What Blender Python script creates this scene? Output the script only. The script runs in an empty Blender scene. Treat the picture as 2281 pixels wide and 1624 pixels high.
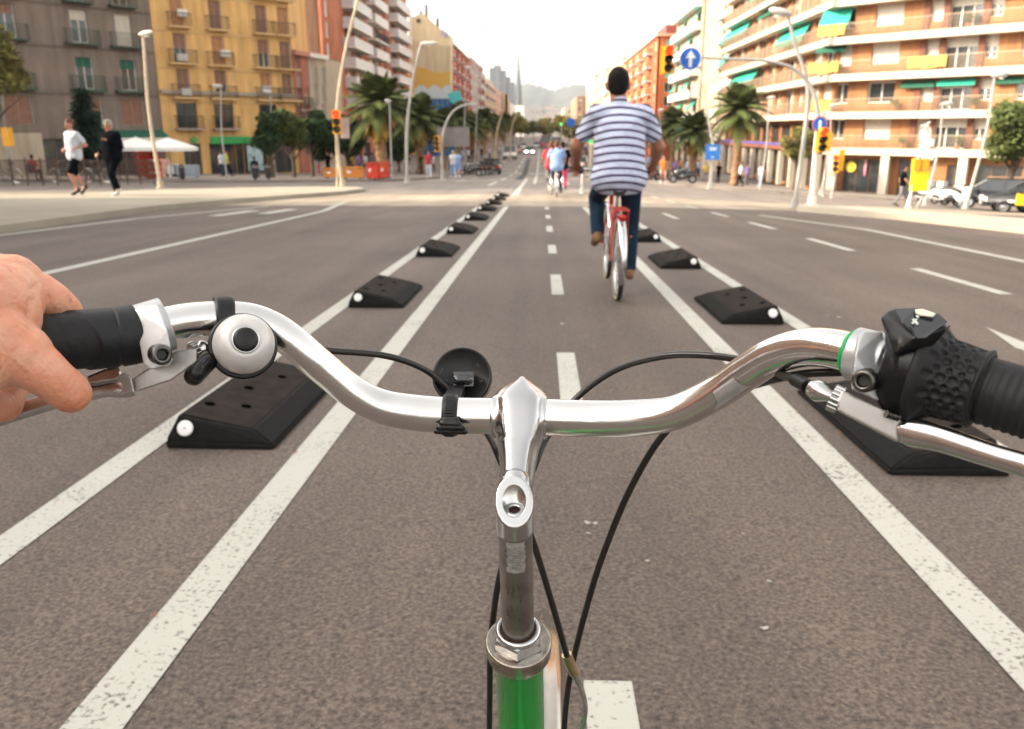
import bpy, bmesh, math, random
from mathutils import Vector, Matrix, Quaternion
from mathutils import noise as mnoise
random.seed(7)
R = math.radians
scene = bpy.context.scene
COL = scene.collection

# ------------------------------------------------------------------ camera, sky, sun, exposure
CAM_H = 1.10
HORIZON = 290.0                      # picture row of the true horizon, in a 2281 x 1624 picture
FOC = 1850.0
PITCH = math.atan((812 - HORIZON) / FOC)
CP, SP = math.cos(PITCH), math.sin(PITCH)
YAW = math.atan(65.5 * CP / FOC)     # the lane runs along +Y, the camera looks a little left of it
cam_data = bpy.data.cameras.new('camera')
cam_data.sensor_width = 36.0
cam_data.lens = 36.0 * FOC / 2281.0
cam_data.clip_start = 0.02
cam_data.clip_end = 20000
cam = bpy.data.objects.new('camera', cam_data)
COL.objects.link(cam)
cam.location = (0, 0, CAM_H)
cam.rotation_euler = (R(90) - PITCH, 0, YAW)
cam_data.dof.use_dof = True
cam_data.dof.focus_distance = 0.60
cam_data.dof.aperture_fstop = 13.5
scene.camera = cam

SUN_EL = R(30)
SUN_AZ = (-0.985, -0.17)            # horizontal direction towards the sun
world = bpy.data.worlds.new('World')
scene.world = world
world.use_nodes = True
wn = world.node_tree
wn.nodes.clear()
sky = wn.nodes.new('ShaderNodeTexSky')
sky.sky_type = 'NISHITA'
sky.sun_disc = False
sky.sun_elevation = SUN_EL
sky.sun_rotation = math.atan2(SUN_AZ[0], SUN_AZ[1])
sky.air_density = 1.0
sky.dust_density = 4.0
sky.ozone_density = 1.0
hs = wn.nodes.new('ShaderNodeHueSaturation')
hs.inputs['Saturation'].default_value = 0.20
tint = wn.nodes.new('ShaderNodeMix')
tint.data_type = 'RGBA'
tint.blend_type = 'MULTIPLY'
tint.inputs[0].default_value = 1.0
tint.inputs[7].default_value = (1.0, 0.94, 0.85, 1)
bg = wn.nodes.new('ShaderNodeBackground')
bg.inputs['Strength'].default_value = 0.15
wo = wn.nodes.new('ShaderNodeOutputWorld')
wn.links.new(sky.outputs[0], hs.inputs['Color'])
wn.links.new(hs.outputs[0], tint.inputs[6])
wn.links.new(tint.outputs[2], bg.inputs[0])
wn.links.new(bg.outputs[0], wo.inputs[0])

sun_data = bpy.data.lights.new('sun', 'SUN')
sun_data.energy = 2.0
sun_data.angle = R(0.6)
sun_data.color = (1.0, 0.83, 0.60)
sun = bpy.data.objects.new('sun', sun_data)
COL.objects.link(sun)
_n = math.hypot(*SUN_AZ)
sdir = Vector((SUN_AZ[0] / _n * math.cos(SUN_EL), SUN_AZ[1] / _n * math.cos(SUN_EL), math.sin(SUN_EL)))
sun.rotation_euler = (-sdir).to_track_quat('-Z', 'Y').to_euler()
sun.location = (-30, -10, 40)

scene.view_settings.view_transform = 'Standard'
scene.view_settings.look = 'None'
scene.view_settings.exposure = 2.0
scene.view_settings.gamma = 1.0
scene.view_settings.use_curve_mapping = False
scene.cycles.use_denoising = True
scene.cycles.max_bounces = 6
scene.cycles.diffuse_bounces = 3
scene.cycles.glossy_bounces = 4
scene.cycles.transmission_bounces = 4
scene.cycles.volume_bounces = 0
scene.cycles.transparent_max_bounces = 8

# ------------------------------------------------------------------ projection helpers
CY, SY = math.cos(YAW), math.sin(YAW)
def C(px, py, d):
    """world point seen at picture pixel (px,py) at distance d along the optical axis"""
    x = (px - 1140.5) / FOC * d
    dn = (py - 812.0) / FOC * d
    f = d * CP - dn * SP
    z = CAM_H - (d * SP + dn * CP)
    return Vector((x * CY - f * SY, x * SY + f * CY, z))
def at(px, py, Y):
    """world point seen at pixel (px,py) on the plane y = Y"""
    p = C(px, py, 1.0)
    t = Y / p.y
    return Vector((p.x * t, Y, CAM_H + (p.z - CAM_H) * t))
def gz(x, y):
    z = -0.0368 * min(max(y, -10), 84.0)
    k = min(max((y - 14) / 22.0, 0), 1)
    z -= 0.055 * min(max(x - 2, 0), 26) * k
    return z
def ground(px, py, lift=0.0):
    """ground point seen at a pixel"""
    p = C(px, py, 1.0)
    dx, dy, dz = p.x, p.y, p.z - CAM_H
    lo, hi = 0.3, 900.0
    for _ in range(60):
        m = (lo + hi) / 2
        if CAM_H + dz * m > gz(dx * m, dy * m) + lift: lo = m
        else: hi = m
    return Vector((dx * lo, dy * lo, gz(dx * lo, dy * lo) + lift))

# ------------------------------------------------------------------ materials
MATS = {}
def M(name, col, rough=0.6, metal=0.0, vary=0.12, scale=3.0, bump=0.0, bscale=60.0, coat=0.0, emit=0.0, ecol=None, spec=0.5, trans=0.0, sss=0.0, bdist=0.01):
    if name in MATS: return MATS[name]
    m = bpy.data.materials.new(name)
    m.use_nodes = True
    nt = m.node_tree
    b = nt.nodes['Principled BSDF']
    b.inputs['Roughness'].default_value = rough
    b.inputs['Metallic'].default_value = metal
    b.inputs['Specular IOR Level'].default_value = spec
    if coat:
        b.inputs['Coat Weight'].default_value = coat
        b.inputs['Coat Roughness'].default_value = 0.05
    if trans: b.inputs['Transmission Weight'].default_value = trans
    if sss:
        b.inputs['Subsurface Weight'].default_value = sss
        b.inputs['Subsurface Radius'].default_value = (0.012, 0.004, 0.002)
    tc = nt.nodes.new('ShaderNodeTexCoord')
    if vary:
        n = nt.nodes.new('ShaderNodeTexNoise')
        n.inputs['Scale'].default_value = scale
        n.inputs['Detail'].default_value = 4
        nt.links.new(tc.outputs['Object'], n.inputs['Vector'])
        r = nt.nodes.new('ShaderNodeValToRGB')
        r.color_ramp.elements[0].position = 0.3
        r.color_ramp.elements[1].position = 0.7
        r.color_ramp.elements[0].color = tuple(c * (1 - vary) for c in col[:3]) + (1,)
        r.color_ramp.elements[1].color = tuple(min(1, c * (1 + vary)) for c in col[:3]) + (1,)
        nt.links.new(n.outputs['Fac'], r.inputs[0])
        if vary >= .08 and scale < .7:      # weather streaks and stains on large walls
            mp = nt.nodes.new('ShaderNodeMapping'); mp.inputs['Scale'].default_value = (1.1, 1.1, .10)
            n3 = nt.nodes.new('ShaderNodeTexNoise'); n3.inputs['Scale'].default_value = 1.6; n3.inputs['Detail'].default_value = 6; n3.inputs['Roughness'].default_value = .65
            nt.links.new(tc.outputs['Object'], mp.inputs[0]); nt.links.new(mp.outputs[0], n3.inputs['Vector'])
            r2 = nt.nodes.new('ShaderNodeValToRGB'); r2.color_ramp.elements[0].position = .36; r2.color_ramp.elements[1].position = .62
            r2.color_ramp.elements[0].color = (.76, .73, .70, 1); r2.color_ramp.elements[1].color = (1.06, 1.06, 1.06, 1)
            nt.links.new(n3.outputs['Fac'], r2.inputs[0])
            mx = nt.nodes.new('ShaderNodeMix'); mx.data_type = 'RGBA'; mx.blend_type = 'MULTIPLY'; mx.inputs[0].default_value = 1
            nt.links.new(r.outputs[0], mx.inputs[6]); nt.links.new(r2.outputs[0], mx.inputs[7]); nt.links.new(mx.outputs[2], b.inputs['Base Color'])
        else:
            nt.links.new(r.outputs[0], b.inputs['Base Color'])
    else:
        b.inputs['Base Color'].default_value = tuple(col[:3]) + (1,)
    if bump:
        n2 = nt.nodes.new('ShaderNodeTexNoise')
        n2.inputs['Scale'].default_value = bscale
        n2.inputs['Detail'].default_value = 5
        nt.links.new(tc.outputs['Object'], n2.inputs['Vector'])
        bp = nt.nodes.new('ShaderNodeBump')
        bp.inputs['Strength'].default_value = min(1, bump)
        bp.inputs['Distance'].default_value = bdist
        nt.links.new(n2.outputs['Fac'], bp.inputs['Height'])
        nt.links.new(bp.outputs[0], b.inputs['Normal'])
    if emit:
        b.inputs['Emission Color'].default_value = tuple(ecol or col)[:3] + (1,)
        b.inputs['Emission Strength'].default_value = emit
    MATS[name] = m
    return m

def asphalt_nodes(nt, tc, base=(0.082, 0.069, 0.061)):
    """returns the colour socket and height socket of the asphalt pattern"""
    big = nt.nodes.new('ShaderNodeTexNoise'); big.inputs['Scale'].default_value = 0.45; big.inputs['Detail'].default_value = 5
    mp = nt.nodes.new('ShaderNodeMapping'); mp.inputs['Scale'].default_value = (1.6, 0.12, 1)
    streak = nt.nodes.new('ShaderNodeTexNoise'); streak.inputs['Scale'].default_value = 1.3; streak.inputs['Detail'].default_value = 4
    grain = nt.nodes.new('ShaderNodeTexNoise'); grain.inputs['Scale'].default_value = 85.0; grain.inputs['Detail'].default_value = 2.5; grain.inputs['Roughness'].default_value = 0.6
    vor = nt.nodes.new('ShaderNodeTexVoronoi'); vor.inputs['Scale'].default_value = 120.0
    for n in (big, grain, vor): nt.links.new(tc.outputs['Object'], n.inputs['Vector'])
    nt.links.new(tc.outputs['Object'], mp.inputs['Vector']); nt.links.new(mp.outputs[0], streak.inputs['Vector'])
    r1 = nt.nodes.new('ShaderNodeValToRGB')
    r1.color_ramp.elements[0].position = 0.30; r1.color_ramp.elements[1].position = 0.72
    r1.color_ramp.elements[0].color = tuple(c * 0.30 for c in base) + (1,)
    r1.color_ramp.elements[1].color = tuple(c * 1.68 for c in base) + (1,)
    nt.links.new(grain.outputs['Fac'], r1.inputs[0])
    r3 = nt.nodes.new('ShaderNodeValToRGB')
    r3.color_ramp.elements[0].position = 0.10; r3.color_ramp.elements[1].position = 0.36
    r3.color_ramp.elements[0].color = (1.5, 1.5, 1.46, 1); r3.color_ramp.elements[1].color = (0.93, 0.93, 0.93, 1)
    nt.links.new(vor.outputs['Distance'], r3.inputs[0])
    m0 = nt.nodes.new('ShaderNodeMix'); m0.data_type = 'RGBA'; m0.blend_type = 'MULTIPLY'; m0.inputs[0].default_value = 0.7
    nt.links.new(r1.outputs[0], m0.inputs[6]); nt.links.new(r3.outputs[0], m0.inputs[7])
    r2 = nt.nodes.new('ShaderNodeValToRGB')
    r2.color_ramp.elements[0].position = 0.3; r2.color_ramp.elements[1].position = 0.7
    r2.color_ramp.elements[0].color = (0.80, 0.78, 0.77, 1); r2.color_ramp.elements[1].color = (1.2, 1.2, 1.2, 1)
    nt.links.new(big.outputs['Fac'], r2.inputs[0])
    r4 = nt.nodes.new('ShaderNodeValToRGB')
    r4.color_ramp.elements[0].position = 0.35; r4.color_ramp.elements[1].position = 0.65
    r4.color_ramp.elements[0].color = (0.82, 0.81, 0.80, 1); r4.color_ramp.elements[1].color = (1.15, 1.15, 1.15, 1)
    nt.links.new(streak.outputs['Fac'], r4.inputs[0])
    m1 = nt.nodes.new('ShaderNodeMix'); m1.data_type = 'RGBA'; m1.blend_type = 'MULTIPLY'; m1.inputs[0].default_value = 1
    m2 = nt.nodes.new('ShaderNodeMix'); m2.data_type = 'RGBA'; m2.blend_type = 'MULTIPLY'; m2.inputs[0].default_value = 1
    nt.links.new(m0.outputs[2], m1.inputs[6]); nt.links.new(r2.outputs[0], m1.inputs[7])
    nt.links.new(m1.outputs[2], m2.inputs[6]); nt.links.new(r4.outputs[0], m2.inputs[7])
    return m2.outputs[2], grain.outputs['Fac']
def make_asphalt(name, base):
    m = bpy.data.materials.new(name); m.use_nodes = True
    nt = m.node_tree; b = nt.nodes['Principled BSDF']
    tc = nt.nodes.new('ShaderNodeTexCoord')
    col, h = asphalt_nodes(nt, tc, base)
    nt.links.new(col, b.inputs['Base Color'])
    b.inputs['Roughness'].default_value = 0.74
    b.inputs['Specular IOR Level'].default_value = 0.60
    bp = nt.nodes.new('ShaderNodeBump'); bp.inputs['Strength'].default_value = 0.8; bp.inputs['Distance'].default_value = 0.004
    nt.links.new(h, bp.inputs['Height']); nt.links.new(bp.outputs[0], b.inputs['Normal'])
    MATS[name] = m
    return m
ASPHALT = make_asphalt('asphalt', (0.110, 0.0845, 0.0700))
ASPHALT_SUN = make_asphalt('asphalt_sun_pale', (0.31, 0.26, 0.20))  # paler colour stands in for stronger sun on the crossing
def make_paint():
    m = bpy.data.materials.new('road_paint'); m.use_nodes = True
    nt = m.node_tree; b = nt.nodes['Principled BSDF']
    tc = nt.nodes.new('ShaderNodeTexCoord')
    col, h = asphalt_nodes(nt, tc, (0.20, 0.18, 0.16))
    n = nt.nodes.new('ShaderNodeTexNoise'); n.inputs['Scale'].default_value = 75; n.inputs['Detail'].default_value = 3
    n2 = nt.nodes.new('ShaderNodeTexNoise'); n2.inputs['Scale'].default_value = 4; n2.inputs['Detail'].default_value = 3
    nt.links.new(tc.outputs['Object'], n.inputs['Vector']); nt.links.new(tc.outputs['Object'], n2.inputs['Vector'])
    ad = nt.nodes.new('ShaderNodeMath'); ad.operation = 'MULTIPLY_ADD'; ad.inputs[1].default_value = 0.35
    nt.links.new(n2.outputs['Fac'], ad.inputs[0]); nt.links.new(n.outputs['Fac'], ad.inputs[2])
    r = nt.nodes.new('ShaderNodeValToRGB')
    r.color_ramp.elements[0].position = 0.47; r.color_ramp.elements[1].position = 0.60
    r.color_ramp.elements[0].color = (0, 0, 0, 1); r.color_ramp.elements[1].color = (1, 1, 1, 1)
    nt.links.new(ad.outputs[0], r.inputs[0])
    mx = nt.nodes.new('ShaderNodeMix'); mx.data_type = 'RGBA'
    nt.links.new(r.outputs[0], mx.inputs[0]); nt.links.new(col, mx.inputs[6])
    mx.inputs[7].default_value = (0.47, 0.465, 0.425, 1)
    nt.links.new(mx.outputs[2], b.inputs['Base Color'])
    b.inputs['Roughness'].default_value = 0.7
    bp = nt.nodes.new('ShaderNodeBump'); bp.inputs['Strength'].default_value = 0.5; bp.inputs['Distance'].default_value = 0.003
    nt.links.new(h, bp.inputs['Height']); nt.links.new(bp.outputs[0], b.inputs['Normal'])
    return m
PAINT = make_paint()

# ------------------------------------------------------------------ object helpers
def tag(o, label=None, cat=None, group=None, kind=None):
    if label: o['label'] = label
    if cat: o['category'] = cat
    if group: o['group'] = group
    if kind: o['kind'] = kind
    return o
ORIG = {}
def empty(name, label, cat, loc=(0, 0, 0), rz=0.0, group=None):
    o = bpy.data.objects.new(name, None)
    COL.objects.link(o)
    o.location = loc; o.rotation_euler = (0, 0, rz)
    o.empty_display_size = 0.1
    tag(o, label, cat, group)
    return o
def link(name, me, parent=None, loc=None, rot=None, mat=None):
    o = bpy.data.objects.new(name, me)
    COL.objects.link(o)
    if parent is not None: o.parent = parent
    if loc is not None: o.location = loc
    if rot is not None: o.rotation_euler = rot
    if mat is not None:
        if not me.materials: me.materials.append(mat)
        if me.materials[0] is not mat:
            o.material_slots[0].link = 'OBJECT'; o.material_slots[0].material = mat
    return o
def kids(o): return [c for c in COL.objects if c.parent is o] if False else list(CH.get(o.name, []))
CH = {}
def copy_tree(o, parent=None, children=None):
    c = o.copy(); COL.objects.link(c)
    if parent is not None: c.parent = parent
    for ch in list(o.children):
        copy_tree(ch, c)
    return c

class MB:
    """collects vertices and faces, builds one mesh"""
    def __init__(s): s.v = []; s.f = []; s.sm = []
    def face(s, pts, smooth=False):
        i = len(s.v); s.v += [tuple(p) for p in pts]; s.f.append(list(range(i, i + len(pts)))); s.sm.append(smooth); return s
    def raw(s, v, f, smooth=False):
        i = len(s.v); s.v += [tuple(p) for p in v]
        for q in f: s.f.append([a + i for a in q]); s.sm.append(smooth)
        return s
    def box(s, c, d, rz=0.0, M4=None):
        hx, hy, hz = d[0] / 2, d[1] / 2, d[2] / 2
        v = [Vector((x, y, z)) for z in (-hz, hz) for y in (-hy, hy) for x in (-hx, hx)]
        if rz: rot = Matrix.Rotation(rz, 3, 'Z'); v = [rot @ p for p in v]
        if M4 is not None: v = [M4 @ p for p in v]
        v = [p + Vector(c) for p in v]
        return s.raw(v, [(0, 2, 3, 1), (4, 5, 7, 6), (0, 1, 5, 4), (2, 6, 7, 3), (0, 4, 6, 2), (1, 3, 7, 5)])
    def prism(s, poly, z0, z1):
        n = len(poly)
        v = [(p[0], p[1], z0) for p in poly] + [(p[0], p[1], z1) for p in poly]
        f = [tuple(range(n - 1, -1, -1)), tuple(range(n, 2 * n))] + [(i, (i + 1) % n, n + (i + 1) % n, n + i) for i in range(n)]
        return s.raw(v, f)
    def cyl(s, p0, p1, r0, r1=None, n=10, smooth=True, caps=True):
        p0 = Vector(p0); p1 = Vector(p1); r1 = r0 if r1 is None else r1
        a = (p1 - p0).normalized()
        u = a.orthogonal().normalized(); w = a.cross(u)
        v = []
        for p, r in ((p0, r0), (p1, r1)):
            for i in range(n):
                t = 2 * math.pi * i / n
                v.append(p + (u * math.cos(t) + w * math.sin(t)) * r)
        s.raw(v, [(i, (i + 1) % n, n + (i + 1) % n, n + i) for i in range(n)], smooth)
        if caps:
            s.raw(v[:n], [tuple(range(n - 1, -1, -1))]); s.raw(v[n:], [tuple(range(n))])
        return s
    def tube(s, pts, r, n=8, smooth=True, caps=True):
        pts = [Vector(p) for p in pts]; m = len(pts)
        rr = r if isinstance(r, (list, tuple)) else [r] * m
        t0 = (pts[1] - pts[0]).normalized(); u = t0.orthogonal().normalized(); v = []
        prev = t0
        for i in range(m):
            t = (pts[min(i + 1, m - 1)] - pts[max(i - 1, 0)]).normalized()
            u = (prev.rotation_difference(t) @ u); u = (u - t * u.dot(t)).normalized(); prev = t
            w = t.cross(u)
            for k in range(n):
                a = 2 * math.pi * k / n
                v.append(pts[i] + (u * math.cos(a) + w * math.sin(a)) * rr[i])
        f = [(i * n + k, i * n + (k + 1) % n, (i + 1) * n + (k + 1) % n, (i + 1) * n + k) for i in range(m - 1) for k in range(n)]
        s.raw(v, f, smooth)
        if caps:
            s.raw(v[:n], [tuple(range(n - 1, -1, -1))]); s.raw(v[-n:], [tuple(range(n))])
        return s
    def lathe(s, o, axis, prof, n=24, smooth=True, u=None):
        """prof: (radius, height along axis) pairs"""
        o = Vector(o); a = Vector(axis).normalized()
        u = a.orthogonal().normalized() if u is None else (Vector(u) - a * a.dot(Vector(u))).normalized()
        w = a.cross(u); v = []
        for (r, h) in prof:
            for k in range(n):
                t = 2 * math.pi * k / n
                v.append(o + a * h + (u * math.cos(t) + w * math.sin(t)) * max(r, 1e-5))
        m = len(prof)
        f = [(i * n + k, i * n + (k + 1) % n, (i + 1) * n + (k + 1) % n, (i + 1) * n + k) for i in range(m - 1) for k in range(n)]
        return s.raw(v, f, smooth)
    def ball(s, c, r, n=10, sc=(1, 1, 1)):
        prof = [(math.sin(math.pi * i / n), -math.cos(math.pi * i / n)) for i in range(n + 1)]
        v = []; f = []
        m = n * 2
        for (rr, h) in prof:
            for k in range(m):
                t = 2 * math.pi * k / m
                v.append((c[0] + r * sc[0] * rr * math.cos(t), c[1] + r * sc[1] * rr * math.sin(t), c[2] + r * sc[2] * h))
        for i in range(n):
            for k in range(m): f.append((i * m + k, i * m + (k + 1) % m, (i + 1) * m + (k + 1) % m, (i + 1) * m + k))
        return s.raw(v, f, True)
    def mesh(s, name, mat=None, off=None):
        me = bpy.data.meshes.new(name)
        v = s.v if off is None else [(p[0] - off[0], p[1] - off[1], p[2] - off[2]) for p in s.v]
        me.from_pydata(v, [], s.f)
        me.polygons.foreach_set('use_smooth', s.sm)
        if mat is not None: me.materials.append(mat)
        me.update()
        return me
    def build(s, name, mat, parent=None, world=False, loc=None):
        """world=True: the vertices are world coordinates; the root Empty's location is taken off"""
        off = None
        if world and parent is not None:
            rt = parent
            while rt.parent is not None: rt = rt.parent
            off = rt.location
        me = s.mesh(name, mat, off)
        o = bpy.data.objects.new(name, me); COL.objects.link(o)
        if parent is not None: o.parent = parent
        if loc is not None: o.location = loc
        return o
def catmull(pts, seg=8):
    """pts: sequences of equal length; every component interpolated"""
    P = [list(p) for p in pts]; out = []; n = len(P)
    for i in range(n - 1):
        p0, p1, p2, p3 = P[max(i - 1, 0)], P[i], P[i + 1], P[min(i + 2, n - 1)]
        for k in range(seg):
            t = k / seg
            out.append([0.5 * (2 * b + (c - a) * t + (2 * a - 5 * b + 4 * c - d) * t * t + (-a + 3 * b - 3 * c + d) * t ** 3) for a, b, c, d in zip(p0, p1, p2, p3)])
    out.append(P[-1])
    return out
def hull(mb, pts):
    bm = bmesh.new()
    for p in pts: bm.verts.new(p)
    bmesh.ops.convex_hull(bm, input=bm.verts)
    bm.verts.ensure_lookup_table(); keep = [v for v in bm.verts if v.link_faces]
    idx = {v: i for i, v in enumerate(keep)}
    mb.raw([tuple(v.co) for v in keep], [[idx[v] for v in f.verts] for f in bm.faces])
    bm.free()
def remeshed(mb, name, voxel, smooth=2, fac=0.6, cut=None, disp=None):
    """union of the closed shapes in mb as one continuous skin"""
    me = mb.mesh(name + '_tmp')
    o = bpy.data.objects.new(name + '_tmp', me); COL.objects.link(o)
    md = o.modifiers.new('r', 'REMESH'); md.mode = 'VOXEL'; md.voxel_size = voxel; md.use_smooth_shade = True
    if smooth:
        ms = o.modifiers.new('s', 'SMOOTH'); ms.iterations = smooth; ms.factor = fac
    tmp = []
    for cm in (cut or []):
        co = bpy.data.objects.new('cut', cm); COL.objects.link(co); tmp.append(co)
        mo = o.modifiers.new('b', 'BOOLEAN'); mo.operation = 'DIFFERENCE'; mo.object = co; mo.solver = 'EXACT'
    dg = bpy.context.evaluated_depsgraph_get()
    dg.update()
    out = bpy.data.meshes.new_from_object(o.evaluated_get(dg))
    out.name = name
    for t in tmp + [o]: bpy.data.objects.remove(t)
    out.polygons.foreach_set('use_smooth', [True] * len(out.polygons))
    return out
def text_mesh(s, size, extrude=0.0, align='CENTER', spacing=1.0, bold=0.0):
    cu = bpy.data.curves.new('txt', 'FONT'); cu.body = s; cu.size = size; cu.extrude = extrude
    cu.align_x = align; cu.align_y = 'CENTER'; cu.space_line = spacing; cu.offset = bold
    o = bpy.data.objects.new('txt', cu); COL.objects.link(o)
    dg = bpy.context.evaluated_depsgraph_get(); dg.update()
    me = bpy.data.meshes.new_from_object(o.evaluated_get(dg))
    bpy.data.objects.remove(o)
    return me
# sheets that follow the ground ------------------------------------------------
GX = [2 + 2 * i for i in range(14)]
GY = [-10, 6] + [14 + 2 * i for i in range(12)] + [50, 70, 84]
def _clip(poly, ax, val, keep_low):
    out = []
    n = len(poly)
    for i in range(n):
        a, b = poly[i], poly[(i + 1) % n]
        ia = (a[ax] <= val) if keep_low else (a[ax] >= val)
        ib = (b[ax] <= val) if keep_low else (b[ax] >= val)
        if ia: out.append(a)
        if ia != ib:
            t = (val - a[ax]) / (b[ax] - a[ax])
            out.append(tuple(a[k] + (b[k] - a[k]) * t for k in range(2)))
    return out
def cells(poly):
    poly = [(p[0], p[1]) for p in poly]
    ys = [-1e6] + GY + [1e6]; xs = [-1e6] + GX + [1e6]
    for i in range(len(ys) - 1):
        q = _clip(_clip(poly, 1, ys[i], False), 1, ys[i + 1], True)
        if len(q) < 3: continue
        for j in range(len(xs) - 1):
            r = _clip(_clip(q, 0, xs[j], False), 0, xs[j + 1], True)
            if len(r) >= 3: yield r
def sheet(mb, poly, lift):
    for r in cells(poly):
        mb.face([(p[0], p[1], gz(p[0], p[1]) + lift) for p in r])
def slab(mb, poly, lift, drop=0.3):
    """a raised pavement: top sheet plus sides"""
    a = sum(poly[i][0] * poly[(i + 1) % len(poly)][1] - poly[(i + 1) % len(poly)][0] * poly[i][1] for i in range(len(poly)))
    if a < 0: poly = poly[::-1]
    sheet(mb, poly, lift)
    n = len(poly)
    for i in range(n):
        a, b = poly[i], poly[(i + 1) % n]
        k = max(1, int(math.hypot(b[0] - a[0], b[1] - a[1]) / 2))
        for j in range(k):
            p = [a[t] + (b[t] - a[t]) * j / k for t in range(2)]; q = [a[t] + (b[t] - a[t]) * (j + 1) / k for t in range(2)]
            za, zb = gz(*p) + lift, gz(*q) + lift
            mb.face([(p[0], p[1], za - drop), (q[0], q[1], zb - drop), (q[0], q[1], zb), (p[0], p[1], za)])
# ------------------------------------------------------------------ setting: ground, road, pavements, markings
KERB = 0.13
def structure(name, mb, mat):
    return tag(mb.build(name, mat), kind='structure')
g = MB(); sheet(g, [(-2500, -200), (2500, -200), (2500, 5200), (-2500, 5200)], -0.05)
structure('ground', g, M('earth', (0.16, 0.14, 0.115), 0.95, vary=0.2, scale=0.05))
g = MB(); sheet(g, [(-70, -60), (60, -60), (60, 1400), (-70, 1400)], 0.0)
structure('road', g, ASPHALT)
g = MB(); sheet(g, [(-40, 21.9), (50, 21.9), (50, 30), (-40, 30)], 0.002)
structure('road', g, ASPHALT_SUN)  # crossing strip, part of its sunlight put into the colour
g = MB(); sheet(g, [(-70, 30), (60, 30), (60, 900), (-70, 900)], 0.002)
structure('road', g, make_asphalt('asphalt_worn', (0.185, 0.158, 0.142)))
CONC = M('pavement_concrete', (0.30, 0.27, 0.215), 0.85, vary=0.12, scale=0.8, bump=0.3, bscale=30)
PAVE2 = M('pavement_tiles', (0.20, 0.172, 0.155), 0.85, vary=0.14, scale=0.9)
PAVE3 = M('pavement_pale_tiles', (0.33, 0.30, 0.26), 0.85, vary=0.12, scale=0.7)
def gp(px, py, lift=0.0):
    p = ground(px, py, lift); return (p.x, p.y)
g = MB(); slab(g, [gp(-700, 640, KERB), gp(0, 502, KERB), gp(350, 457, KERB), gp(600, 437, KERB), gp(760, 426, KERB), gp(812, 420, KERB), gp(800, 416, KERB), gp(700, 414.5, KERB), gp(350, 422, KERB), gp(0, 438, KERB), gp(-700, 490, KERB)], KERB)
structure('pavement', g, CONC)
# kerb stones of the left pavement, as one raised strip in pieces
ISL = [gp(1775, 459, KERB), gp(2000, 476, KERB), gp(2285, 503, KERB), gp(2700, 545, KERB), gp(2700, 515, KERB), gp(2285, 487, KERB), gp(2000, 467, KERB), gp(1800, 454, KERB)]
g = MB(); slab(g, ISL, KERB)
structure('kerb_island', g, M('kerb_pale', (0.40, 0.36, 0.29), 0.8, vary=0.1, scale=1))
g = MB(); slab(g, [gp(2270, 492, KERB), gp(2700, 520, KERB), gp(2900, 500, KERB), gp(2300, 482, KERB)], KERB - 0.02)
structure('pavement.001', g, PAVE3)
# square with the shops on the left; tiles
LP = [(-70, 47), (-16, 47), (-9.6, 50), (-8.0, 55), (-7.6, 62), (-7.6, 420), (-70, 420)]
g = MB(); slab(g, LP, KERB)
structure('pavement.002', g, PAVE2)
g = MB(); slab(g, [(8.2, 62), (9.0, 57), (12, 54), (18, 51.5), (28, 48.5), (60, 42), (60, 140), (60, 420), (8.2, 420)], KERB)
structure('pavement.003', g, PAVE2)
g = MB(); sheet(g, [(9.4, 58.5), (12.5, 55.8), (18, 53.5), (28, 50.6), (50, 46), (50, 49), (28, 53.8), (18, 56.8), (13, 59)], KERB + 0.006)
structure('pavement.004', g, CONC)

# painted markings: continuous lane lines and dashes, each a stripe of its own
mk = [0]
def stripe(poly, lift=0.0035):
    m = MB(); sheet(m, poly, lift + (.006 if max(p[1] for p in poly) > 21.7 else 0))
    o = structure('road_marking', m, PAINT)
    return o
def line(x0, x1, y0, y1, w=0.12, xa=None, xb=None):
    xa = x0 if xa is None else xa
    stripe([(x0 - w / 2, y0), (x0 + w / 2, y0), (x1 + w / 2, y1), (x1 - w / 2, y1)])
line(-0.885, -0.885, 0.3, 21.6, 0.125)
line(1.105, 1.115, 0.3, 21.6, 0.125)
line(-1.56, -1.58, -0.5, 21.6, 0.12)
line(1.80, 1.82, -0.5, 21.6, 0.12)
for y0, y1 in ((0.55, 1.56), (3.65, 4.78), (7.02, 8.33), (10.35, 11.45), (13.7, 15.0), (17.0, 18.2), (20.4, 21.6)):
    line(0.155, 0.155, y0, y1, 0.105)
line(-5.0, -5.05, -2, 19.5, 0.15); line(-5.05, -5.6, 19.5, 24, 0.15)
for k in range(-1, 7):
    line(4.02, 4.02, 7.2 + 3.65 * k, 9.0 + 3.65 * k, 0.12)
line(5.62, 5.55, -2, 14.6, 0.13); line(5.55, 4.9, 14.6, 19, 0.13)
line(2.78, 2.78, 17.2, 19.2, 0.12)
line(-8.9, -8.1, 4, 16.5, 0.12); line(-8.1, -7.0, 16.5, 21.5, 0.12)
line(-6.9, -6.7, 17.5, 19.5, 0.3); line(-6.1, -6.0, 18.3, 20.2, 0.3)
# lane arrow at the right
stripe([gp(2195, 729), gp(2330, 783), gp(2340, 800), gp(2262, 776)])
# far avenue markings
for k in range(9): line(-2.6, -2.6, 42 + 14 * k, 50 + 14 * k, 0.2)
for k in range(10): line(-5.0, -5.0, 50 + 12 * k, 56 + 12 * k, 0.15)
line(-0.9, -1.0, 29, 60, 0.2)
line(-0.35, -0.5, 45, 300, 0.18); line(1.5, 1.5, 45, 300, 0.18); line(4.8, 4.8, 50, 300, 0.16)
stripe([(-7.2, 52.5), (0.6, 52.5), (0.6, 53.1), (-7.2, 53.1)])
stripe([(-7.2, 84.5), (7.6, 84.5), (7.6, 86), (-7.2, 86)])
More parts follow.
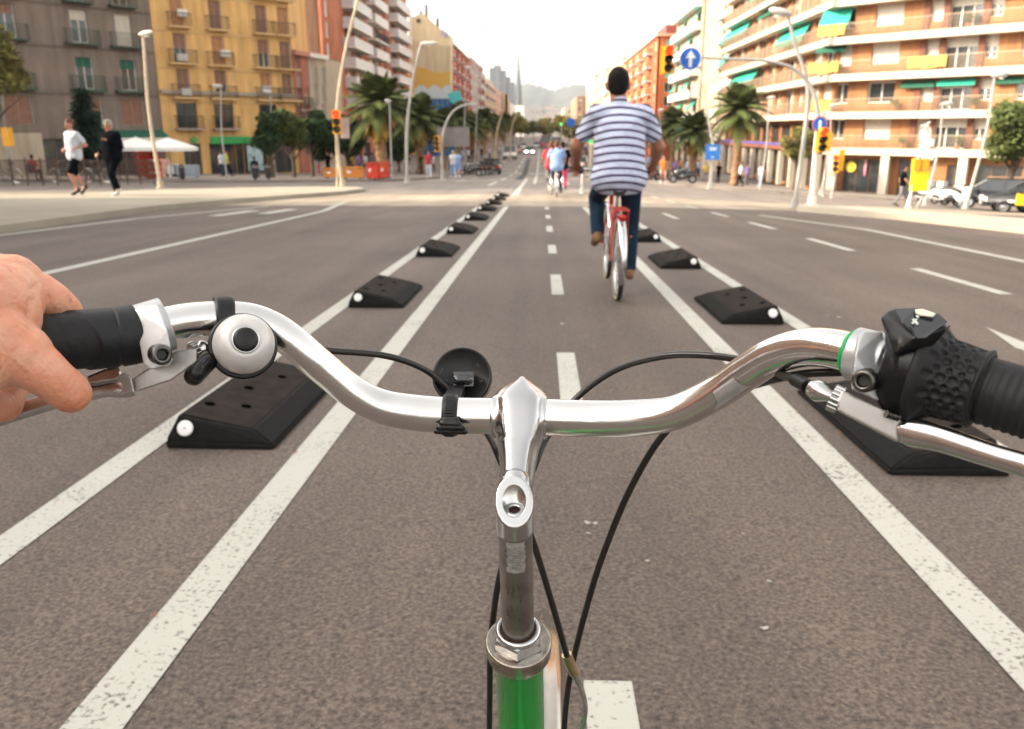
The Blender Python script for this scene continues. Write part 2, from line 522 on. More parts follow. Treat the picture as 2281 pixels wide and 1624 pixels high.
# dark gutter of the tram bed
g = MB(); sheet(g, [(-1.75, 56), (-1.2, 56), (-1.6, 130), (-2.1, 130)], 0.016)
structure('road_gutter', g, M('dark_rubber_strip', (0.03, 0.03, 0.032), 0.8))
# pale specks of dropped chewing gum and paint on the lane
for (px, py, r) in ((1308, 1166, .012), (1326, 1168, .010), (1312, 1190, .008), (1443, 1251, .008), (1714, 1297, .008), (1703, 1402, .012), (1252, 722, .02), (1868, 707, .022), (1842, 704, .012), (1655, 1190, .006)):
    p = gp(px, py); m = MB()
    sheet(m, [(p[0] + r * (0.8 + .4 * math.sin(a * 3 + px)) * math.cos(a), p[1] + r * (0.8 + .4 * math.sin(a * 2 + py)) * math.sin(a)) for a in [i * math.pi / 5 for i in range(10)]], 0.004)
    tag(m.build('gum_spot', M('gum', (0.42, 0.40, 0.36), 0.8)), 'small pale spot of flattened gum stuck on the grey bike lane', 'gum', 'gum spots on the asphalt')

LEAFM = M('dry_leaf_orange', (.34, .12, .03), .7, vary=.3, scale=60)
for k, (px, py, r, lb) in enumerate(((527, 996, .012, 'small orange dry leaf in front of the near left separator'), (1885, 945, .014, 'dry leaf lying against the near right separator, upper one'), (1872, 968, .009, 'crumb of dry leaf beside the near right separator'), (1920, 1020, .010, 'dry leaf at the lower end of the near right separator'), (348, 1377, .007, 'tiny orange leaf crumb near the bottom left lane line'), (660, 1012, .008, 'leaf crumb right of the near left separator'))):
    p = gp(px, py); m = MB(); z = gz(*p); a0 = k * 1.3; v = []
    for j in range(8):
        a = j * math.pi / 4; rr = r * (1 if j % 2 else .7) * (1.5 if j in (0, 4) else .8); v.append((p[0] + rr * math.cos(a + a0), p[1] + rr * math.sin(a + a0), z + .008 + .003 * (j % 2) + .002 * math.cos(a)))
    m.raw(v + [(p[0], p[1], z + .013)], [(j, (j + 1) % 8, 8) for j in range(8)])
    tag(m.build('dry_leaf', LEAFM), lb, 'leaf', 'dry leaves on the road')

# hills with their far buildings -------------------------------------------------
def hill(name, Y, xs, prof, depth, mat, base):
    m = MB(); n = len(prof)
    rows = []
    for (fy, fz) in ((0, 0), (0.35, 0.55), (0.7, 0.9), (1, 1), (1.6, 0.7)):
        rows.append([(xs[i] * (1 + 0.0 * fy), Y + depth * fy, base + (prof[i] - base) * fz * (1 + 0.04 * math.sin(i * 7.3 + fy * 9))) for i in range(n)])
    v = [p for r in rows for p in r]
    f = [(a * n + i, a * n + i + 1, (a + 1) * n + i + 1, (a + 1) * n + i) for a in range(len(rows) - 1) for i in range(n - 1)]
    m.raw(v, f, True)
    return structure(name, m, mat)
HILL = M('hill_scrub', (0.055, 0.06, 0.06), 0.95, vary=0.3, scale=0.01)
pix = [(880, 262), (1000, 250), (1080, 214), (1150, 190), (1185, 191), (1210, 196), (1235, 203), (1262, 196), (1300, 190), (1360, 200), (1440, 215), (1600, 240), (1800, 260), (2100, 275)]
yy = 3600
pr = catmull([(at(px, py, yy).x, at(px, py, yy).z) for px, py in pix], 5)
hill('hill', 2500, [p[0] * 0.8 for p in pr], [p[1] for p in pr], 1100, HILL, -10)
hb = MB(); rnd = random.Random(3)
for i in range(420):
    px = rnd.uniform(1080, 1420); fy = rnd.random()
    Y = 2450 + 650 * fy
    top = 300 - 75 * fy ** 0.8
    p = at(px, top + rnd.uniform(0, 14), Y)
    w, h = rnd.uniform(16, 46), rnd.uniform(14, 34)
    hb.box((p.x, Y, p.z - 10), (w, rnd.uniform(10, 20), h + 30))
o = hb.build('far_hillside_houses', M('far_house', (0.34, 0.23, 0.19), 0.9, vary=0.5, scale=0.02))
tag(o, 'hazy pink and cream houses covering the far hillside', 'houses', kind='stuff')

# the air
hz = MB(); hz.box((0, 2500, 124), (5200, 5600, 272))
hm = bpy.data.materials.new('haze'); hm.use_nodes = True; hn = hm.node_tree; hn.nodes.clear()
hv = hn.nodes.new('ShaderNodeVolumePrincipled'); hv.inputs['Color'].default_value = (.86, .92, 1.0, 1); hv.inputs['Density'].default_value = 0.00011; hv.inputs['Anisotropy'].default_value = 0.2
ho_ = hn.nodes.new('ShaderNodeOutputMaterial'); hn.links.new(hv.outputs[0], ho_.inputs['Volume'])
tag(hz.build('haze', hm), kind='stuff')
# ------------------------------------------------------------------ buildings
WHITE = M('white_render', (0.72, 0.70, 0.66), 0.75, vary=0.06, scale=0.6)
GLASS = M('window_glass', (0.035, 0.042, 0.045), 0.08, vary=0.5, scale=0.9, spec=0.8)
FRAME_W = M('white_window_frame', (0.70, 0.68, 0.64), 0.5, vary=0.05)
FRAME_B = M('brown_window_frame', (0.13, 0.07, 0.045), 0.55, vary=0.15)
BLIND_W = M('white_blind', (0.58, 0.53, 0.46), 0.6, vary=0.06)
BLIND_O = M('orange_wood_blind', (0.42, 0.20, 0.085), 0.6, vary=0.2)
BLIND_B = M('brown_wood_blind', (0.25, 0.13, 0.085), 0.65, vary=0.2)
IRON = M('balcony_iron', (0.035, 0.034, 0.034), 0.5, vary=0.2)
IRON_G = M('green_iron', (0.05, 0.085, 0.06), 0.6, vary=0.25, scale=6)
RAIL_O = M('pale_rail', (0.42, 0.31, 0.22), 0.5, vary=0.1)
AWN_G = M('green_awning_cloth', (0.02, 0.36, 0.26), 0.8, vary=0.12)
AWN_D = M('dark_green_awning', (0.015, 0.11, 0.07), 0.8, vary=0.15)
AWN_M = M('pale_green_blind', (0.22, 0.62, 0.50), 0.8, vary=0.1)
ROOFM = M('flat_roof', (0.20, 0.15, 0.12), 0.9, vary=0.2)
STONE = M('string_course', (0.36, 0.31, 0.25), 0.85, vary=0.1)
CACHE = {}
def shared(key, fn):
    if key not in CACHE: CACHE[key] = fn()
    return CACHE[key]
def rnd2(v): return round(v, 2)
def _frame_me(w, h, mull):
    def f():
        m = MB(); t = min(0.09, w * .12)
        m.box((-w / 2 + t / 2, 0, h / 2), (t, .08, h)); m.box((w / 2 - t / 2, 0, h / 2), (t, .08, h))
        m.box((0, 0, t / 2), (w - 2 * t, .08, t)); m.box((0, 0, h - t / 2), (w - 2 * t, .08, t))
        for k in range(mull): m.box((-w / 2 + w * (k + 1) / (mull + 1), 0, h / 2), (t * .8, .07, h - 2 * t))
        return m.mesh('window', FRAME_W)
    return shared(('fr', rnd2(w), rnd2(h), mull), f)
def _pane_me(w, h):
    def f():
        m = MB(); m.box((0, 0.02, h / 2), (w - .06, .02, h - .06)); return m.mesh('pane', GLASS)
    return shared(('pa', rnd2(w), rnd2(h)), f)
def _blind_me(w, h, frac):
    def f():
        m = MB(); hh = h * frac; n = max(3, int(hh / 0.16)); s = hh / n
        for k in range(n): m.box((0, -0.03 - (.006 if k % 2 else 0), h - s * (k + .5)), (w - .1, .03, s * .9))
        return m.mesh('shutter', BLIND_W)
    return shared(('bl', rnd2(w), rnd2(h), frac), f)
class Building:
    def __init__(s, name, label, cat, pts, back, z0, H, wall, group=None, roof=ROOFM, gthick=.3):
        s.pts = [Vector((p[0], p[1], 0)) for p in pts]; s.back = back; s.z0 = z0; s.H = H; s.wall = wall
        s.T = gthick; s.roof = roof
        s.root = empty(name, label, cat, (pts[0][0], pts[0][1], z0), group=group)
        s.holes = [[] for _ in range(len(pts) - 1)]
    def frame(s, i):
        a, b = s.pts[i], s.pts[i + 1]; d = b - a
        return a - Vector((s.pts[0].x, s.pts[0].y, 0)), math.atan2(d.y, d.x), d.length
    def uz(s, i, px, py):
        """facade coordinate and height above the base of the point seen at a pixel"""
        r = at(px, py, 1.0); a, b = s.pts[i], s.pts[i + 1]; d = (b - a); L = d.length; d = d / L
        # a + u d = t (rx, 1)
        u = (r.x * a.y - a.x) / (d.x - r.x * d.y)
        Y = a.y + u * d.y
        return u, CAM_H + (r.z - CAM_H) * Y - s.z0
    def loc(s, i, u, y, z):
        o, ang, L = s.frame(i)
        return (o.x + u * math.cos(ang) - y * math.sin(ang), o.y + u * math.sin(ang) + y * math.cos(ang), z), ang
    def put(s, i, me, name, u, y, z, parent=None, mat=None):
        l, ang = s.loc(i, u, y, z)
        if parent is None: return link(name, me, s.root, l, (0, 0, ang), mat)
        return link(name, me, parent, (0, 0, 0), (0, 0, 0), mat)
    def win(s, i, u, z, w, h, kind='glass', mat=None, frame=None, mull=1, hole=True, y=.17):
        L = s.frame(i)[2]
        if u - w / 2 < 0.05 or u + w / 2 > L - 0.05 or z + h > s.H - .05: return None
        w, h = rnd2(w), rnd2(h)
        if hole: s.holes[i].append((u - w / 2, z, u + w / 2, z + h))
        f = s.put(i, _frame_me(w, h, mull), 'window', u, y, z, mat=frame or FRAME_W)
        s.put(i, _pane_me(w, h), 'pane', 0, 0, 0, f)
        fr = {'blind': 1.0, 'half': .5, 'third': .3}.get(kind)
        if fr: s.put(i, _blind_me(w, h, fr), 'shutter', 0, 0, 0, f, mat or BLIND_W)
        return f
    def balcony(s, i, u, z, w, d, rail='bars', mat=None, smat=None, t=.14, rh=1.0, y0=-.01):
        w, d = rnd2(w), rnd2(d)
        def fs():
            m = MB(); m.box((0, -d / 2, 0), (w, d, t)); return m.mesh('balcony', smat or STONE)
        b = s.put(i, shared(('bs', w, d, t), fs), 'balcony', u, y0, z, mat=smat or STONE)
        def fr():
            m = MB(); e = .03
            if rail == 'bars':
                n = int(w / .16)
                for k in range(n + 1): m.box((-w / 2 + e + (w - 2 * e) * k / n, -d + e, t / 2 + rh / 2), (.022, .022, rh))
                nd = int(d / .16)
                for sx in (-1, 1):
                    for k in range(1, nd): m.box((sx * (w / 2 - e), -d * k / nd, t / 2 + rh / 2), (.022, .022, rh))
                    m.box((sx * (w / 2 - e), -d / 2, t / 2 + rh), (.04, d - .02, .04))
                m.box((0, -d + e, t / 2 + rh), (w - .1, .05, .045))
            else:
                m.box((0, -d + .05, t / 2 + rh / 2), (w - .02, .07, rh - .01))
                for sx in (-1, 1): m.box((sx * (w / 2 - .045), -d / 2 + .03, t / 2 + rh / 2), (.07, d - .1, rh - .01))
            return m.mesh('railing', IRON)
        s.put(i, shared(('br', w, d, rail, t, rh), fr), 'railing', 0, 0, 0, b, mat or IRON)
        return b
    def awning(s, i, u, z, w, d, drop, mat, name='awning'):
        w = rnd2(w)
        def f():
            m = MB(); ln = math.hypot(d, drop)
            v = [(-w / 2, 0, 0), (w / 2, 0, 0), (w / 2, -d, -drop), (-w / 2, -d, -drop)]
            m.raw(v + [(p[0], p[1], p[2] - .03) for p in v], [(3, 2, 1, 0), (4, 5, 6, 7), (0, 1, 5, 4), (1, 2, 6, 5), (2, 3, 7, 6), (3, 0, 4, 7)])
            m.box((0, -d, -drop - .14), (w, .02, .25))
            return m.mesh(name, mat)
        return s.put(i, shared(('aw', w, d, drop), f), name, u, -.012, z, mat=mat)
    def band(s, i, u0, u1, z, h, d, mat, name='string_course', y=-.012):
        m = MB(); m.box(((u0 + u1) / 2, -d / 2, z), (u1 - u0, d, h))
        return s.put(i, m.mesh(name, mat), name, 0, y, 0)
    def finish(s, cornice=None, wallmats=None):
        n = len(s.pts) - 1
        for i in range(n):
            o, ang, L = s.frame(i)
            xs = sorted(set([0, L] + [v for h in s.holes[i] for v in (h[0], h[2])]))
            zs = sorted(set([0, s.H] + [v for h in s.holes[i] for v in (h[1], h[3])]))
            m = MB(); T = s.T
            for zi in range(len(zs) - 1):
                run = None
                for xi in range(len(xs) - 1):
                    cx, cz = (xs[xi] + xs[xi + 1]) / 2, (zs[zi] + zs[zi + 1]) / 2
                    solid = not any(h[0] < cx < h[2] and h[1] < cz < h[3] for h in s.holes[i])
                    if solid and run is None: run = xs[xi]
                    if (not solid or xi == len(xs) - 2) and run is not None:
                        e = xs[xi + 1] if solid else xs[xi]
                        m.face([(run, 0, zs[zi]), (e, 0, zs[zi]), (e, 0, zs[zi + 1]), (run, 0, zs[zi + 1])]); run = None
            for (a, b, c, d) in s.holes[i]:
                m.face([(a, 0, b), (a, 0, d), (a, T, d), (a, T, b)]); m.face([(c, 0, b), (c, T, b), (c, T, d), (c, 0, d)])
                m.face([(a, 0, b), (a, T, b), (c, T, b), (c, 0, b)]); m.face([(a, 0, d), (c, 0, d), (c, T, d), (a, T, d)])
            m.face([(0, 0, 0), (0, T, 0), (0, T, s.H), (0, 0, s.H)]); m.face([(L, 0, 0), (L, 0, s.H), (L, T, s.H), (L, T, 0)])
            m.face([(0, 0, s.H), (L, 0, s.H), (L, T, s.H), (0, T, s.H)])
            s.put(i, m.mesh('wall', (wallmats or {}).get(i, s.wall)), 'wall', 0, 0, 0)
        # core behind the facades
        P = []
        for i, p in enumerate(s.pts):
            nrm = Vector((0, 0, 0))
            for j in (i - 1, i):
                if 0 <= j < n:
                    d = (s.pts[j + 1] - s.pts[j]).normalized(); nrm += Vector((-d.y, d.x, 0))
            P.append(p + nrm * (s.T + .002))
        P += [Vector((b[0], b[1], 0)) for b in s.back]
        o = s.pts[0]; poly = [(p.x - o.x, p.y - o.y) for p in P]
        m = MB(); m.prism(poly, -.6, s.H - .15); m.build('core_wall', s.wall, s.root)
        m = MB(); m.prism(poly, s.H - .149, s.H - .05); m.build('roof', s.roof, s.root)
        if cornice:
            for i in range(n): s.band(i, -.1, s.frame(i)[2] + .1, s.H - .2, .4, .35, cornice, 'cornice')
        return s
def V2(px, Y):
    p = at(px, HORIZON, Y); return (p.x, Y)
rb = random.Random(11)

# grey tenement, left edge of the picture
GREY = M('grey_render', (0.22, 0.18, 0.155), 0.9, vary=0.16, scale=0.35, bump=.2, bscale=4)
A, B = V2(-160, 57), V2(362, 70)
b = Building('apartment_building', 'grey rendered apartment building with dark green balconies next to the yellow building', 'building', [A, B], [(B[0] - 3, 84), (A[0] - 8, 72)], -2.55, 27, GREY)
lv = [b.uz(0, 195, y)[1] for y in (285, 202, 100, 8, -85)]
for ci, px in enumerate((-70, 36, 195, 291)):
    u = b.uz(0, px, 200)[0]
    for k, z in enumerate(lv):
        if k == 0:
            b.win(0, u, z + .25, 1.9, 2.0, 'blind' if ci in (1, 3) else 'half', BLIND_B, mull=1)
            continue
        w = 1.25
        kind, mt = {(2, 2): ('third', BLIND_W), (3, 2): ('blind', BLIND_W), (2, 1): ('third', AWN_D), (3, 1): ('third', AWN_D)}.get((ci, k), ('third', BLIND_B))
        b.win(0, u, z + .1, w, 2.3, kind, mt, mull=1)
        b.balcony(0, u, z, 2.5 if k < 3 else 2.1, .65, 'bars', IRON_G, IRON_G, t=.2 if k == 1 else .14, rh=.95)
        if k >= 3 and ci > 1: b.awning(0, u, z + 2.5, 1.35, .35, 1.3, AWN_M)
for k in (1, 2, 3, 4): b.band(0, .05, b.frame(0)[2] - .05, lv[k] - .25, .14, .05, M('grey_band', (0.15, 0.12, 0.10), .9), y=-.012)
CREAM = M('cream_render', (0.46, 0.40, 0.31), 0.85, vary=0.1, scale=.5)
u0, u1 = b.uz(0, 95, 350)[0], b.uz(0, 160, 350)[0]
b.win(0, (u0 + u1) / 2, .05, u1 - u0, 3.0, 'glass', frame=FRAME_B, mull=1)
for px, w in ((20, 2.4), (225, 3.2), (300, 3.4)):
    b.win(0, b.uz(0, px, 350)[0], .05, w, 2.9, 'glass', frame=FRAME_B, mull=2)
b.band(0, .1, b.uz(0, 92, 300)[0], 1.75, 3.4, .03, CREAM, 'shop_front', y=-.012)
b.awning(0, b.uz(0, 345, 300)[0] - 2.2, lv[0] - .15, 5.6, 1.4, .6, AWN_D)
b.awning(0, b.uz(0, 225, 300)[0], lv[0] - .1, 2.0, .9, .4, AWN_D)
m = MB(); m.box((0, -1.5, 0), (5.4, .05, .6)); b.put(0, m.mesh('shop_sign', WHITE), 'shop_sign', b.uz(0, 345, 300)[0] - 2.2, 0, lv[0] - 1.05)
b.finish(STONE)

# yellow tenement
YEL = M('yellow_render', (0.72, 0.45, 0.175), 0.85, vary=0.09, scale=.4, bump=.15, bscale=4)
YELB = M('yellow_band', (0.62, 0.42, 0.20), 0.85, vary=0.06)
A, B = (b.pts[1].x + .06, 70.0), V2(661, 79)
y = Building('apartment_building.001', 'tall yellow apartment building with narrow iron balconies and green pharmacy sign', 'building', [A, B], [(B[0] - 2, 92), (A[0] - 3, 84.5)], -2.75, 28, YEL)
lv = [y.uz(0, 411, p)[1] for p in (288, 219, 143, 62, -22, -105)]
for ci, px in enumerate((411, 494, 594, 641)):
    u = y.uz(0, px, 200)[0]
    for k, z in enumerate(lv):
        w = 1.75 if k == 0 else 1.12
        kind = 'glass' if k == 0 else rb.choice(['blind', 'blind', 'half'])
        mt = BLIND_O if (ci + k) % 3 == 0 else BLIND_B
        y.win(0, u, z + .08, w, 2.15 if k == 0 else 2.3, kind, mt, mull=1, frame=FRAME_B if k == 0 else FRAME_W)
        y.balcony(0, u, z, 2.35 if k < 3 else 1.9, .6, 'bars', IRON, YELB if k else STONE)
        if k == 0:   # arched head
            m = MB(); n = 8
            for j in range(n):
                a0, a1 = math.pi * j / n, math.pi * (j + 1) / n
                m.box((math.cos((a0 + a1) / 2) * .98, -.03, math.sin((a0 + a1) / 2) * .5), (.34, .05, .3))
            y.put(0, m.mesh('arch', YELB), 'arch', u, -.03, z + 2.2)
for k in (1, 2, 3, 4): y.band(0, .05, y.frame(0)[2] - .05, lv[k] - .3, .12, .04, YELB)
y.band(0, .05, y.frame(0)[2] - .05, lv[0] + 2.95, .3, .3, STONE, 'cornice')
for px, w in ((395, 2.2), (430, 1.5), (507, 3.2), (566, 3.4), (628, 2.8)):
    y.win(0, y.uz(0, px, 350)[0], .05, w, 2.7, 'glass', frame=FRAME_B, mull=2)
GRN_SIGN = M('green_sign', (0.04, 0.36, 0.10), 0.5, vary=.05)
u = y.uz(0, 514, 312)
m = MB(); m.box((0, -.08, 0), (3.7, .14, .62)); sg = y.put(0, m.mesh('shop_sign', GRN_SIGN), 'shop_sign', u[0], 0, u[1])
for px in (430, 548):
    u = y.uz(0, px, 262 if px > 600 else 312); m = MB(); m.box((0, -.25, 0), (.62, .1, .2)); m.box((0, -.252, 0), (.2, .1, .62))
    y.put(0, m.mesh('green_cross', GRN_SIGN), 'green_cross', u[0], 0, u[1])
u = y.uz(0, 568, 352); m = MB(); m.box((0, -.03, 0), (1.5, .02, 2.2))
y.put(0, m.mesh('poster', M('poster_pale_blue', (0.38, 0.52, 0.56), .6, vary=.5, scale=2)), 'poster', u[0], 0, u[1])
for (px, py) in ((402, 30), (402, 128), (590, 200), (411, 205), (497, 120)):     # air conditioners on the balconies
    u = y.uz(0, px, py); m = MB(); m.box((0, -.32, 0), (.8, .3, .55)); m.cyl((.1, -.475, 0), (.1, -.49, 0), .2, n=14)
    y.put(0, m.mesh('air_conditioner', WHITE), 'air_conditioner', u[0], 0, u[1])
y.finish(STONE)

# low pair and the blank tall wall behind
A, B = (y.pts[1].x + .05, 79.1), V2(694, 82.0)
c = Building('apartment_building.002', 'low red building with cream windows squeezed beside the yellow building', 'building', [A, B], [(B[0], 90), (A[0], 90)], -2.9, 0, M('red_render', (0.40, 0.15, 0.10), .85, vary=.15, scale=.5))
c.H = c.uz(0, 675, 116)[1]
for px in (667, 684):
    for py in (175, 215, 250, 290):
        u = c.uz(0, px, py); c.win(0, u[0], u[1] - 1.1, .75, 1.9, 'third', BLIND_B)
        if py > 180: c.balcony(0, u[0], u[1] - 1.2, 1.3, .4, 'bars', IRON)
c.win(0, c.uz(0, 675, 370)[0], .05, 2.4, 2.7, 'glass', frame=FRAME_B)
c.finish(M('red_cornice', (0.45, 0.20, 0.14), .8))
A, B = (c.pts[1].x + .05, 82.1), V2(733, 85.5)
c2 = Building('apartment_building.003', 'low cream building with tall pale windows between the red ones', 'building', [A, B], [(B[0], 92), (A[0], 92)], -3.0, 0, CREAM)
c2.H = c2.uz(0, 712, 122)[1]
for px in (704, 721):
    for py in (165, 205, 245, 285):
        u = c2.uz(0, px, py); c2.win(0, u[0], u[1] - 1.0, .7, 1.7, 'glass')
c2.win(0, c2.uz(0, 713, 370)[0], .05, 2.2, 2.7, 'glass', frame=FRAME_B)
c2.finish(WHITE)
BLANK = M('blank_greige_wall', (0.30, 0.235, 0.20), .9, vary=.1, scale=.15)
A, B = V2(630, 92.5), V2(729, 94)
c3 = Building('apartment_building.004', 'tall building behind showing a blank greige side wall', 'building', [A, B], [(B[0], 110), (A[0], 110)], -3.2, 30, BLANK)
c3.band(0, .05, c3.frame(0)[2] - .05, 29.3, .8, .1, BLANK, 'parapet')
c3.finish()

# red brick block with white balconies
BRICK = M('red_brick', (0.46, 0.165, 0.095), .85, vary=.16, scale=.6, bump=.2, bscale=12)
DBRICK = M('dark_red_render', (0.28, 0.07, 0.055), .8, vary=.1)
P0, P1, P2 = V2(730, 93), V2(757, 95.5), V2(914, 146)
r = Building('apartment_building.005', 'red brick apartment block with stacked white balconies behind the left palm tree', 'building', [P0, P1, P2], [(P2[0] - 18, 147), (P0[0] - 3, 112)], -3.4, 29.5, BRICK)
WBAL = M('white_balcony_panel', (0.58, 0.58, 0.60), .5, vary=.08, scale=.7)
cols = [(770, 812, 'w'), (822, 852, 'b'), (872, 903, 'w')]
z5 = [r.uz(1, 780, p)[1] for p in (236, 194, 153, 110, 68, 27, -15, -57)]
for (a, e, kd) in cols:
    ua, ub = r.uz(1, a, 200)[0], r.uz(1, e, 200)[0]
    for k, z in enumerate(z5):
        um = (ua + ub) / 2; w = ub - ua
        r.win(1, um - w * .22, z + .1, w * .32, 2.2, rb.choice(['glass', 'third', 'half']), rb.choice([BLIND_W, BLIND_B]))
        r.win(1, um + w * .22, z + .1, w * .32, 2.2, rb.choice(['glass', 'third', 'blind']), rb.choice([BLIND_W, BLIND_O]))
        if kd == 'w': r.balcony(1, um, z, w, 1.35, 'panel', WBAL, WHITE, t=.22, rh=.95)
        else: r.balcony(1, um, z, w, 1.25, 'bars' if k % 3 == 1 else 'panel', WBAL if k % 3 != 1 else IRON, WHITE, t=.2, rh=.95)
for px in (817.5, 862, 908):
    u = r.uz(1, px, 200)[0]
    for z in z5[::1]: r.win(1, u, z + .6, .9, 1.3, 'half', BLIND_B, mull=0)
u = r.uz(1, 861, 200)[0]
r.band(1, u - 1.0, u + 1.0, 13.5, 26.5, .25, DBRICK, 'brick_recess')
for px in (737, 749):
    for z in z5:
        r.win(0, r.uz(0, px, 200)[0], z + .4, .62, 1.6, 'blind', WHITE, mull=0)
for k in range(9): r.win(1, 4 + 5.4 * k, .1, 3.6, 2.9, 'glass', frame=FRAME_B, mull=2)
r.finish(DBRICK)

# cream party wall with a yellow base; slanted gable, its own wall polygon
PARTY = M('party_wall_cream', (0.60, 0.53, 0.37), .9, vary=.12, scale=.12)
root = empty('apartment_building', 'cream side wall of a gabled building with a yellow painted lower band', 'building', (V2(915, 150)[0], 150, -3.6))
def gable(pxs, Y, thick, z0):
    v = [at(px, py, Y) for px, py in pxs]
    f0 = [(p.x, Y, max(p.z, z0)) for p in v]; f1 = [(p[0], Y + thick, p[2]) for p in f0]; n = len(v)
    m = MB(); m.raw(f0 + f1, [tuple(range(n)), tuple(range(2 * n - 1, n - 1, -1))] + [(i, n + i, n + (i + 1) % n, (i + 1) % n) for i in range(n)])
    return m
gable([(912, 440), (1004, 440), (1004, 81), (975, 60), (948, 34), (938, 29), (921, 38), (912, 36)], 150, 4, -4).build('wall', PARTY, root, world=True)
gable([(912, 440), (1003.5, 440), (1003.5, 157), (985, 162), (962, 160), (940, 150), (925, 147), (912, 150)], 149.97, .028, -4).build('painted_band', M('party_wall_yellow', (0.62, 0.41, 0.10), .85, vary=.05), root, world=True)
gable([(928, 42), (936, 42), (936, 50), (928, 50)], 149.95, .05, -4).build('window', GLASS, root, world=True)
gable([(985, 65), (999, 76), (996, 84), (982, 78)], 149.94, .05, -4).build('sign_panel', M('small_poster', (.35, .36, .5), .6), root, world=True)
for (px, h) in ((950, 3.0), (975, 2.6), (938, 2.0)):
    p = at(px, 36 if px < 960 else 60, 152); m = MB(); m.cyl(p - Vector((0, 0, 1.5)), p + Vector((0, 0, h - 1.2)), .22); m.build('chimney', IRON, root, world=True)

# avenue, left side beyond
def row_building(name, label, x, y0, y1, top, mat, side, floors, bay, kinds, bal=None, balmat=None, depth=16, shops=True, group=None, corn=None, zb=-3.6, front=True):
    """side=-1 left of the avenue, +1 right. Front facade faces the camera, the other the avenue."""
    if side < 0: pts, back = [(x - depth * .6, y0), (x, y0), (x, y1)], [(x - depth, y1), (x - depth, y0 + .3)]
    else: pts, back = [(x, y1), (x, y0), (x + depth * .6, y0)], [(x + depth, y0 + .3), (x + depth, y1)]
    H = top - zb
    q = Building(name, label, 'building', pts, back, zb, H, mat, group=group)
    fi = 1 if side < 0 else 0
    L = q.frame(fi)[2]; fh = (H - 4.4) / floors; n = max(1, int(L / bay))
    for k in range(floors):
        z = 4.0 + k * fh
        for j in range(n):
            u = (j + .5) * L / n; kd, mt = rb.choice(kinds)
            q.win(fi, u, z + .1, min(1.9, bay * .42), min(2.2, fh - .6), kd, mt, mull=1)
            if bal and (j + k * 0) % 2 == 0: q.balcony(fi, u, z, bay * .8, 1.1, bal, balmat, WHITE, t=.2)
    if shops:
        for j in range(n): q.win(fi, (j + .5) * L / n, .1, bay * .7, 2.9, 'glass', frame=FRAME_B, mull=1)
    if front:
        fj = 1 - fi; L2 = q.frame(fj)[2]; m2 = max(1, int(L2 / 3.6))
        for k in range(floors):
            for j in range(m2): q.win(fj, (j + .5) * L2 / m2, 4.0 + k * fh + .1, 1.5, min(2.0, fh - .6), rb.choice(kinds)[0], rb.choice(kinds)[1])
    q.finish(corn)
    return q
ztop = lambda px, py, Y: at(px, py, Y).z
PINK = M('pink_render', (0.50, 0.33, 0.27), .85, vary=.1, scale=.4)
PALE = M('pale_grey_render', (0.42, 0.40, 0.40), .85, vary=.1, scale=.4)
kb = [('glass', None), ('half', BLIND_W), ('third', BLIND_B)]
row_building('apartment_building', 'dark red brick block with round balconies beyond the cream side wall', -16.6, 154.5, 200, ztop(1008, 86, 155), M('dark_brick', (0.30, 0.085, 0.07), .85, vary=.2, scale=.4), -1, 7, 4.5, kb, 'panel', M('dull_red_panel', (.42, .13, .10), .7, vary=.3), corn=STONE)
row_building('apartment_building', 'pale grey block with a flat front past the dark red one', -16.5, 200.5, 228, ztop(1050, 125, 200), PALE, -1, 7, 4.5, kb, corn=WHITE)
row_building('apartment_building', 'narrow dark red block behind the pale grey one on the avenue', -16.8, 228.5, 250, ztop(1068, 140, 230), M('dark_brick2', (0.26, 0.10, 0.09), .85, vary=.2), -1, 6, 5, kb, 'panel', WBAL)
row_building('apartment_building', 'cream stepped block with dark balconies halfway up the avenue', -16.5, 250.5, 300, ztop(1072, 168, 250), M('cream_pink', (0.56, 0.44, 0.36), .85, vary=.1, scale=.3), -1, 5, 6, kb, 'panel', M('dark_bal', (.2, .16, .15), .7))
row_building('apartment_building', 'salmon pink low block further up the avenue', -16.5, 300.5, 360, ztop(1095, 190, 300), PINK, -1, 5, 7, kb)
row_building('apartment_building', 'cream low block near the far end of the left row', -16.0, 360.5, 440, ztop(1112, 205, 360), CREAM, -1, 4, 8, kb)
row_building('apartment_building', 'last pale block of the left row before the church', -16.5, 441, 560, ztop(1130, 226, 440), WHITE, -1, 4, 10, kb, front=False)
# avenue, right side beyond
ORG = M('orange_brick', (0.46, 0.115, 0.04), .85, vary=.12, scale=.5)
kg = [('blind', AWN_G), ('blind', AWN_M), ('half', BLIND_W), ('glass', None)]
q = row_building('apartment_building', 'orange red apartment block with green blinds behind the cyclist', 19.5, 150, 212, ztop(1457, 75, 150), ORG, 1, 7, 6, kg, 'panel', M('orange_panel', (.60, .26, .13), .7, vary=.1), depth=14, corn=M('salmon_cornice', (.60, .34, .25), .8))
p = q.root; m = MB(); m.prism([(1.5, -48), (4.5, -48), (4.5, -60), (1.5, -60)], q.H - .04, q.H + 1.6); m.build('attic', DBRICK, p)
for a in range(3):
    y0 = (212.5, 262, 315)[a]; y1 = (261.5, 314.5, 372)[a]; tp = (128, 152, 166)[a]
    row_building('apartment_building', ['sunlit cream block with arched top directly left of the cyclist head', 'second sunlit cream block further along the right row', 'third and lowest sunlit cream block of the right row'][a], (19.5, 19.2, 19.0)[a], y0, y1, ztop(1360 - 20 * a, tp, y0), M('sunny_cream', (0.52, 0.40, 0.26), .85, vary=.08, scale=.3), 1, 6 - a, 7, kg if a == 0 else kb, 'panel' if a < 2 else None, WHITE, depth=14)
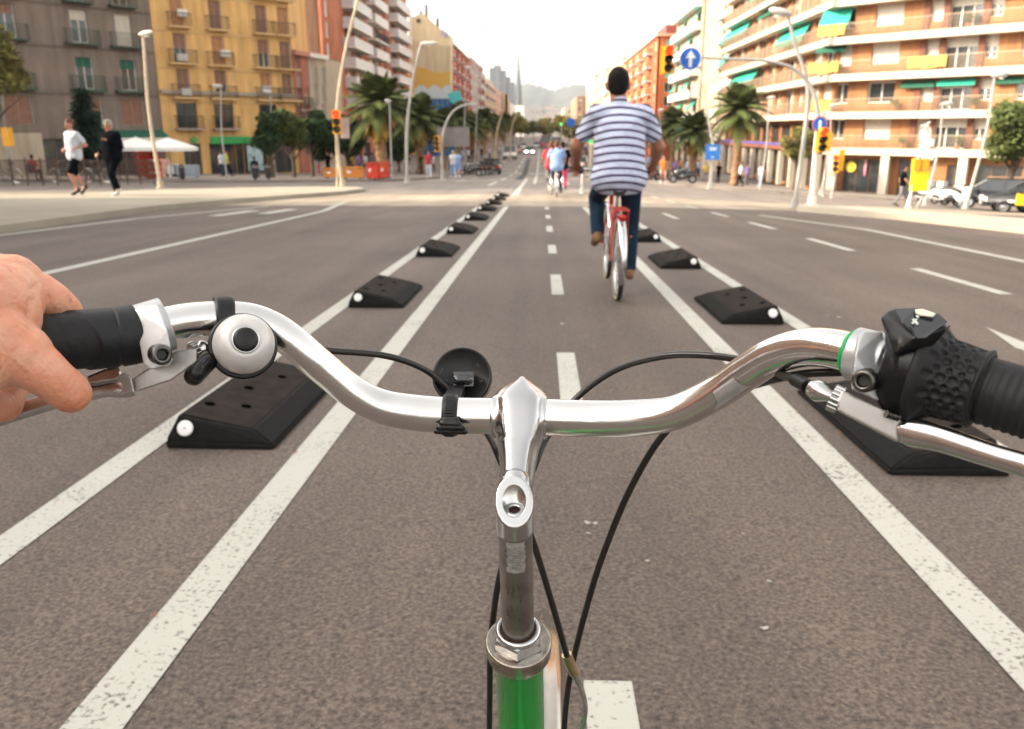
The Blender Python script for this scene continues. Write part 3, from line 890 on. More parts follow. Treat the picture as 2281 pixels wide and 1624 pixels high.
row_building('apartment_building', 'brown brick block at the far end of the right row', 17.5, 430, 520, ztop(1285, 214, 430), M('brown_brick_far', (0.36, 0.18, 0.11), .85, vary=.1), 1, 5, 9, kb, depth=5)
row_building('apartment_building', 'tan block left of the brown brick one at the far end', 14.5, 540, 640, ztop(1262, 238, 540), CREAM, 1, 4, 10, kb, depth=9)
row_building('apartment_building', 'small pale house on the far side of the church spire', -12, 600, 680, ztop(1160, 235, 600), WHITE, -1, 3, 9, kb, depth=10)
row_building('apartment_building', 'grey domed block at the end of the avenue', 2, 820, 880, ztop(1180, 238, 820), M('far_grey', (.28, .27, .26), .9, vary=.1), -1, 4, 8, kb, depth=20)

# cream building with green awnings, and the cream tower
q = Building('apartment_building', 'cream building with green awnings under the blue arrow sign', 'building', [(22.4, 149), (22.4, 125.3)], [(40, 125.3), (40, 149)], -4.6, ztop(1520, 14, 135) + 4.6, M('cream_sunny2', (0.50, 0.41, 0.29), .85, vary=.1, scale=.4))
for k in range(7):
    z = 4.2 + k * 3.05
    for j in range(4):
        u = 3 + 5.9 * j
        q.win(0, u, z + .1, 2.2, 2.1, ('glass', 'half', 'blind')[(j + k) % 3], AWN_M if (j * k) % 2 else BLIND_W)
        if j % 2 == k % 2: q.awning(0, u, z + 2.5, 3.2, 1.0, .9, AWN_G)
    q.balcony(0, 11.8, z, 22, 1.1, 'panel', WHITE, WHITE, t=.2, rh=.9)
for j in range(4): q.win(0, 3 + 5.9 * j, .1, 3.6, 3.0, 'glass', frame=FRAME_B)
q.finish(WHITE)
q = Building('apartment_building', 'cream tower block with one column of dark windows beside the big brick building', 'building', [(22.7, 124.9), (22.7, 108.4), (24.2, 107.5)], [(40, 107.8), (40, 124.9)], -4.6, 34, M('cream_tower', (0.48, 0.39, 0.28), .85, vary=.08, scale=.4))
for k in range(10):
    z = 4.6 + k * 2.9
    for u in (3.4, 8.2, 13.0):
        q.win(0, u, z, 2.6 if u == 13.0 else 1.3, 1.7, 'glass' if u == 13 else 'third', BLIND_W)
    q.balcony(0, 13.0, z - .1, 3.2, .9, 'panel', WHITE, WHITE, t=.18, rh=.8)
q.finish(WHITE)

# the big brick corner building on the right
OBRICK = M('orange_facing_brick', (0.33, 0.150, 0.062), .85, vary=.14, scale=.5, bump=.15, bscale=14)
D1 = Vector((0.704, -0.71, 0)).normalized()
E1 = (22.8 + D1.x * 27, 69 + D1.y * 27)
g = Building('apartment_building', 'big orange brick corner building with long white balconies and yellow banners', 'building', [(22.8, 108), (22.8, 69), E1], [(E1[0] + 10, E1[1] + 10), (44, 108)], -3.75, 26, OBRICK)
zs = [g.uz(1, 2029, p)[1] for p in (339, 256, 168, 82)]
dz = (zs[3] - zs[0]) / 3
zs += [zs[3] + dz, zs[3] + 2 * dz, zs[3] + 3 * dz]
crop = lambda x: g.uz(1, 1782 + x * .3086, 250)[0]
SL = M('white_balcony_edge', (0.52, 0.46, 0.37), .7, vary=.05, scale=.8)
ops = [(130, 215), (235, 330), (470, 665), (850, 955), (985, 1230), (1262, 1360), (1530, 1650), (1700, 1790), (1860, 2000)]
L1 = g.frame(1)[2]; L0 = g.frame(0)[2]
for k, z in enumerate(zs):
    for j, (a, e) in enumerate(ops):
        ua, ub = crop(a), crop(e)
        if ub > L1 - .3: continue
        kd = {0: 'glass', 2: 'blind' if k != 1 else 'glass', 3: 'blind', 4: 'third', 5: 'half', 6: 'third'}.get(j, rb.choice(['glass', 'blind', 'half']))
        tall = j in (0, 4)
        g.win(1, (ua + ub) / 2, z + (.28 if tall else .9), ub - ua, 2.1 if tall else 1.5, kd, BLIND_W, mull=2 if j == 4 else 1, y=.24)
    # dark piers between the loggia windows
    for x in (832, 970, 1246):
        uu = crop(x); g.band(1, uu - .22, uu + .22, z + 1.35, 2.1, .1, M('dark_pier', (.16, .06, .035), .8), 'pier')
    w1 = L1 - .9
    g.balcony(1, w1 / 2 + .05, z, w1, 1.0, 'bars', RAIL_O, SL, t=.5, rh=.95)
    # avenue side, only from the second slab up
    if k == 0: continue
    g.balcony(0, L0 / 2 + .4, z, L0 + .8, 1.0, 'bars', RAIL_O, SL, t=.5, rh=.95)
    n0 = 11
    for j in range(n0):
        u = L0 * (j + .5) / n0
        wide = j % 3 == 1
        g.win(0, u, z + (.28 if wide else .9), 2.3 if wide else 1.5, 2.1 if wide else 1.4, rb.choice(['glass', 'blind', 'half', 'glass']), BLIND_W, y=.24)
        if j % 2: g.band(0, u + 1.35, u + 1.85, z + 1.3, 2.2, .1, SL, 'pier')
# awnings: on the street side and at the corner
for (i, px0, px1, k, mt, d, dr) in ((1, 1820, 1883, 3, AWN_G, .75, 1.25), (0, 1735, 1796, 3, AWN_G, .8, 1.3), (0, 1613, 1665, 4, AWN_G, .8, 1.2), (0, 1640, 1690, 2, AWN_G, .8, 1.1), (0, 1606, 1634, 2, BLIND_W, .8, 1.2), (0, 1668, 1700, 5, AWN_G, .8, 1.1), (0, 1690, 1720, 4, AWN_D, .7, .5), (0, 1600, 1622, 3, AWN_G, .8, 1.0), (1, 2010, 2085, 1, AWN_D, .4, .25), (1, 2090, 2175, 1, AWN_G, .4, .2), (1, 2215, 2280, 1, AWN_D, .4, .2), (1, 1815, 1880, 2, AWN_D, .4, .2)):
    ua, ub = g.uz(i, px0, 200)[0], g.uz(i, px1, 200)[0]
    g.awning(i, (ua + ub) / 2, zs[k] + dz - .3, abs(ub - ua), d, dr, mt)
# ground floor: glazing, entrance, door, white columns
u0, u1 = crop(352), crop(645)
g.win(1, (u0 + u1) / 2, .15, u1 - u0, zs[0] - .75, 'glass', frame=FRAME_B, mull=2)
u0, u1 = crop(60), crop(262)
g.win(1, (u0 + u1) / 2, .15, u1 - u0, zs[0] - .75, 'glass', frame=FRAME_B, mull=1)
u0, u1 = crop(1118), crop(1225)
g.win(1, (u0 + u1) / 2, .1, u1 - u0, zs[0] - .9, 'glass', frame=FRAME_B, mull=1)
u0, u1 = crop(760), crop(950)
g.win(1, (u0 + u1) / 2, .1, u1 - u0, zs[0] - .6, 'glass', frame=FRAME_B, mull=0)
u0 = crop(1500)
g.win(1, u0, .15, 3.0, zs[0] - .9, 'glass', frame=FRAME_B, mull=2)
for x in (308, 692, 1262, 1800):
    uu = crop(x); m = MB(); m.box((0, -.72, (zs[0] - .25) / 2), (.62, .4, zs[0] - .27)); g.put(1, m.mesh('column', SL), 'column', uu, 0, 0)
uu = crop(410); m = MB(); m.cyl((0, -.05, 0), (0, -.03, 0), .42, n=18); g.put(1, m.mesh('shop_logo', M('yellow_disc', (.65, .50, .05), .5)), 'shop_logo', uu, .05, 2.1)
uu = crop(515); m = MB(); m.box((0, 0, 0), (.18, .03, 1.5)); g.put(1, m.mesh('poster', M('pink_strip', (.6, .25, .3), .6)), 'poster', uu, .03, 2.2)
for j in range(11):
    u = L0 * (j + .5) / 11
    g.win(0, u, .15, 2.5, 2.9, 'glass', frame=FRAME_B, mull=1)
    g.win(0, u, zs[1] - 2.4, 2.9, 1.9, 'glass', frame=FRAME_B, mull=2)
    m = MB(); m.box((0, -.72, 1.5), (.5, .4, 3.0)); g.put(0, m.mesh('column', SL), 'column', u + 1.75, 0, 0)
g.band(0, .3, L0 - .1, 3.45, .6, .9, M('brown_fascia', (.22, .08, .05), .7), 'shop_fascia')
g.band(0, .3, L0 - .1, 3.62, .16, .93, M('blue_line', (.08, .10, .45), .5), 'shop_fascia')
g.finish(SL)
GROOT = g
# yellow banners hanging on the balcony rails
BAN = M('yellow_banner', (0.52, 0.36, 0.08), .8, vary=.08, scale=2)
for (i, x0, x1, k, lab) in ((1, 125, 310, 3, 'yellow banner on the balcony rail under the big green awning'), (1, 780, 1050, 2, 'longest yellow banner on the third balcony row of the brick building'), (1, 80, 290, 2, 'yellow banner by potted plants at the building corner, third row'), (1, 130, 262, 1, 'yellow banner lowest of those near the building corner')):
    ua, ub = crop(x0), crop(x1); m = MB(); n = 14; v = []
    for j in range(n + 1):
        t = j / n
        for q_, zz in enumerate((.0, -.4, -.8)):
            v.append(((ub - ua) * (t - .5), -.03 * math.sin(t * 23 + q_) - .01 * q_, zz + .05 * math.sin(t * 9) * (q_ == 2)))
    f = [(j * 3 + a, (j + 1) * 3 + a, (j + 1) * 3 + a + 1, j * 3 + a + 1) for j in range(n) for a in range(2)]
    v2 = [(p[0], p[1] - .01, p[2]) for p in v]; N = len(v)
    m.raw(v + v2, f + [tuple(a + N for a in reversed(q_)) for q_ in f], True)
    l, ang = g.loc(1, (ua + ub) / 2, -1.07, zs[k] + 1.2)
    o = link('banner', m.mesh('banner', BAN), None, (l[0] + 22.8, l[1] + 108, l[2] - 3.75), (0, 0, ang))
    tag(o, lab, 'banner', 'yellow banners on balcony rails')
# pots and plants on balconies
for j, (x, k) in enumerate(((225, 2), (270, 2), (700, 1), (1270, 1), (1150, 3), (790, 0), (1190, 0))):
    l, ang = g.loc(1, crop(x), -.55, zs[k] + .25)
    rt = empty('potted_plant', ['potted plant by the yellow banner at the building corner, third balcony row', 'second potted plant right of it on the same balcony, third row', 'potted plant left of the loggia on the second balcony row', 'potted plant at the right end of the second row loggia', 'potted plant on the top visible balcony row', 'potted plant by the loggia window on the lowest balcony', 'potted plant right on the lowest balcony above the dark entrance'][j], 'plant', (l[0] + 22.8, l[1] + 108, l[2] - 3.75), group='potted plants on the balconies')
    m = MB(); m.cyl((0, 0, 0), (0, 0, .3), .13, .18); m.build('pot', M('terracotta', (.4, .15, .07), .8), rt)
    m = MB(); rr = random.Random(j)
    for _ in range(120):
        d = Vector((rr.gauss(0, 1), rr.gauss(0, 1), rr.gauss(0, 1))).normalized() * rr.uniform(.1, .42); c_ = Vector((0, 0, .62)) + d
        a = Vector((rr.gauss(0, 1), rr.gauss(0, 1), rr.gauss(0, 1))).normalized() * .09; w_ = a.orthogonal().normalized() * .05
        m.face([c_ - a, c_ + w_, c_ + a, c_ - w_])
    m.build('foliage', M('plant_green', (.07, .12, .03), .7, vary=.4, scale=8), rt)

# the block that stands left of the street beside the camera: it shades the lane
s = Building('apartment_building', 'brown brick street block standing left of the bike lane beside the near pavement', 'building', [(-21, -70), (-21, 19.5), (-34, 19.5)], [(-38, 18), (-38, -70)], -1.4, 17.2, M('near_block_brick', (.40, .22, .15), .85, vary=.12, scale=.5))
for k in range(4):
    for j in range(26): s.win(0, 3 + 3.4 * j, 4.2 + 3.2 * k, 1.3, 1.9, rb.choice(['glass', 'half', 'blind']), BLIND_W)
for j in range(20): s.win(0, 3 + 4.4 * j, .1, 3.4, 3.0, 'glass', frame=FRAME_B)
s.finish(STONE)

s = Building('apartment_building', 'unseen tall cream block added left of the joggers to shade the far crossing', 'building', [(-58, 29.5), (-41, 29.5), (-41, 50)], [(-58, 50)], -2.0, 27, M('second_block_cream', (.48, .40, .30), .85, vary=.1, scale=.5))  # out of view, added so its shadow ends the sunlit strip
for k in range(7):
    for j in range(6): s.win(1, 2 + 3.2 * j, 4.2 + 3.1 * k, 1.3, 1.9, rb.choice(['glass', 'half', 'blind']), BLIND_W)
    for j in range(5): s.win(0, 2 + 3.2 * j, 4.2 + 3.1 * k, 1.3, 1.9, rb.choice(['glass', 'half', 'blind']), BLIND_W)
for j in range(4): s.win(1, 3 + 4.6 * j, .1, 3.4, 3.0, 'glass', frame=FRAME_B)
s.finish(STONE)

# far church towers, spire and crane
FARST = M('church_stone', (0.10, 0.11, 0.13), .9, vary=.15, scale=.05)
rt = empty('church', 'far church with a slim dark spire and scaffolded towers above the avenue', 'church', (at(1150, 290, 1500).x, 1500, -6))
def tower(px, w, top, name='tower', Y=1500, sp=True):
    p = at(px, 290, Y); z1 = at(px, top, Y).z; w = w / FOC * Y; m = MB()
    if sp:
        m.lathe((p.x, Y, -6), (0, 0, 1), [(w * .5, 0), (w * .48, (z1 + 6) * .45), (w * .36, (z1 + 6) * .62), (w * .14, (z1 + 6) * .8), (w * .05, z1 + 6)], 8)
    else: m.box((p.x, Y, (z1 - 6) / 2), (w, w, z1 + 6))
    m.build(name, FARST, rt, world=True)
tower(1155, 15, 118, 'spire')
tower(1155, 20, 205, 'tower')
for px, w, tp in ((1097, 10, 152), (1109, 14, 147), (1121, 12, 158), (1133, 8, 172), (1142, 9, 184)): tower(px, w, tp, 'tower', sp=False)
for px, tp in ((1093, 140), (1118, 142), (1128, 150)): tower(px, 3, tp, 'pinnacle')
CR = M('crane_grey', (.14, .15, .17), .6)
for (px, pyt, a0, a1, jy, Y, lab) in ((1108, 45, 1078, 1180, 57, 1300, 'pale tower crane with a long jib over the far towers'), (1152, 88, 1140, 1172, 92, 1600, 'smaller faint crane behind the church spire')):
    p = at(px, 290, Y); zt = at(px, pyt, Y).z; zj = at(px, jy, Y).z
    rc = empty('tower_crane', lab, 'crane', (p.x, Y, -6)); w = .9
    m = MB()
    for sx in (-1, 1):
        for sy in (-1, 1): m.cyl((p.x + sx * w, Y + sy * w, -6), (p.x + sx * w, Y + sy * w, zj), .22, n=5)
    k = -6
    sgn = 1
    while k < zj - 4: m.cyl((p.x - sgn * w, Y - w, k), (p.x + sgn * w, Y - w, k + 4), .14, n=4); k += 4; sgn = -sgn
    m.build('mast', CR, rc, world=True)
    m = MB(); x0, x1 = at(a0, 290, Y).x, at(a1, 290, Y).x
    for dz_ in (0, 1.6): m.cyl((x0, Y, zj + dz_), (x1, Y, zj + dz_), .25, n=5)
    n = 16
    for j in range(n): m.cyl((x0 + (x1 - x0) * j / n, Y, zj + 1.6 * (j % 2)), (x0 + (x1 - x0) * (j + 1) / n, Y, zj + 1.6 * ((j + 1) % 2)), .14, n=4)
    m.build('jib', CR, rc, world=True)
    m = MB(); m.cyl((p.x, Y, zj), (p.x, Y, zt), .4, n=5); m.cyl((p.x, Y, zt), (x1 * .7 + p.x * .3, Y, zj + 1.6), .1, n=4); m.cyl((p.x, Y, zt), (x0, Y, zj + 1.6), .1, n=4); m.build('apex', CR, rc, world=True)
    m = MB(); m.box((x0 + 2, Y, zj - 1.5), (3, 2, 3)); m.build('counterweight', CR, rc, world=True)
# ------------------------------------------------------------------ lane separators
RUB = M('black_rubber', (0.006, 0.0055, 0.0055), 0.9, vary=0.35, scale=30, bump=.6, bscale=140, spec=.25, bdist=.004)
RUBT = M('dusty_rubber_top', (0.020, 0.0155, 0.0135), 0.95, vary=0.35, scale=14, bump=.6, bscale=140, spec=.2, bdist=.004)
REFW = M('white_reflector', (0.80, 0.80, 0.80), 0.3, vary=.04, spec=.8)
def separator_mesh():
    """local: x from the lane side (0) to the traffic side (0.43), y front (0) to back (1.15)"""
    L, W = 1.12, 0.43
    base = [(0, 0), (W, 0), (W, L), (0, L)]
    top = [(0.095, 0.045, .068), (W - .045, 0.045, .128), (W - .045, L - .10, .128), (0.095, L - .10, .068)]
    mid = [(0.0, 0.0, .018), (W, 0, .03), (W, L, .03), (0, L, .018)]
    bm = bmesh.new()
    v = [bm.verts.new((x, y, 0)) for x, y in base] + [bm.verts.new(p) for p in mid] + [bm.verts.new(p) for p in top]
    for a in (0, 4):
        for i in range(4): bm.faces.new((v[a + i], v[a + (i + 1) % 4], v[a + 4 + (i + 1) % 4], v[a + 4 + i]))
    bm.faces.new(v[8:12]); bm.faces.new(v[3::-1])
    bmesh.ops.bevel(bm, geom=[e for e in bm.edges if not all(w.co.z < .001 for w in e.verts)], offset=.009, segments=2, affect='EDGES')
    me = bpy.data.meshes.new('rubber_body'); bm.to_mesh(me); bm.free()
    me.materials.append(RUB); me.materials.append(RUBT)
    for p in me.polygons:
        if p.normal.z > .93 and p.center.z > .05: p.material_index = 1
    return me
SEP = separator_mesh()
def sep_z(x): return .068 + (.128 - .068) * (x - .095) / (.385 - .095)
m = MB()
m.cyl((0, 0, -.002), (0, 0, .0015), .021, n=16); m.cyl((0, 0, .0015), (0, 0, .0022), .012, n=12)
HOLE = m.mesh('bolt_hole', M('bolt_hole_shade', (.002, .002, .002), 1.0, spec=0))  # flat black disc, the dark inside the hole is put into its colour
m = MB(); m.lathe((0, 0, 0), (0, -1, 0), [(.0, .0035), (.026, .0032), (.0295, .0025), (.031, .001), (.031, -.006)], 28)
DISC = m.mesh('reflector', REFW)
m = MB(); m.cyl((0, -.0030, 0), (0, -.0045, 0), .004, n=10); PIN = m.mesh('pin', M('grey_pin', (.3, .3, .3), .4))
labs_l = ['black rubber lane separator filling the space under the silver bell', 'second black rubber separator from the camera in the left row', 'third separator of the left row, just past the second white dash', 'fourth separator from the camera in the left row', 'fifth separator from the camera in the left row', 'sixth separator from the camera in the left row', 'seventh separator from the camera in the left row', 'eighth separator of the left row, at the edge of the sunlit crossing', 'ninth and last separator of the left row before the sunlit crossing']
labs_r = ['black rubber lane separator half hidden under the right brake lever', 'second separator of the right row with white reflector facing the camera', 'third separator of the right row beside the wheel of the red bicycle', 'fourth separator of the right row behind the trouser leg of the cyclist', 'fifth separator of the right row behind the cyclist', 'sixth separator of the right row hidden behind the cyclist', 'last separator of the right row next to the white post']
def separator(x, y, flip, label):
    z = gz(x, y)
    rt = empty('lane_separator', label, 'lane separator', (x, y, z + .004), group='rubber separators along the bike lane')
    rt.rotation_euler = (-math.atan(.0368), 0, 0)
    sx = -1 if flip else 1
    o = link('rubber_body', SEP, rt); o.scale = (sx, 1, 1)
    for hx, hy in ((.2, .28), (.33, .22), (.2, .78), (.33, .85), (.27, .52)):
        tilt = math.atan2(.06, .29)
        h = link('bolt_hole', HOLE, rt, (sx * hx, hy, sep_z(hx) + .001), (0, -tilt * sx, 0))
    d = link('reflector', DISC, rt, (sx * .352, .012, .078), (-.33, 0, 0))
    link('pin', PIN, d)
rs = random.Random(5)
for k, (px, py) in enumerate(((630, 1003), (892, 687), (998, 573), (1055, 522), (1083, 492), (1100, 471), (1118, 457), (1127, 447), (1134, 439))):
    p = ground(px, py); separator(-1.06 if k else -1.04, p.y, True, labs_l[k])
for k, yb in enumerate((2.83, 5.72, 8.85, 11.9, 15.0, 18.1, 21.3)):
    separator(1.27 + .02 * k * .3, yb, False, labs_r[k])

# ------------------------------------------------------------------ trees
BARK = M('bark', (0.10, 0.07, 0.05), .95, vary=.3, scale=4, bump=.6, bscale=14)
PBARK = M('palm_bark', (0.27, 0.155, 0.085), .95, vary=.35, scale=5, bump=.8, bscale=18)
LEAF = {k: M('leaves_' + k, c, .75, vary=.5, scale=1.3, spec=.12) for k, c in dict(dark=(.030, .052, .022), mid=(.075, .095, .030), olive=(.17, .155, .05), palm=(.080, .098, .034), palmdry=(.36, .23, .055), conifer=(.022, .042, .028)).items()}
def leafy(mb, rnd, c, rad, n, size):
    for _ in range(n):
        d = Vector((rnd.gauss(0, 1), rnd.gauss(0, 1), rnd.gauss(0, 1))).normalized()
        k = rnd.random() ** .4
        p = Vector(c) + Vector((d.x * rad[0], d.y * rad[1], d.z * rad[2])) * k
        a = Vector((rnd.gauss(0, 1), rnd.gauss(0, 1), rnd.gauss(0, .6))).normalized() * size * rnd.uniform(.7, 1.3)
        w = a.orthogonal().normalized() * size * .5
        mb.face([p - a, p + w, p + a, p - w])
def tree(label, loc, h, r, kind='mid', trunk_h=None, seed=1, n=2600, size=.16, group=None, tall=1.0, name='street_tree', kind2=None):
    rt = empty(name, label, 'tree', loc, group=group)
    rnd = random.Random(seed); th = trunk_h or h * .35
    m = MB(); tr = .10 + h * .012
    m.tube([(0, 0, -.1), (.05, 0, th * .5), (-.03, .02, th), (0, 0, h * .8)], [tr, tr * .8, tr * .65, .03], 8)
    for k in range(7):
        a = k * 2.4 + rnd.random(); zb = th * (.8 + .1 * k)
        m.tube([(0, 0, zb), (math.cos(a) * r * .4, math.sin(a) * r * .4, zb + r * .5), (math.cos(a) * r * .8, math.sin(a) * r * .8, zb + r * .8)], [tr * .45, tr * .25, .02], 5)
    m.build('trunk', BARK, rt)
    m = MB(); cz = (th + h) / 2; hz = (h - th) / 2
    blobs = 16
    for k in range(blobs):
        d = Vector((rnd.gauss(0, 1), rnd.gauss(0, 1), rnd.gauss(0, 1))).normalized() * rnd.uniform(.25, .8)
        c = (d.x * r, d.y * r, cz + d.z * hz * tall)
        b = rnd.uniform(.28, .5) * r
        leafy(m, rnd, c, (b, b, b * .8), n // blobs, size)
    m.build('crown', LEAF[kind], rt)
    return rt
def conifer(label, loc, h, r, seed=1, group=None):
    rt = empty('conifer_tree', label, 'tree', loc, group=group); rnd = random.Random(seed)
    m = MB(); m.cyl((0, 0, -.1), (0, 0, h * .96), .16, .02, 8); m.build('trunk', BARK, rt)
    m = MB()
    for k in range(17):
        f = k / 17; z = h * (.12 + .84 * f); rr = r * (1 - f) ** .8 + .12; nb = 9
        for j in range(nb):
            a = j * 2 * math.pi / nb + k * 1.3 + rnd.random() * .4; l = rr * rnd.uniform(.75, 1.15)
            for s in range(9):
                t = (s + .5) / 9; p = Vector((math.cos(a) * l * t, math.sin(a) * l * t, z - .25 * l * t))
                for _ in range(3):
                    q = p + Vector((rnd.gauss(0, .1), rnd.gauss(0, .1), rnd.gauss(0, .1)))
                    d = Vector((math.cos(a + rnd.gauss(0, .5)), math.sin(a + rnd.gauss(0, .5)), rnd.gauss(-.2, .2))) * .17
                    w = d.orthogonal().normalized() * .06
                    m.face([q - d, q + w, q + d, q - w])
    m.build('crown', LEAF['conifer'], rt)
    return rt
def palm_meshes(seed, h, r, tr, nf=34):
    rnd = random.Random(seed)
    m = MB(); n = 22
    pts = [(0.06 * math.sin(k * .4), .04 * math.cos(k * .5), h * k / n) for k in range(n + 1)]
    rad = [tr * (1.22 if k < 2 else 1) * (1 + (.07 if k % 2 else -.03)) * (1.18 if k > n - 4 else 1) for k in range(n + 1)]
    m.tube(pts, rad, 12, smooth=False)
    trunk = m.mesh('trunk', PBARK)
    def frond(m, a, el, L, droop):
        N = 11; P = []
        for k in range(N + 1):
            t = k / N; x = L * t * math.cos(el) ; z = L * t * math.sin(el) - droop * L * t ** 2.2
            P.append(Vector((math.cos(a) * x, math.sin(a) * x, h + .1 + z)))
        side = Vector((-math.sin(a), math.cos(a), 0))
        for k in range(N):
            m.tube([P[k], P[k + 1]], .022 * (1 - k / N) + .008, 4, caps=False)
        for k in range(3, N * 4):
            t = k / (N * 4); i = min(int(t * N), N - 1); p = P[i].lerp(P[i + 1], t * N - i); d = (P[i + 1] - P[i]).normalized()
            l = .62 * math.sin(math.pi * min(.97, t * .9 + .12)) * L / 2.4
            for s in (-1, 1):
                q = (side * s + d * .7 + Vector((0, 0, -.35))).normalized() * l * rnd.uniform(.8, 1.1)
                w = d * .05
                m.face([p - w, p + w, p + q + w * .3, p + q - w * .3])
    cg = MB(); cd = MB()
    for k in range(nf):
        a = k * 2.39996; f = k / nf
        el = R(78) - R(105) * f ** .9
        frond(cg, a + rnd.random() * .2, el, r * rnd.uniform(.9, 1.08), .32 + .3 * f)
    for k in range(24):
        frond(cd, k * 2.4 + 1, R(-48) - rnd.random() * .5, r * rnd.uniform(.55, .75), .25)
    return trunk, cg.mesh('crown', LEAF['palm']), cd.mesh('dry_fronds', LEAF['palmdry'])
PALMS = [palm_meshes(1, 4.3, 2.9, .36, 44), palm_meshes(2, 4.0, 2.7, .28, 40), palm_meshes(5, 4.8, 2.6, .25, 36)]
def palm(label, loc, k, sc=1.0, rz=0.0, group=None, sy=None):
    rt = empty('palm_tree', label, 'tree', loc, rz, group=group)
    rt.scale = (sc, sc, sy or sc)
    for me, n in zip(PALMS[k], ('trunk', 'crown', 'dry_fronds')): link(n, me, rt)
    return rt
def base(px, py_or_Y, lift=KERB, Y=None):
    """foot on the pavement: under pixel column px at distance Y"""
    x = at(px, HORIZON, Y).x
    return (x, Y, gz(x, Y) + lift)
AVP = 'palm trees lining the avenue'
palm('large palm with thick trunk behind the red barriers', base(846, 0, Y=60), 0, 1.12, group=AVP)
palm('palm right of the large one, behind the leaning street lamp', base(934, 0, Y=74), 1, 1.15, 1, group=AVP)
lab = iter(['palm behind the curved signal mast, left row', 'palm just past the curved mast of the left row', 'palm above the dark parked car on the left', 'palm beyond the parked car, left row', 'palm near the leaning yellow signal, left row', 'last small palm of the left row'])
for k, (px, Y, s) in enumerate(((985, 92, 1.1), (1020, 108, 1.15), (1052, 128, 1.15), (1080, 150, 1.2), (1104, 178, 1.25), (1124, 215, 1.3))):
    palm(next(lab), base(px, 0, Y=Y), 1 + k % 2, s, k, group=AVP)
palm('lone sunlit palm on the right pavement by the blue panel', base(1645, 0, Y=64), 2, 1.12, 2, group=AVP)
lab = iter(['palm left of the lone one, behind the motorcycle', 'palm second to the left of the lone sunlit one', 'palm under the orange building on the right', 'palm partly behind the striped shirt', 'palm beyond the striped shirt, right row', 'small far palm of the right row'])
for k, (px, Y, s) in enumerate(((1548, 86, 1.15), (1500, 104, 1.15), (1468, 124, 1.1), (1430, 150, 1.2), (1388, 180, 1.2), (1345, 220, 1.2))):
    palm(next(lab), base(px, 0, Y=Y), 1 + k % 2, s, k * 2, group=AVP)
tree('olive leaved tree cut off by the left edge of the photo', (at(-30, 290, 46).x, 46, -1.6), 8.4, 2.6, 'olive', 3.0, 3, 8000)
conifer('dark conifer standing behind the two joggers', (at(192, 290, 48).x, 48, -1.7), 5.3, 1.45, 4)
for k, (px, Y, hh, rr, lb) in enumerate(((600, 56, 4.7, 1.3, 'left one of three small dark trees before the yellow building'), (648, 58, 5.1, 1.45, 'middle one of three small dark trees before the yellow building'), (690, 60, 4.5, 1.35, 'right one of three small dark trees near the signal post'))):
    tree(lb, base(px, 0, Y=Y), hh, rr, 'dark' if k != 1 else 'mid', 1.3, 20 + k, 3600, .14)
for k, (px, Y, hh, lb) in enumerate(((725, 66, 5.2, 'dense dark tree left behind the large palm'), (775, 70, 5.5, 'dense dark tree between the signal post and the large palm'), (885, 84, 5.0, 'dark tree between the two nearest palms'))):
    tree(lb, base(px, 0, Y=Y), hh, 2.0, 'dark', 1.0, 30 + k, 5000, .2)
tree('slender yellow green street tree in front of the brick building shops', base(1780, 0, Y=58), 4.6, 1.2, 'olive', 1.9, 41, 2600, .13)
tree('dense green tree over the parked car at the right edge', (at(2270, 290, 42).x, 42, gz(24, 42) + .1), 5.7, 2.0, 'mid', 2.0, 42, 8000, .13)
FT = 'trees closing off the far end of the avenue'
lab = iter(['round tree at the far end of the avenue, first on the left', 'second far round tree left of the road', 'far tree right above the oncoming headlights', 'yellowish far tree near the green signal', 'yellow tree right of the green signal', 'dark far tree beside the blue round sign', 'far olive tree behind the second cyclist', 'far tree next to the raised arm of the cyclist'])
for k, (px, Y, hh, kd) in enumerate(((1142, 260, 9, 'mid'), (1160, 330, 9, 'olive'), (1188, 380, 8, 'dark'), (1212, 330, 9, 'olive'), (1250, 260, 9, 'olive'), (1285, 220, 8, 'mid'), (1310, 250, 9, 'olive'), (1268, 340, 9, 'dark'))):
    tree(next(lab), base(px, 0, Y=Y), hh, 4, 'olive' if k != 2 else 'mid', 2, 50 + k, 1500, .6, group=FT)

# ------------------------------------------------------------------ poles, lamps, signals
STEEL = M('galvanised_steel', (0.36, 0.35, 0.33), .5, vary=.12, scale=2)
PALEP = M('cream_painted_pole', (0.46, 0.385, 0.28), .55, vary=.15, scale=3)
WHITEP = M('white_pole', (0.74, 0.70, 0.62), .45, vary=.05)
SIGY = M('signal_yellow', (0.75, 0.36, 0.015), .45, vary=.05)
SIGD = M('signal_dark', (0.03, 0.03, 0.03), .6)
LRED = M('red_lamp', (.8, .05, .02), .4, vary=0, emit=1.3, ecol=(1, .018, .004))
LGRN = M('green_lamp', (.05, .8, .2), .4, vary=0, emit=.45, ecol=(.02, .9, .22))
LOFF = M('lamp_off', (.02, .02, .02), .3)
BLUE = M('sign_blue', (0.01, 0.12, 0.55), .4, vary=.03)
SWHITE = M('sign_white', (0.78, 0.78, 0.76), .4, vary=.03)
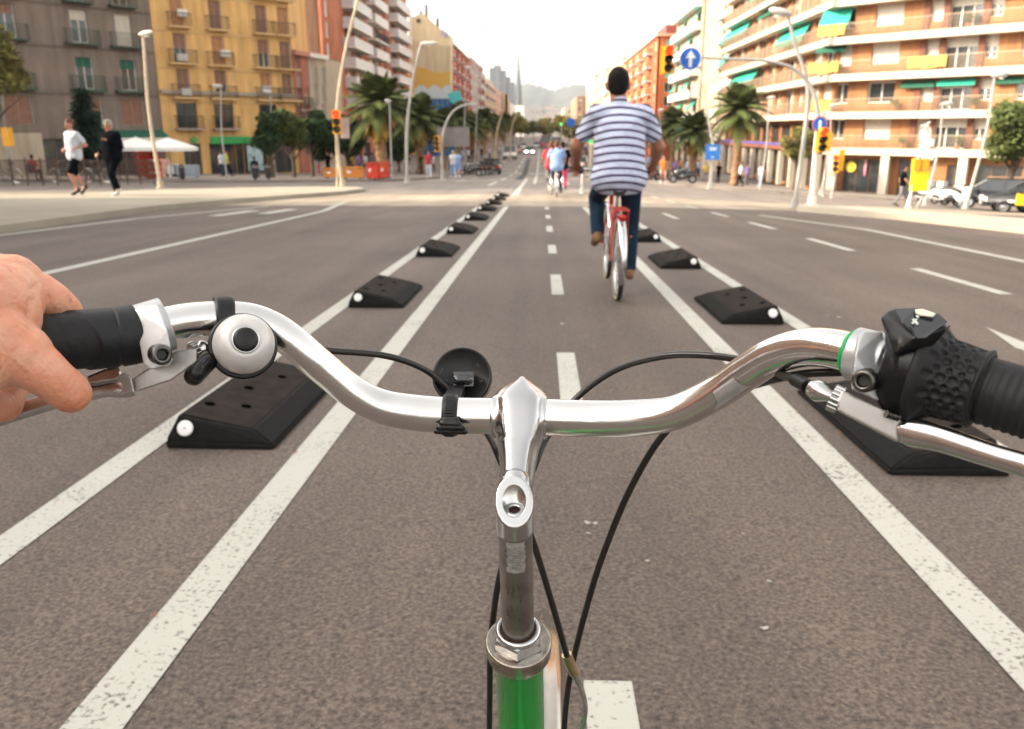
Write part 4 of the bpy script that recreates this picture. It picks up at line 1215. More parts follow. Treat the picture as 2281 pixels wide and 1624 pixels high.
def pole(label, pts, r, mat=STEEL, head=None, name='street_lamp', cat='street lamp', group=None, basebox=True):
    """pts: world points from foot to tip; head: (length, sag) of a lamp head"""
    p0 = Vector(pts[0]); rt = empty(name, label, cat, p0, group=group)
    q = [p[:3] for p in catmull([tuple(Vector(p) - p0) for p in pts], 6)] if len(pts) > 2 else [Vector(p) - p0 for p in pts]
    n = len(q); m = MB(); m.tube(q, [r * .78 * (1 - .45 * i / (n - 1)) for i in range(n)], 10); m.build('pole', mat, rt)
    m = MB(); m.cyl((0, 0, -.02), (0, 0, .25), r * 1.25, r * 1.15); m.cyl((0, 0, -.02), (0, 0, .02), r * 1.9); m.build('base_plate', mat, rt)
    if head:
        e = Vector(q[-1]); d = Vector(head[:3]).normalized(); L = head[3]
        m = MB(); s = d.cross(Vector((0, 0, 1))).normalized()
        c = e + d * L / 2
        m.tube([e - d * .1, e + d * L * .2, e + d * L * .8, e + d * L], [.04, .10, .09, .03], 8)
        m.build('lamp_head', M('lamp_head_grey', (.5, .49, .46), .4), rt)
        m = MB(); m.cyl(c - Vector((0, 0, .1)), c - Vector((0, 0, .14)), .09, n=10); m.build('lens', M('lamp_lens', (.6, .6, .55), .2), rt)
    return rt
def signal(parent, c, face, h=.85, red=True, green=False, back=False, boxm=SIGY):
    """three-lamp signal head at world point c (centre), facing the horizontal direction face"""
    r0 = parent
    while r0.parent: r0 = r0.parent
    c = Vector(c); f = Vector((face[0], face[1], 0)).normalized(); s = Vector((-f.y, f.x, 0)); w = h * .34; up = Vector((0, 0, 1))
    M4 = Matrix((s, f, up)).transposed()
    m = MB(); m.box(c, (w, w * .7, h), M4=M4.to_4x4()); b = m.build('signal_head', boxm, parent, world=True)
    if back: m = MB(); m.box(c - f * w * .4, (w * 2.0, .02, h * 1.25), M4=M4.to_4x4()); m.build('backboard', SIGY, b, world=True)
    for k in range(3):
        cc = c + up * h * (.32 - .32 * k) + f * w * .35; rr = h * .15
        mt = LRED if (k == 0 and red) else (LGRN if (k == 2 and green) else LOFF)
        m = MB(); m.lathe(cc, f, [(rr, 0), (rr * .9, .02), (rr * .5, .045), (0, .055)], 16); m.build('lamp', mt, b, world=True)
        m = MB(); pr = []
        for i in range(9):
            a = math.pi * i / 8
            pr.append(cc + (s * math.cos(a) + up * math.sin(a)) * rr * 1.12)
        for i in range(8):
            m.face([pr[i], pr[i + 1], pr[i + 1] + f * .16, pr[i] + f * .16])
        m.build('visor', SIGD if k else boxm, b, world=True)
    return b
def pts_at(l, Y): return [at(px, py, Y) for px, py in l]
def foot(px, Y, lift=KERB): return Vector(base(px, 0, lift, Y))

pole('plain cream lamp post standing right behind the black dressed jogger', [foot(344, 33), at(332, 250, 33), at(320, 95, 33), at(314, 76, 33)], .10, PALEP, (1, -.3, .1, .55))
s1 = pole('thin cream post carrying the red light beside the leaning mast', [foot(745, 34.5), at(747, 262, 34.5)], .055, PALEP, name='traffic_light', cat='traffic light')
signal(s1, at(750, 272, 34.2), (.1, -1), .92)
m = MB(); p = at(768, 285, 34.4); m.box(p, (.35, .08, .8)); m.build('side_box', M('pale_pink_box', (.42, .33, .32), .6), s1, world=True)
pole('tall cream mast leaning right above the red traffic light', [foot(757, 35), at(752, 330, 35), at(751, 240, 35), at(768, 120, 35), at(800, -10, 35), at(830, -90, 35)], .10, PALEP, (1, 0, .1, .7), name='mast', cat='mast')
pole('grey lamp post leaning right with its lamp before the cream side wall', [foot(903, 43), at(906, 300, 43), at(916, 200, 43), at(932, 120, 43), at(940, 97, 43)], .11, STEEL, (1, 0, .02, .75))
pole('thin lamp post in front of the large palm', [foot(869, 52), at(868, 240, 52), at(868, 225, 52)], .07, STEEL, (-1, 0, .1, .3))
cm = pole('curved grey signal mast reaching over the avenue on the left', [foot(984, 50), at(984, 330, 50), at(990, 285, 50), at(1008, 250, 50), at(1035, 234, 50), at(1068, 232, 50)], .11, STEEL, name='signal_mast', cat='signal mast')
signal(cm, at(974, 320, 49.8), (-.2, -1), .9, red=False)
m = MB(); p = at(1010, 305, 50.3); m.box(p, (1.9, .06, 1.1)); m.build('back_of_sign', M('sign_back_grey', (.17, .15, .15), .6), cm, world=True)
for px, Y, tp, tx, lb in ((1032, 75, 150, 1038, 'far grey lamp post left of the cream stepped block'), (1058, 95, 180, 1064, 'second far lamp post in the left row'), (1480, 80, 245, 1468, 'grey lamp post behind the right sleeve of the cyclist'), (496, 52, 192, 492, 'lamp post in front of the yellow building'), (607, 62, 205, 603, 'lamp post in front of the low red building'), (12, 50, 120, 5, 'lamp post at the left edge beside the yellow box')):
    pole(lb, [foot(px, Y), at((px + tx) / 2, (tp + 400) / 2, Y), at(tx, tp, Y)], .08, STEEL, (-1 if px < 700 else 1, 0, .1, .5))
s2 = pole('leaning cream signal mast with yellow lamps in the middle distance', [foot(1100, 88), at(1106, 300, 88), at(1118, 255, 88), at(1128, 232, 88)], .14, PALEP, name='traffic_light', cat='traffic light')
signal(s2, at(1128, 222, 87.5), (0, -1), .95, red=False); signal(s2, at(1128, 241, 87.5), (0, -1), .95, red=False)
s2 = pole('second leaning mast further up the avenue', [foot(1136, 120), at(1140, 285, 120), at(1150, 258, 120)], .16, PALEP, name='traffic_light', cat='traffic light')
s3 = pole('traffic light with a green lamp over the far road', [foot(1252, 100, 0), at(1251, 300, 100), at(1250, 264, 100)], .1, STEEL, name='traffic_light', cat='traffic light')
signal(s3, at(1250, 270, 99.6), (0, -1), 1.0, red=False, green=True)
s3 = pole('low traffic light with a green lamp beside the arm of the cyclist', [foot(1317, 55, 0), at(1316, 312, 55)], .07, PALEP, name='traffic_light', cat='traffic light')
signal(s3, at(1316, 306, 54.8), (0, -1), .8, red=False, green=True)
bs = pole('small round blue sign above the far road', [foot(1272, 96, 0), at(1272, 300, 96), at(1272, 262, 96)], .07, STEEL, name='road_sign', cat='road sign')
m = MB(); p = at(1272, 273, 95.8); m.cyl(p, p + Vector((0, -.04, 0)), .48, n=20); m.build('sign_plate', BLUE, bs, world=True)
pole('short pale post at the end of the right separator row', [ground(1296, 431), at(1297, 362, ground(1296, 431).y)], .05, WHITEP, name='post', cat='post')

# right island: white mast with gantry arm, red light, blue signs
YI = ground(1810, 457, KERB).y; fI = ground(1808, 457, KERB)
gm = pole('white signal mast with an arm curving left over the road', [fI, at(1817, 330, YI), at(1823, 262, YI)], .10, WHITEP, name='signal_mast', cat='signal mast')
def rel(o, pts):
    q = catmull([tuple(p) for p in pts], 8); return [Vector(p) for p in q]
m = MB(); m.tube(rel(gm, [at(1823, 262, YI), at(1815, 215, YI), at(1797, 180, YI), at(1762, 150, YI), at(1700, 135, YI), at(1620, 131, YI), at(1545, 128, YI), at(1497, 127, YI)]), [.06 - .035 * i / 56 for i in range(57)], 10); m.build('arm', STEEL, gm, world=True)
signal(gm, at(1831, 312, YI - .15), (-.05, -1), .62)
m = MB(); p = at(1819, 312, YI - .05); m.box(p, (.06, .05, .62)); m.build('side_board', SIGY, gm, world=True)
signal(gm, at(1488, 133, YI - .1), (0, -1), .66)
m = MB(); m.box(at(1477, 135, YI - .02), (.14, .03, .68)); m.build('side_board', SIGY, gm, world=True)
def arrow_sign(parent, p, r):
    m = MB(); m.cyl(p, p + Vector((0, -.02, 0)), r, n=32, smooth=False); b = m.build('sign_plate', BLUE, parent, world=True)
    m = MB(); m.lathe(p + Vector((0, -.02, 0)), (0, -1, 0), [(r * .93, 0), (r * .93, .004), (r, .004), (r, 0)], 32); m.build('sign_rim', SWHITE, b, world=True)
    y = p.y - .026; a = r
    P = [(-.15, -.72), (.15, -.72), (.15, .1), (.46, .05), (0, .74), (-.46, .05), (-.15, .1)]
    m = MB(); m.face([(p.x + u * a, y, p.z + w * a) for u, w in P[:3] + P[6:]]); m.face([(p.x + u * a, y, p.z + w * a) for u, w in ((.46, .05), (0, .74), (-.46, .05))])
    m.build('arrow', SWHITE, b, world=True)
arrow_sign(gm, at(1538, 131, YI - .08), .28)
m = MB(); m.cyl(at(1538, 150, YI + .02), at(1536, 230, YI + .02), .018); m.build('hanging_rod', M('rust_brown', (.12, .07, .05), .6), gm, world=True)
p = at(1826, 277, YI - .1); m = MB(); m.cyl(p, p + Vector((0, -.02, 0)), .20, n=24, smooth=False); b_ = m.build('sign_plate', BLUE, gm, world=True)
m = MB(); m.lathe(p + Vector((0, -.02, 0)), (0, -1, 0), [(.17, 0), (.17, .004), (.2, .004), (.2, 0)], 24); m.build('sign_rim', M('sign_rim_red', (.45, .12, .15), .5), b_, world=True)
m = MB(); m.ball((p.x, p.y - .03, p.z + .06), .035, 5); m.box((p.x, p.y - .03, p.z - .03), (.07, .006, .12)); m.build('symbol', SWHITE, b_, world=True)
YJ = YI + .7
pole('tall grey lamp post just left of the white signal mast', [Vector((at(1785, 290, YJ).x, YJ, gz(at(1785, 290, YJ).x, YJ) + .05)), at(1797, 260, YJ), at(1796, 175, YJ), at(1770, 95, YJ), at(1755, 30, YJ)], .085, STEEL, (-1, 0, .2, .5))
# blue information panel
YB = 47
bp = pole('square blue information panel on a grey post by the road', [foot(1587, YB), at(1590, 318, YB)], .07, STEEL, name='information_sign', cat='sign')
p = at(1588, 339, YB - .1); m = MB(); m.box(p, (.78, .05, .82)); pn = m.build('panel', M('panel_blue', (.02, .16, .50), .45), bp, world=True)
m = MB()
for k, (w, dz) in enumerate(((.42, .22), (.36, .12), (.14, -.26))): m.box((p.x, p.y - .03, p.z + dz), (w, .008, .05))
m.build('lettering', SWHITE, pn, world=True)
pole('leaning grey lamp post behind the blue information panel', [foot(1592, 52), at(1588, 330, 52), at(1582, 290, 52), at(1570, 220, 52), at(1560, 150, 52)], .10, STEEL, (-1, 0, .2, .6))
# more posts on the right
for (px, Y, px2, py2, lb, mt) in ((1703, 56, 1712, 218, 'grey lamp post in front of the shop arcade', STEEL), (1842, 50, 1852, 235, 'slim grey lamp post right of the white signal mast', STEEL), (2082, 40, 2100, 232, 'slim lamp post behind the yellow cabinet', STEEL), (2176, 30, 2216, 168, 'tallest grey lamp post near the right edge', STEEL)):
    f_ = Vector((at(px, 290, Y).x, Y, gz(at(px, 290, Y).x, Y) + .1))
    pole(lb, [f_, at((px + px2) / 2, (430 + py2) / 2, Y), at(px2, py2, Y)], .085 if Y > 31 else .075, mt, (1, 0, .1, .45))
rs_ = pole('traffic light showing red in front of the shop window', [foot(1868, 46, .05), at(1870, 340, 46)], .06, STEEL, name='traffic_light', cat='traffic light')
signal(rs_, at(1863, 365, 45.9), (-.6, -1), .9)
m = MB(); m.box(at(1874, 357, 45.8), (.28, .05, 1.1)); m.build('side_board', SIGY, rs_, world=True)
rs_ = pole('yellow signal seen from behind, left of the brick column', [foot(1848, 48, .05), at(1846, 300, 48)], .05, STEEL, name='traffic_light', cat='traffic light')
m = MB(); m.box(at(1846, 315, 47.9), (.26, .2, .9)); m.build('signal_head', SIGY, rs_, world=True)
m = MB(); m.box(at(1846, 315, 48.2), (.3, .03, 1.0)); m.build('backboard', SIGY, rs_, world=True)
YC = 27
xC = at(2045, 290, YC).x
yc = pole('post with yellow cabinet, two yellow signals and white boxes on top', [Vector((xC, YC, gz(xC, YC) + .05)), at(2056, 300, YC), at(2072, 272, YC)], .055, WHITEP, name='signal_post', cat='traffic light')
m = MB(); m.tube(rel(yc, [at(2070, 310, YC), at(2072, 290, YC), at(2066, 281, YC), at(2052, 281, YC)]), .03, 8); m.build('small_arm', WHITEP, yc, world=True)
YBOX = M('cabinet_yellow', (.80, .58, .01), .45, vary=.04)
m = MB(); m.box(at(2048, 403, YC), (.46, .25, .62)); m.build('cabinet', YBOX, yc, world=True)
for px in (2041, 2059):
    b_ = MB(); b_.box(at(px, 366, YC - .05), (.2, .22, .34)); b_.build('signal_head', SIGY, yc, world=True)
m = MB(); m.box(at(2060, 325, YC), (.25, .15, .36)); m.box(at(2072, 318, YC), (.16, .14, .22)); m.box(at(2066, 348, YC), (.34, .14, .24)); m.build('white_box', M('white_plastic', (.8, .8, .78), .4), yc, world=True)
m = MB(); m.cyl(Vector((xC + .25, YC, gz(xC, YC) + .05)), at(2062, 430, YC), .04); m.build('second_leg', STEEL, yc, world=True)
# yellow parking box at the far left, litter of the square
rt = pole('yellow box on a thin pole at the left edge', [foot(16, 40), at(12, 285, 40)], .04, STEEL, name='post_box', cat='box')
m = MB(); m.box(at(17, 305, 39.9), (.36, .3, .85)); m.build('box_body', SIGY, rt, world=True)
# ------------------------------------------------------------------ barriers, fence, parasols, shop goods
BRED = M('barrier_red', (.62, .05, .02), .5, vary=.08); BORG = M('barrier_orange', (.66, .24, .03), .5, vary=.08)
def barrier(label, px0, px1, pyb, pyt, Y, mat, skew=0.0):
    a, b_ = at(px0, pyb, Y), at(px1, pyb, Y + skew); zt = at(px0, pyt, Y).z; z0 = gz(a.x, Y) + KERB
    h = zt - z0; L = (b_ - a).length; ang = math.atan2(b_.y - a.y, b_.x - a.x)
    rt = empty('plastic_barrier', label, 'barrier', (a.x, a.y, z0), ang, group='plastic street barriers')
    m = MB(); m.box((L / 2, 0, h - .06), (L, .12, .12)); m.box((L / 2, 0, .14), (L, .14, .12))
    for x in (.06, L - .06): m.box((x, 0, h / 2), (.12, .12, h - .1))
    m.build('frame', mat, rt)
    m = MB(); m.box((L / 2, 0, h / 2 + .02), (L - .24, .05, h - .38)); m.build('panel', mat, rt)
    m = MB(); m.box((L * .3, -.035, h * .55), (L * .2, .012, h * .2)); m.build('sticker', SWHITE, rt)
    m = MB()
    for x in (.2, L - .2): m.box((x, 0, .045), (.1, .5, .07))
    m.build('foot', SIGD, rt)
barrier('orange plastic barrier left of the red one', 764, 811, 398, 371, 52, BORG)
barrier('red plastic barrier front panel under the large palm', 817, 842, 398, 362, 50, BRED)
barrier('red and orange barrier side panel turned from the camera', 844, 866, 397, 362, 50.2, BRED, 1.3)
barrier('orange barrier half behind the signal posts', 722, 762, 399, 374, 53.5, BORG)
# iron fence on the left with its posts
rt = empty('iron_fence', 'long brown iron fence behind the joggers at the left', 'fence', foot(-60, 36))
x0, x1 = at(-60, 290, 36).x, at(330, 290, 40).x
P0_, P1_ = Vector((x0, 36, 0)), Vector((x1, 40, 0)); n = 150
RUST = M('rusty_iron', (.10, .06, .045), .7, vary=.25)
pl = MB()
for k in range(13):
    p = P0_.lerp(P1_, k / 12); z = gz(p.x, p.y) + KERB; q = MB(); q.cyl((p.x, p.y, z - .05), (p.x, p.y, z + 1.15), .035, n=6); q.build('fence_post', RUST, rt, world=True)
for k in range(12):
    a, b_ = P0_.lerp(P1_, k / 12), P0_.lerp(P1_, (k + 1) / 12); za, zb = gz(a.x, a.y) + KERB, gz(b_.x, b_.y) + KERB; m = MB()
    for hh in (.18, 1.05): m.cyl((a.x, a.y, za + hh), (b_.x, b_.y, zb + hh), .02, n=5)
    for j in range(1, 12):
        p = a.lerp(b_, j / 12); z = za + (zb - za) * j / 12; m.cyl((p.x, p.y, z + .18), (p.x, p.y, z + 1.05), .011, n=4)
    m.build('fence_panel', RUST, rt, world=True)
# parasols
PAR = M('parasol_white', (.78, .78, .75), .8, vary=.03)
for (px, Y, lb) in ((300, 50, 'left white parasol of the cafe terrace'), (372, 51, 'right white parasol of the cafe terrace by the lamp post')):
    f_ = foot(px, Y); rt = empty('parasol', lb, 'parasol', f_, group='white parasols at the terrace')
    m = MB(); m.cyl((0, 0, 0), (0, 0, 2.5), .035); m.cyl((0, 0, 0), (0, 0, .12), .35, .3); m.build('pole', STEEL, rt)
    m = MB(); zt = 2.42; r_ = 1.65; ze = 1.85
    c8 = [(r_ * math.cos(math.pi / 4 * k + math.pi / 8), r_ * math.sin(math.pi / 4 * k + math.pi / 8)) for k in range(8)]
    for k in range(8):
        a, b_ = c8[k], c8[(k + 1) % 8]
        mid = ((a[0] + b_[0]) * .27, (a[1] + b_[1]) * .27)
        m.face([(0, 0, zt), (mid[0], mid[1], (zt + ze) / 2 - .06), (a[0], a[1], ze)]); m.face([(0, 0, zt), (b_[0], b_[1], ze), (mid[0], mid[1], (zt + ze) / 2 - .06)]); m.face([(a[0], a[1], ze), (mid[0], mid[1], (zt + ze) / 2 - .06), (b_[0], b_[1], ze)])
        m.face([(a[0], a[1], ze), (b_[0], b_[1], ze), (b_[0], b_[1], ze - .2), (a[0], a[1], ze - .2)])
    m.build('canopy', PAR, rt)
# stacked crates display, board, fridge by the shop
f_ = foot(310, 52)
for col in range(3):
    for row in range(5):
        rt = empty('fruit_crate', ['lowest', 'second from the ground', 'middle', 'second from the top', 'topmost'][row] + ' red crate in the ' + ['left', 'centre', 'right'][col] + ' stack of the shop display', 'crate', (f_.x - .15 + col * .5, 52, f_.z + row * .37), group='red crates stacked at the shop')
        m = MB(); m.box((0, 0, .03), (.46, .36, .04))
        for sy in (-1, 1): m.box((0, sy * .17, .17), (.46, .02, .26))
        for sx in (-1, 1): m.box((sx * .22, 0, .17), (.02, .3, .26))
        m.build('crate_body', BRED, rt); m = MB(); rr = random.Random(row * 3 + col)
        for j in range(7): m.ball((rr.uniform(-.15, .15), rr.uniform(-.1, .1), .24 + rr.uniform(0, .06)), .065, 4)
        m.build('fruit', M('orange_fruit', (.75, .28, .04), .5), rt)
for px, w, h, mt, nm, lb in ((338, .7, 1.15, WHITE, 'fridge', 'white upright drinks fridge right of the red crates'), (356, .75, 1.1, M('pink_board', (.5, .28, .22), .6, vary=.3, scale=5), 'display_rack', 'pinkish display rack at the shop beside the fridge'), (375, .8, .8, M('pale_board', (.6, .62, .62), .6), 'display_rack', 'low pale display rack at the yellow corner'), (385, 1.7, .75, M('blue_board', (.30, .36, .42), .6), 'display_rack', 'blue grey display table in front of the yellow building')):
    f_ = foot(px + (20 if nm == 'display_rack' and w > 1 else 0), 56); rt = empty(nm, lb, nm.replace('_', ' '), f_)
    m = MB(); m.box((0, 0, h / 2 + .05), (w, .5, h)); m.build('body', mt, rt); m = MB(); m.box((0, -.262, h * .6), (w * .8, .02, h * .6)); m.build('front', mt if mt is not WHITE else GLASS, rt)
    m = MB(); [m.box((sx * w * .4, 0, .025), (.06, .4, .05)) for sx in (-1, 1)]; m.build('feet', SIGD, rt)
# market tents / blue hoarding below the cream side wall, cyan panel
HB = M('hoarding_blue', (.01, .12, .33), .6, vary=.35, scale=.3)
rt = empty('hoarding', 'blue hoarding with a pale wavy top below the yellow painted wall', 'hoarding', (at(925, 290, 140).x, 140, -3.5))
v0, v1 = at(918, 0, 140).x, at(1018, 0, 140).x; zt = at(960, 213, 140).z
for k in range(8):
    a = v0 + (v1 - v0) * k / 8; w = (v1 - v0) / 8; m = MB(); m.box((a + w / 2, 140, (zt - 3.5) / 2), (w - .06, .2, zt + 3.5)); m.build('panel', HB, rt, world=True)
m = MB(); n = 40; v = []
for k in range(n + 1):
    x = v0 + (v1 - v0 - 1) * k / n; v += [(x, 139.8, zt - .5), (x, 139.8, zt + .9 + .7 * abs(math.sin(k * .22)))]
m.raw(v + [(p[0], p[1] - .1, p[2]) for p in v], [(2 * k, 2 * k + 2, 2 * k + 3, 2 * k + 1) for k in range(n)] + [tuple(q + 2 * n + 2 for q in (2 * k, 2 * k + 1, 2 * k + 3, 2 * k + 2)) for k in range(n)])
m.build('wavy_top', M('pale_wave', (.55, .62, .66), .6), rt, world=True)
rt = empty('billboard', 'tilted cyan panel at the right end of the blue hoarding', 'billboard', (at(1014, 290, 136).x, 136, -3.5))
m = MB(); p = at(1014, 216, 136); m.box(p, (2.0, .15, 1.6), M4=Matrix.Rotation(R(-18), 4, 'Y')); m.build('panel', M('cyan_panel', (.08, .55, .60), .4, vary=.1), rt, world=True)
m = MB(); m.cyl((p.x, 136, -3.5), p, .08); m.build('post', STEEL, rt, world=True)
# litter bin, bollards on the square
for (px, Y, lb) in ((395, 46, 'dark litter bin before the yellow building'), (560, 47, 'dark litter bin left of the small trees'), (590, 48, 'dark bollard between the small trees')):
    rt = empty('litter_bin', lb, 'litter bin', foot(px, Y)); m = MB(); m.lathe((0, 0, 0), (0, 0, 1), [(.11, .1), (.15, .15), (.16, .75), (.14, .85), (0, .88)], 12); m.cyl((0, 0, 0), (0, 0, .2), .05); m.build('bin_body', SIGD, rt)
    m = MB(); m.cyl((0, 0, .72), (0, 0, .76), .17, n=12); m.build('rim', STEEL, rt)

# ------------------------------------------------------------------ vehicles
TYRE = M('tyre_rubber', (.018, .018, .018), .8); RIM = M('wheel_rim', (.45, .45, .46), .3, metal=.8, vary=.05)
DGLASS = M('car_glass', (.02, .025, .03), .05, vary=0, spec=.9)
HEADL = M('headlight_glass', (.75, .75, .72), .15, vary=0); TAILL = M('tail_light', (.45, .01, .01), .3, vary=0)
HEADON = M('headlight_lit', (1, .95, .8), .2, vary=0, emit=6, ecol=(1, .93, .74))
PLASTD = M('dark_trim', (.025, .025, .025), .6)
def car(label, loc, rz, paint, kind='hatch', lit=False, group=None, cat='car', name='parked_car', taxi=False):
    rt = empty(name, label, cat, loc, rz, group=group)
    L, W = (4.1, 1.72) if kind == 'hatch' else ((5.0, 1.95) if kind == 'van' else (10.5, 2.5))
    # profile (x forward, z) of the body, lofted across the width
    if kind == 'hatch': low = [(-2.05, .32), (-2.08, .62), (-1.98, .88), (-.95, .95), (.85, .93), (1.75, .80), (2.02, .62), (2.05, .35)]; cab = [(-1.85, .93), (-1.45, 1.42), (-.3, 1.5), (.35, 1.42), (1.05, .95)]
    elif kind == 'van': low = [(-2.5, .35), (-2.5, 1.1), (-1.5, 1.12), (1.2, 1.12), (2.2, 1.0), (2.45, .7), (2.45, .35)]; cab = [(-2.48, 1.1), (-2.42, 2.0), (.9, 2.05), (1.2, 1.9), (1.9, 1.1)]
    else: low = [(-5.25, .35), (-5.25, 1.2), (5.25, 1.2), (5.28, .35)]; cab = [(-5.25, 1.2), (-5.15, 2.9), (5.1, 2.9), (5.25, 1.2)]
    def loft(prof, w0, w1, z0, z1, zb):
        n = len(prof); rows = []
        for s in (-1, 1):
            rows.append([(s * (w0 + (w1 - w0) * (z - z0) / max(z1 - z0, .01)) / 2, x, z) for x, z in prof])
        v = rows[0] + rows[1]; f = [(k, k + 1, n + k + 1, n + k) for k in range(n - 1)] + [tuple(range(n - 1, -1, -1)), tuple(range(n, 2 * n)), (0, n, 2 * n - 1, n - 1)]
        return v, f
    bm_ = bmesh.new()
    v, f = loft(low, W, W, 0, 1, .3); vv = [bm_.verts.new(p) for p in v]
    for q in f:
        try: bm_.faces.new([vv[i] for i in q])
        except ValueError: pass
    bmesh.ops.bevel(bm_, geom=bm_.edges[:], offset=.06, segments=2, affect='EDGES'); bmesh.ops.recalc_face_normals(bm_, faces=bm_.faces)
    me = bpy.data.meshes.new('body'); bm_.to_mesh(me); bm_.free(); me.materials.append(paint); me.polygons.foreach_set('use_smooth', [True] * len(me.polygons)); link('body', me, rt)
    zt = max(p[1] for p in cab); zb = cab[0][1]
    v, f = loft(cab, W - .12, W - .42 if kind == 'hatch' else W - .14, zb, zt, zb); m = MB(); m.raw(v, f); gh = m.build('cabin_windows', DGLASS, rt)
    top = [p for p in cab if p[1] > zt - .15]; m = MB(); wr = (W - .36) if kind == 'hatch' else W - .1
    m.box((0, (top[0][0] + top[-1][0]) / 2, zt - .01), (wr, abs(top[-1][0] - top[0][0]) + .15, .07)); m.build('roof', paint, rt)
    m = MB()
    for s in (-1, 1):
        for (x0, z0), (x1, z1) in zip(cab[:-1], cab[1:]):
            if abs(z1 - z0) > .2: m.tube([(s * (W - .13) / 2, x0, z0), (s * wr / 2, x1, z1)] if z1 > z0 else [(s * wr / 2, x0, z0), (s * (W - .13) / 2, x1, z1)], .035, 5)
        m.tube([(s * (W - .13) / 2, -.35, zb), (s * wr / 2, -.35, zt)], .035, 5)
    m.build('pillar', paint, rt)
    for s in (-1, 1):
        for ax in ((-1.25, 1.28) if kind == 'hatch' else ((-1.5, 1.6) if kind == 'van' else (-3.4, 3.4))):
            rr = .31 if kind != 'bus' else .48
            m = MB(); m.lathe((s * (W / 2 - .2), ax, rr), (s, 0, 0), [(rr * .6, 0), (rr * .95, 0), (rr, .03), (rr, .17), (rr * .93, .21), (rr * .62, .21)], 20); t_ = m.build('tyre', TYRE, rt)
            m = MB(); m.lathe((s * (W / 2 - .2), ax, rr), (s, 0, 0), [(rr * .64, .19), (rr * .55, .2), (rr * .5, .16), (rr * .15, .2), (0, .21)], 12, smooth=False); m.build('rim', RIM, t_)
        m = MB(); m.box((s * (W / 2 - .28), low[-1][0] - .02, .64), (.36, .14, .17)); m.build('headlight', HEADON if lit else HEADL, rt)
        m = MB(); m.box((s * (W / 2 - .2), low[0][0] + .0, .78), (.26, .12, .26)); m.build('tail_light', TAILL, rt)
        m = MB(); m.box((s * (W / 2 + .07), .72, 1.0), (.16, .1, .13)); m.build('mirror', PLASTD, rt)
    m = MB(); m.box((0, low[-1][0] + .0, .42), (W - .3, .1, .2)); m.box((0, low[0][0], .45), (W - .3, .1, .22)); m.build('bumper', PLASTD, rt)
    m = MB(); m.box((0, low[0][0] - .06, .62), (.5, .02, .11)); m.box((0, low[-1][0] + .06, .45), (.5, .02, .11)); m.build('number_plate', SWHITE, rt)
    if taxi:
        m = MB(); m.box((0, -.2, zt + .1), (.4, .14, .12)); m.build('roof_sign', WHITE, rt)
        for s in (-1, 1):
            m = MB(); m.box((s * (W / 2 + .004), -.15, .66), (.012, 2.0, .5)); m.build('yellow_door', YBOX, rt)
    return rt
PB = M('black_car_paint', (.012, .012, .014), .25, vary=0, coat=1); PW = M('white_car_paint', (.72, .72, .70), .3, vary=0, coat=1)
PS = M('silver_car_paint', (.42, .43, .44), .3, metal=.5, vary=0, coat=1); PR = M('red_car_paint', (.42, .02, .02), .3, vary=0, coat=1); PBL = M('blue_car_paint', (.03, .07, .25), .3, vary=0, coat=1)
def gpos(px, Y, lift=0.0): x = at(px, 290, Y).x; return (x, Y, gz(x, Y) + lift)
car('black hatchback parked beside the grey post at the right edge', gpos(2238, 41, .02), R(62), PB, group='cars at the right kerb')
car('black and yellow taxi cut off by the right edge of the photo', gpos(2330, 38.5, .02), R(70), PB, group='cars at the right kerb', taxi=True)
AV = 'cars on the avenue'
car('dark car parked under the palms of the left row', gpos(1095, 84, .02), R(0), PB, group=AV)
car('white and red van driving towards the camera in the left lanes', gpos(1136, 128), R(180), PW, 'van', group=AV, cat='van', name='van')
car('oncoming car with glaring headlights on the left side of the road', gpos(1180, 150), R(180), PS, lit=True, group=AV, name='car')
car('oncoming grey car behind the one with bright headlights', gpos(1196, 205), R(180), PS, group=AV, name='car')
car('silver car just right of the head of the cyclist in the blue shirt', gpos(1262, 92), R(0), PS, group=AV, name='car')
car('white car ahead of the silver one in the right lanes', gpos(1248, 120), R(0), PW, group=AV, name='car')
car('white car close behind the arm of the striped shirt', gpos(1292, 96), R(0), PW, group=AV, name='car')
car('dark blue car in the second right lane', gpos(1284, 130), R(0), PBL, group=AV, name='car')
car('white bus in the middle of the far road', gpos(1240, 190), R(0), PW, 'bus', group=AV, cat='bus', name='bus')
car('red bus far up the avenue', gpos(1216, 210), R(0), PR, 'bus', group=AV, cat='bus', name='bus')
car('red car small in the distance, right lanes', gpos(1232, 150), R(0), PR, group=AV, name='car')
car('black car in the far right lane', gpos(1300, 160), R(0), PB, group=AV, name='car')
car('pale car far behind the red bus', gpos(1226, 260), R(0), PS, group=AV, name='car')

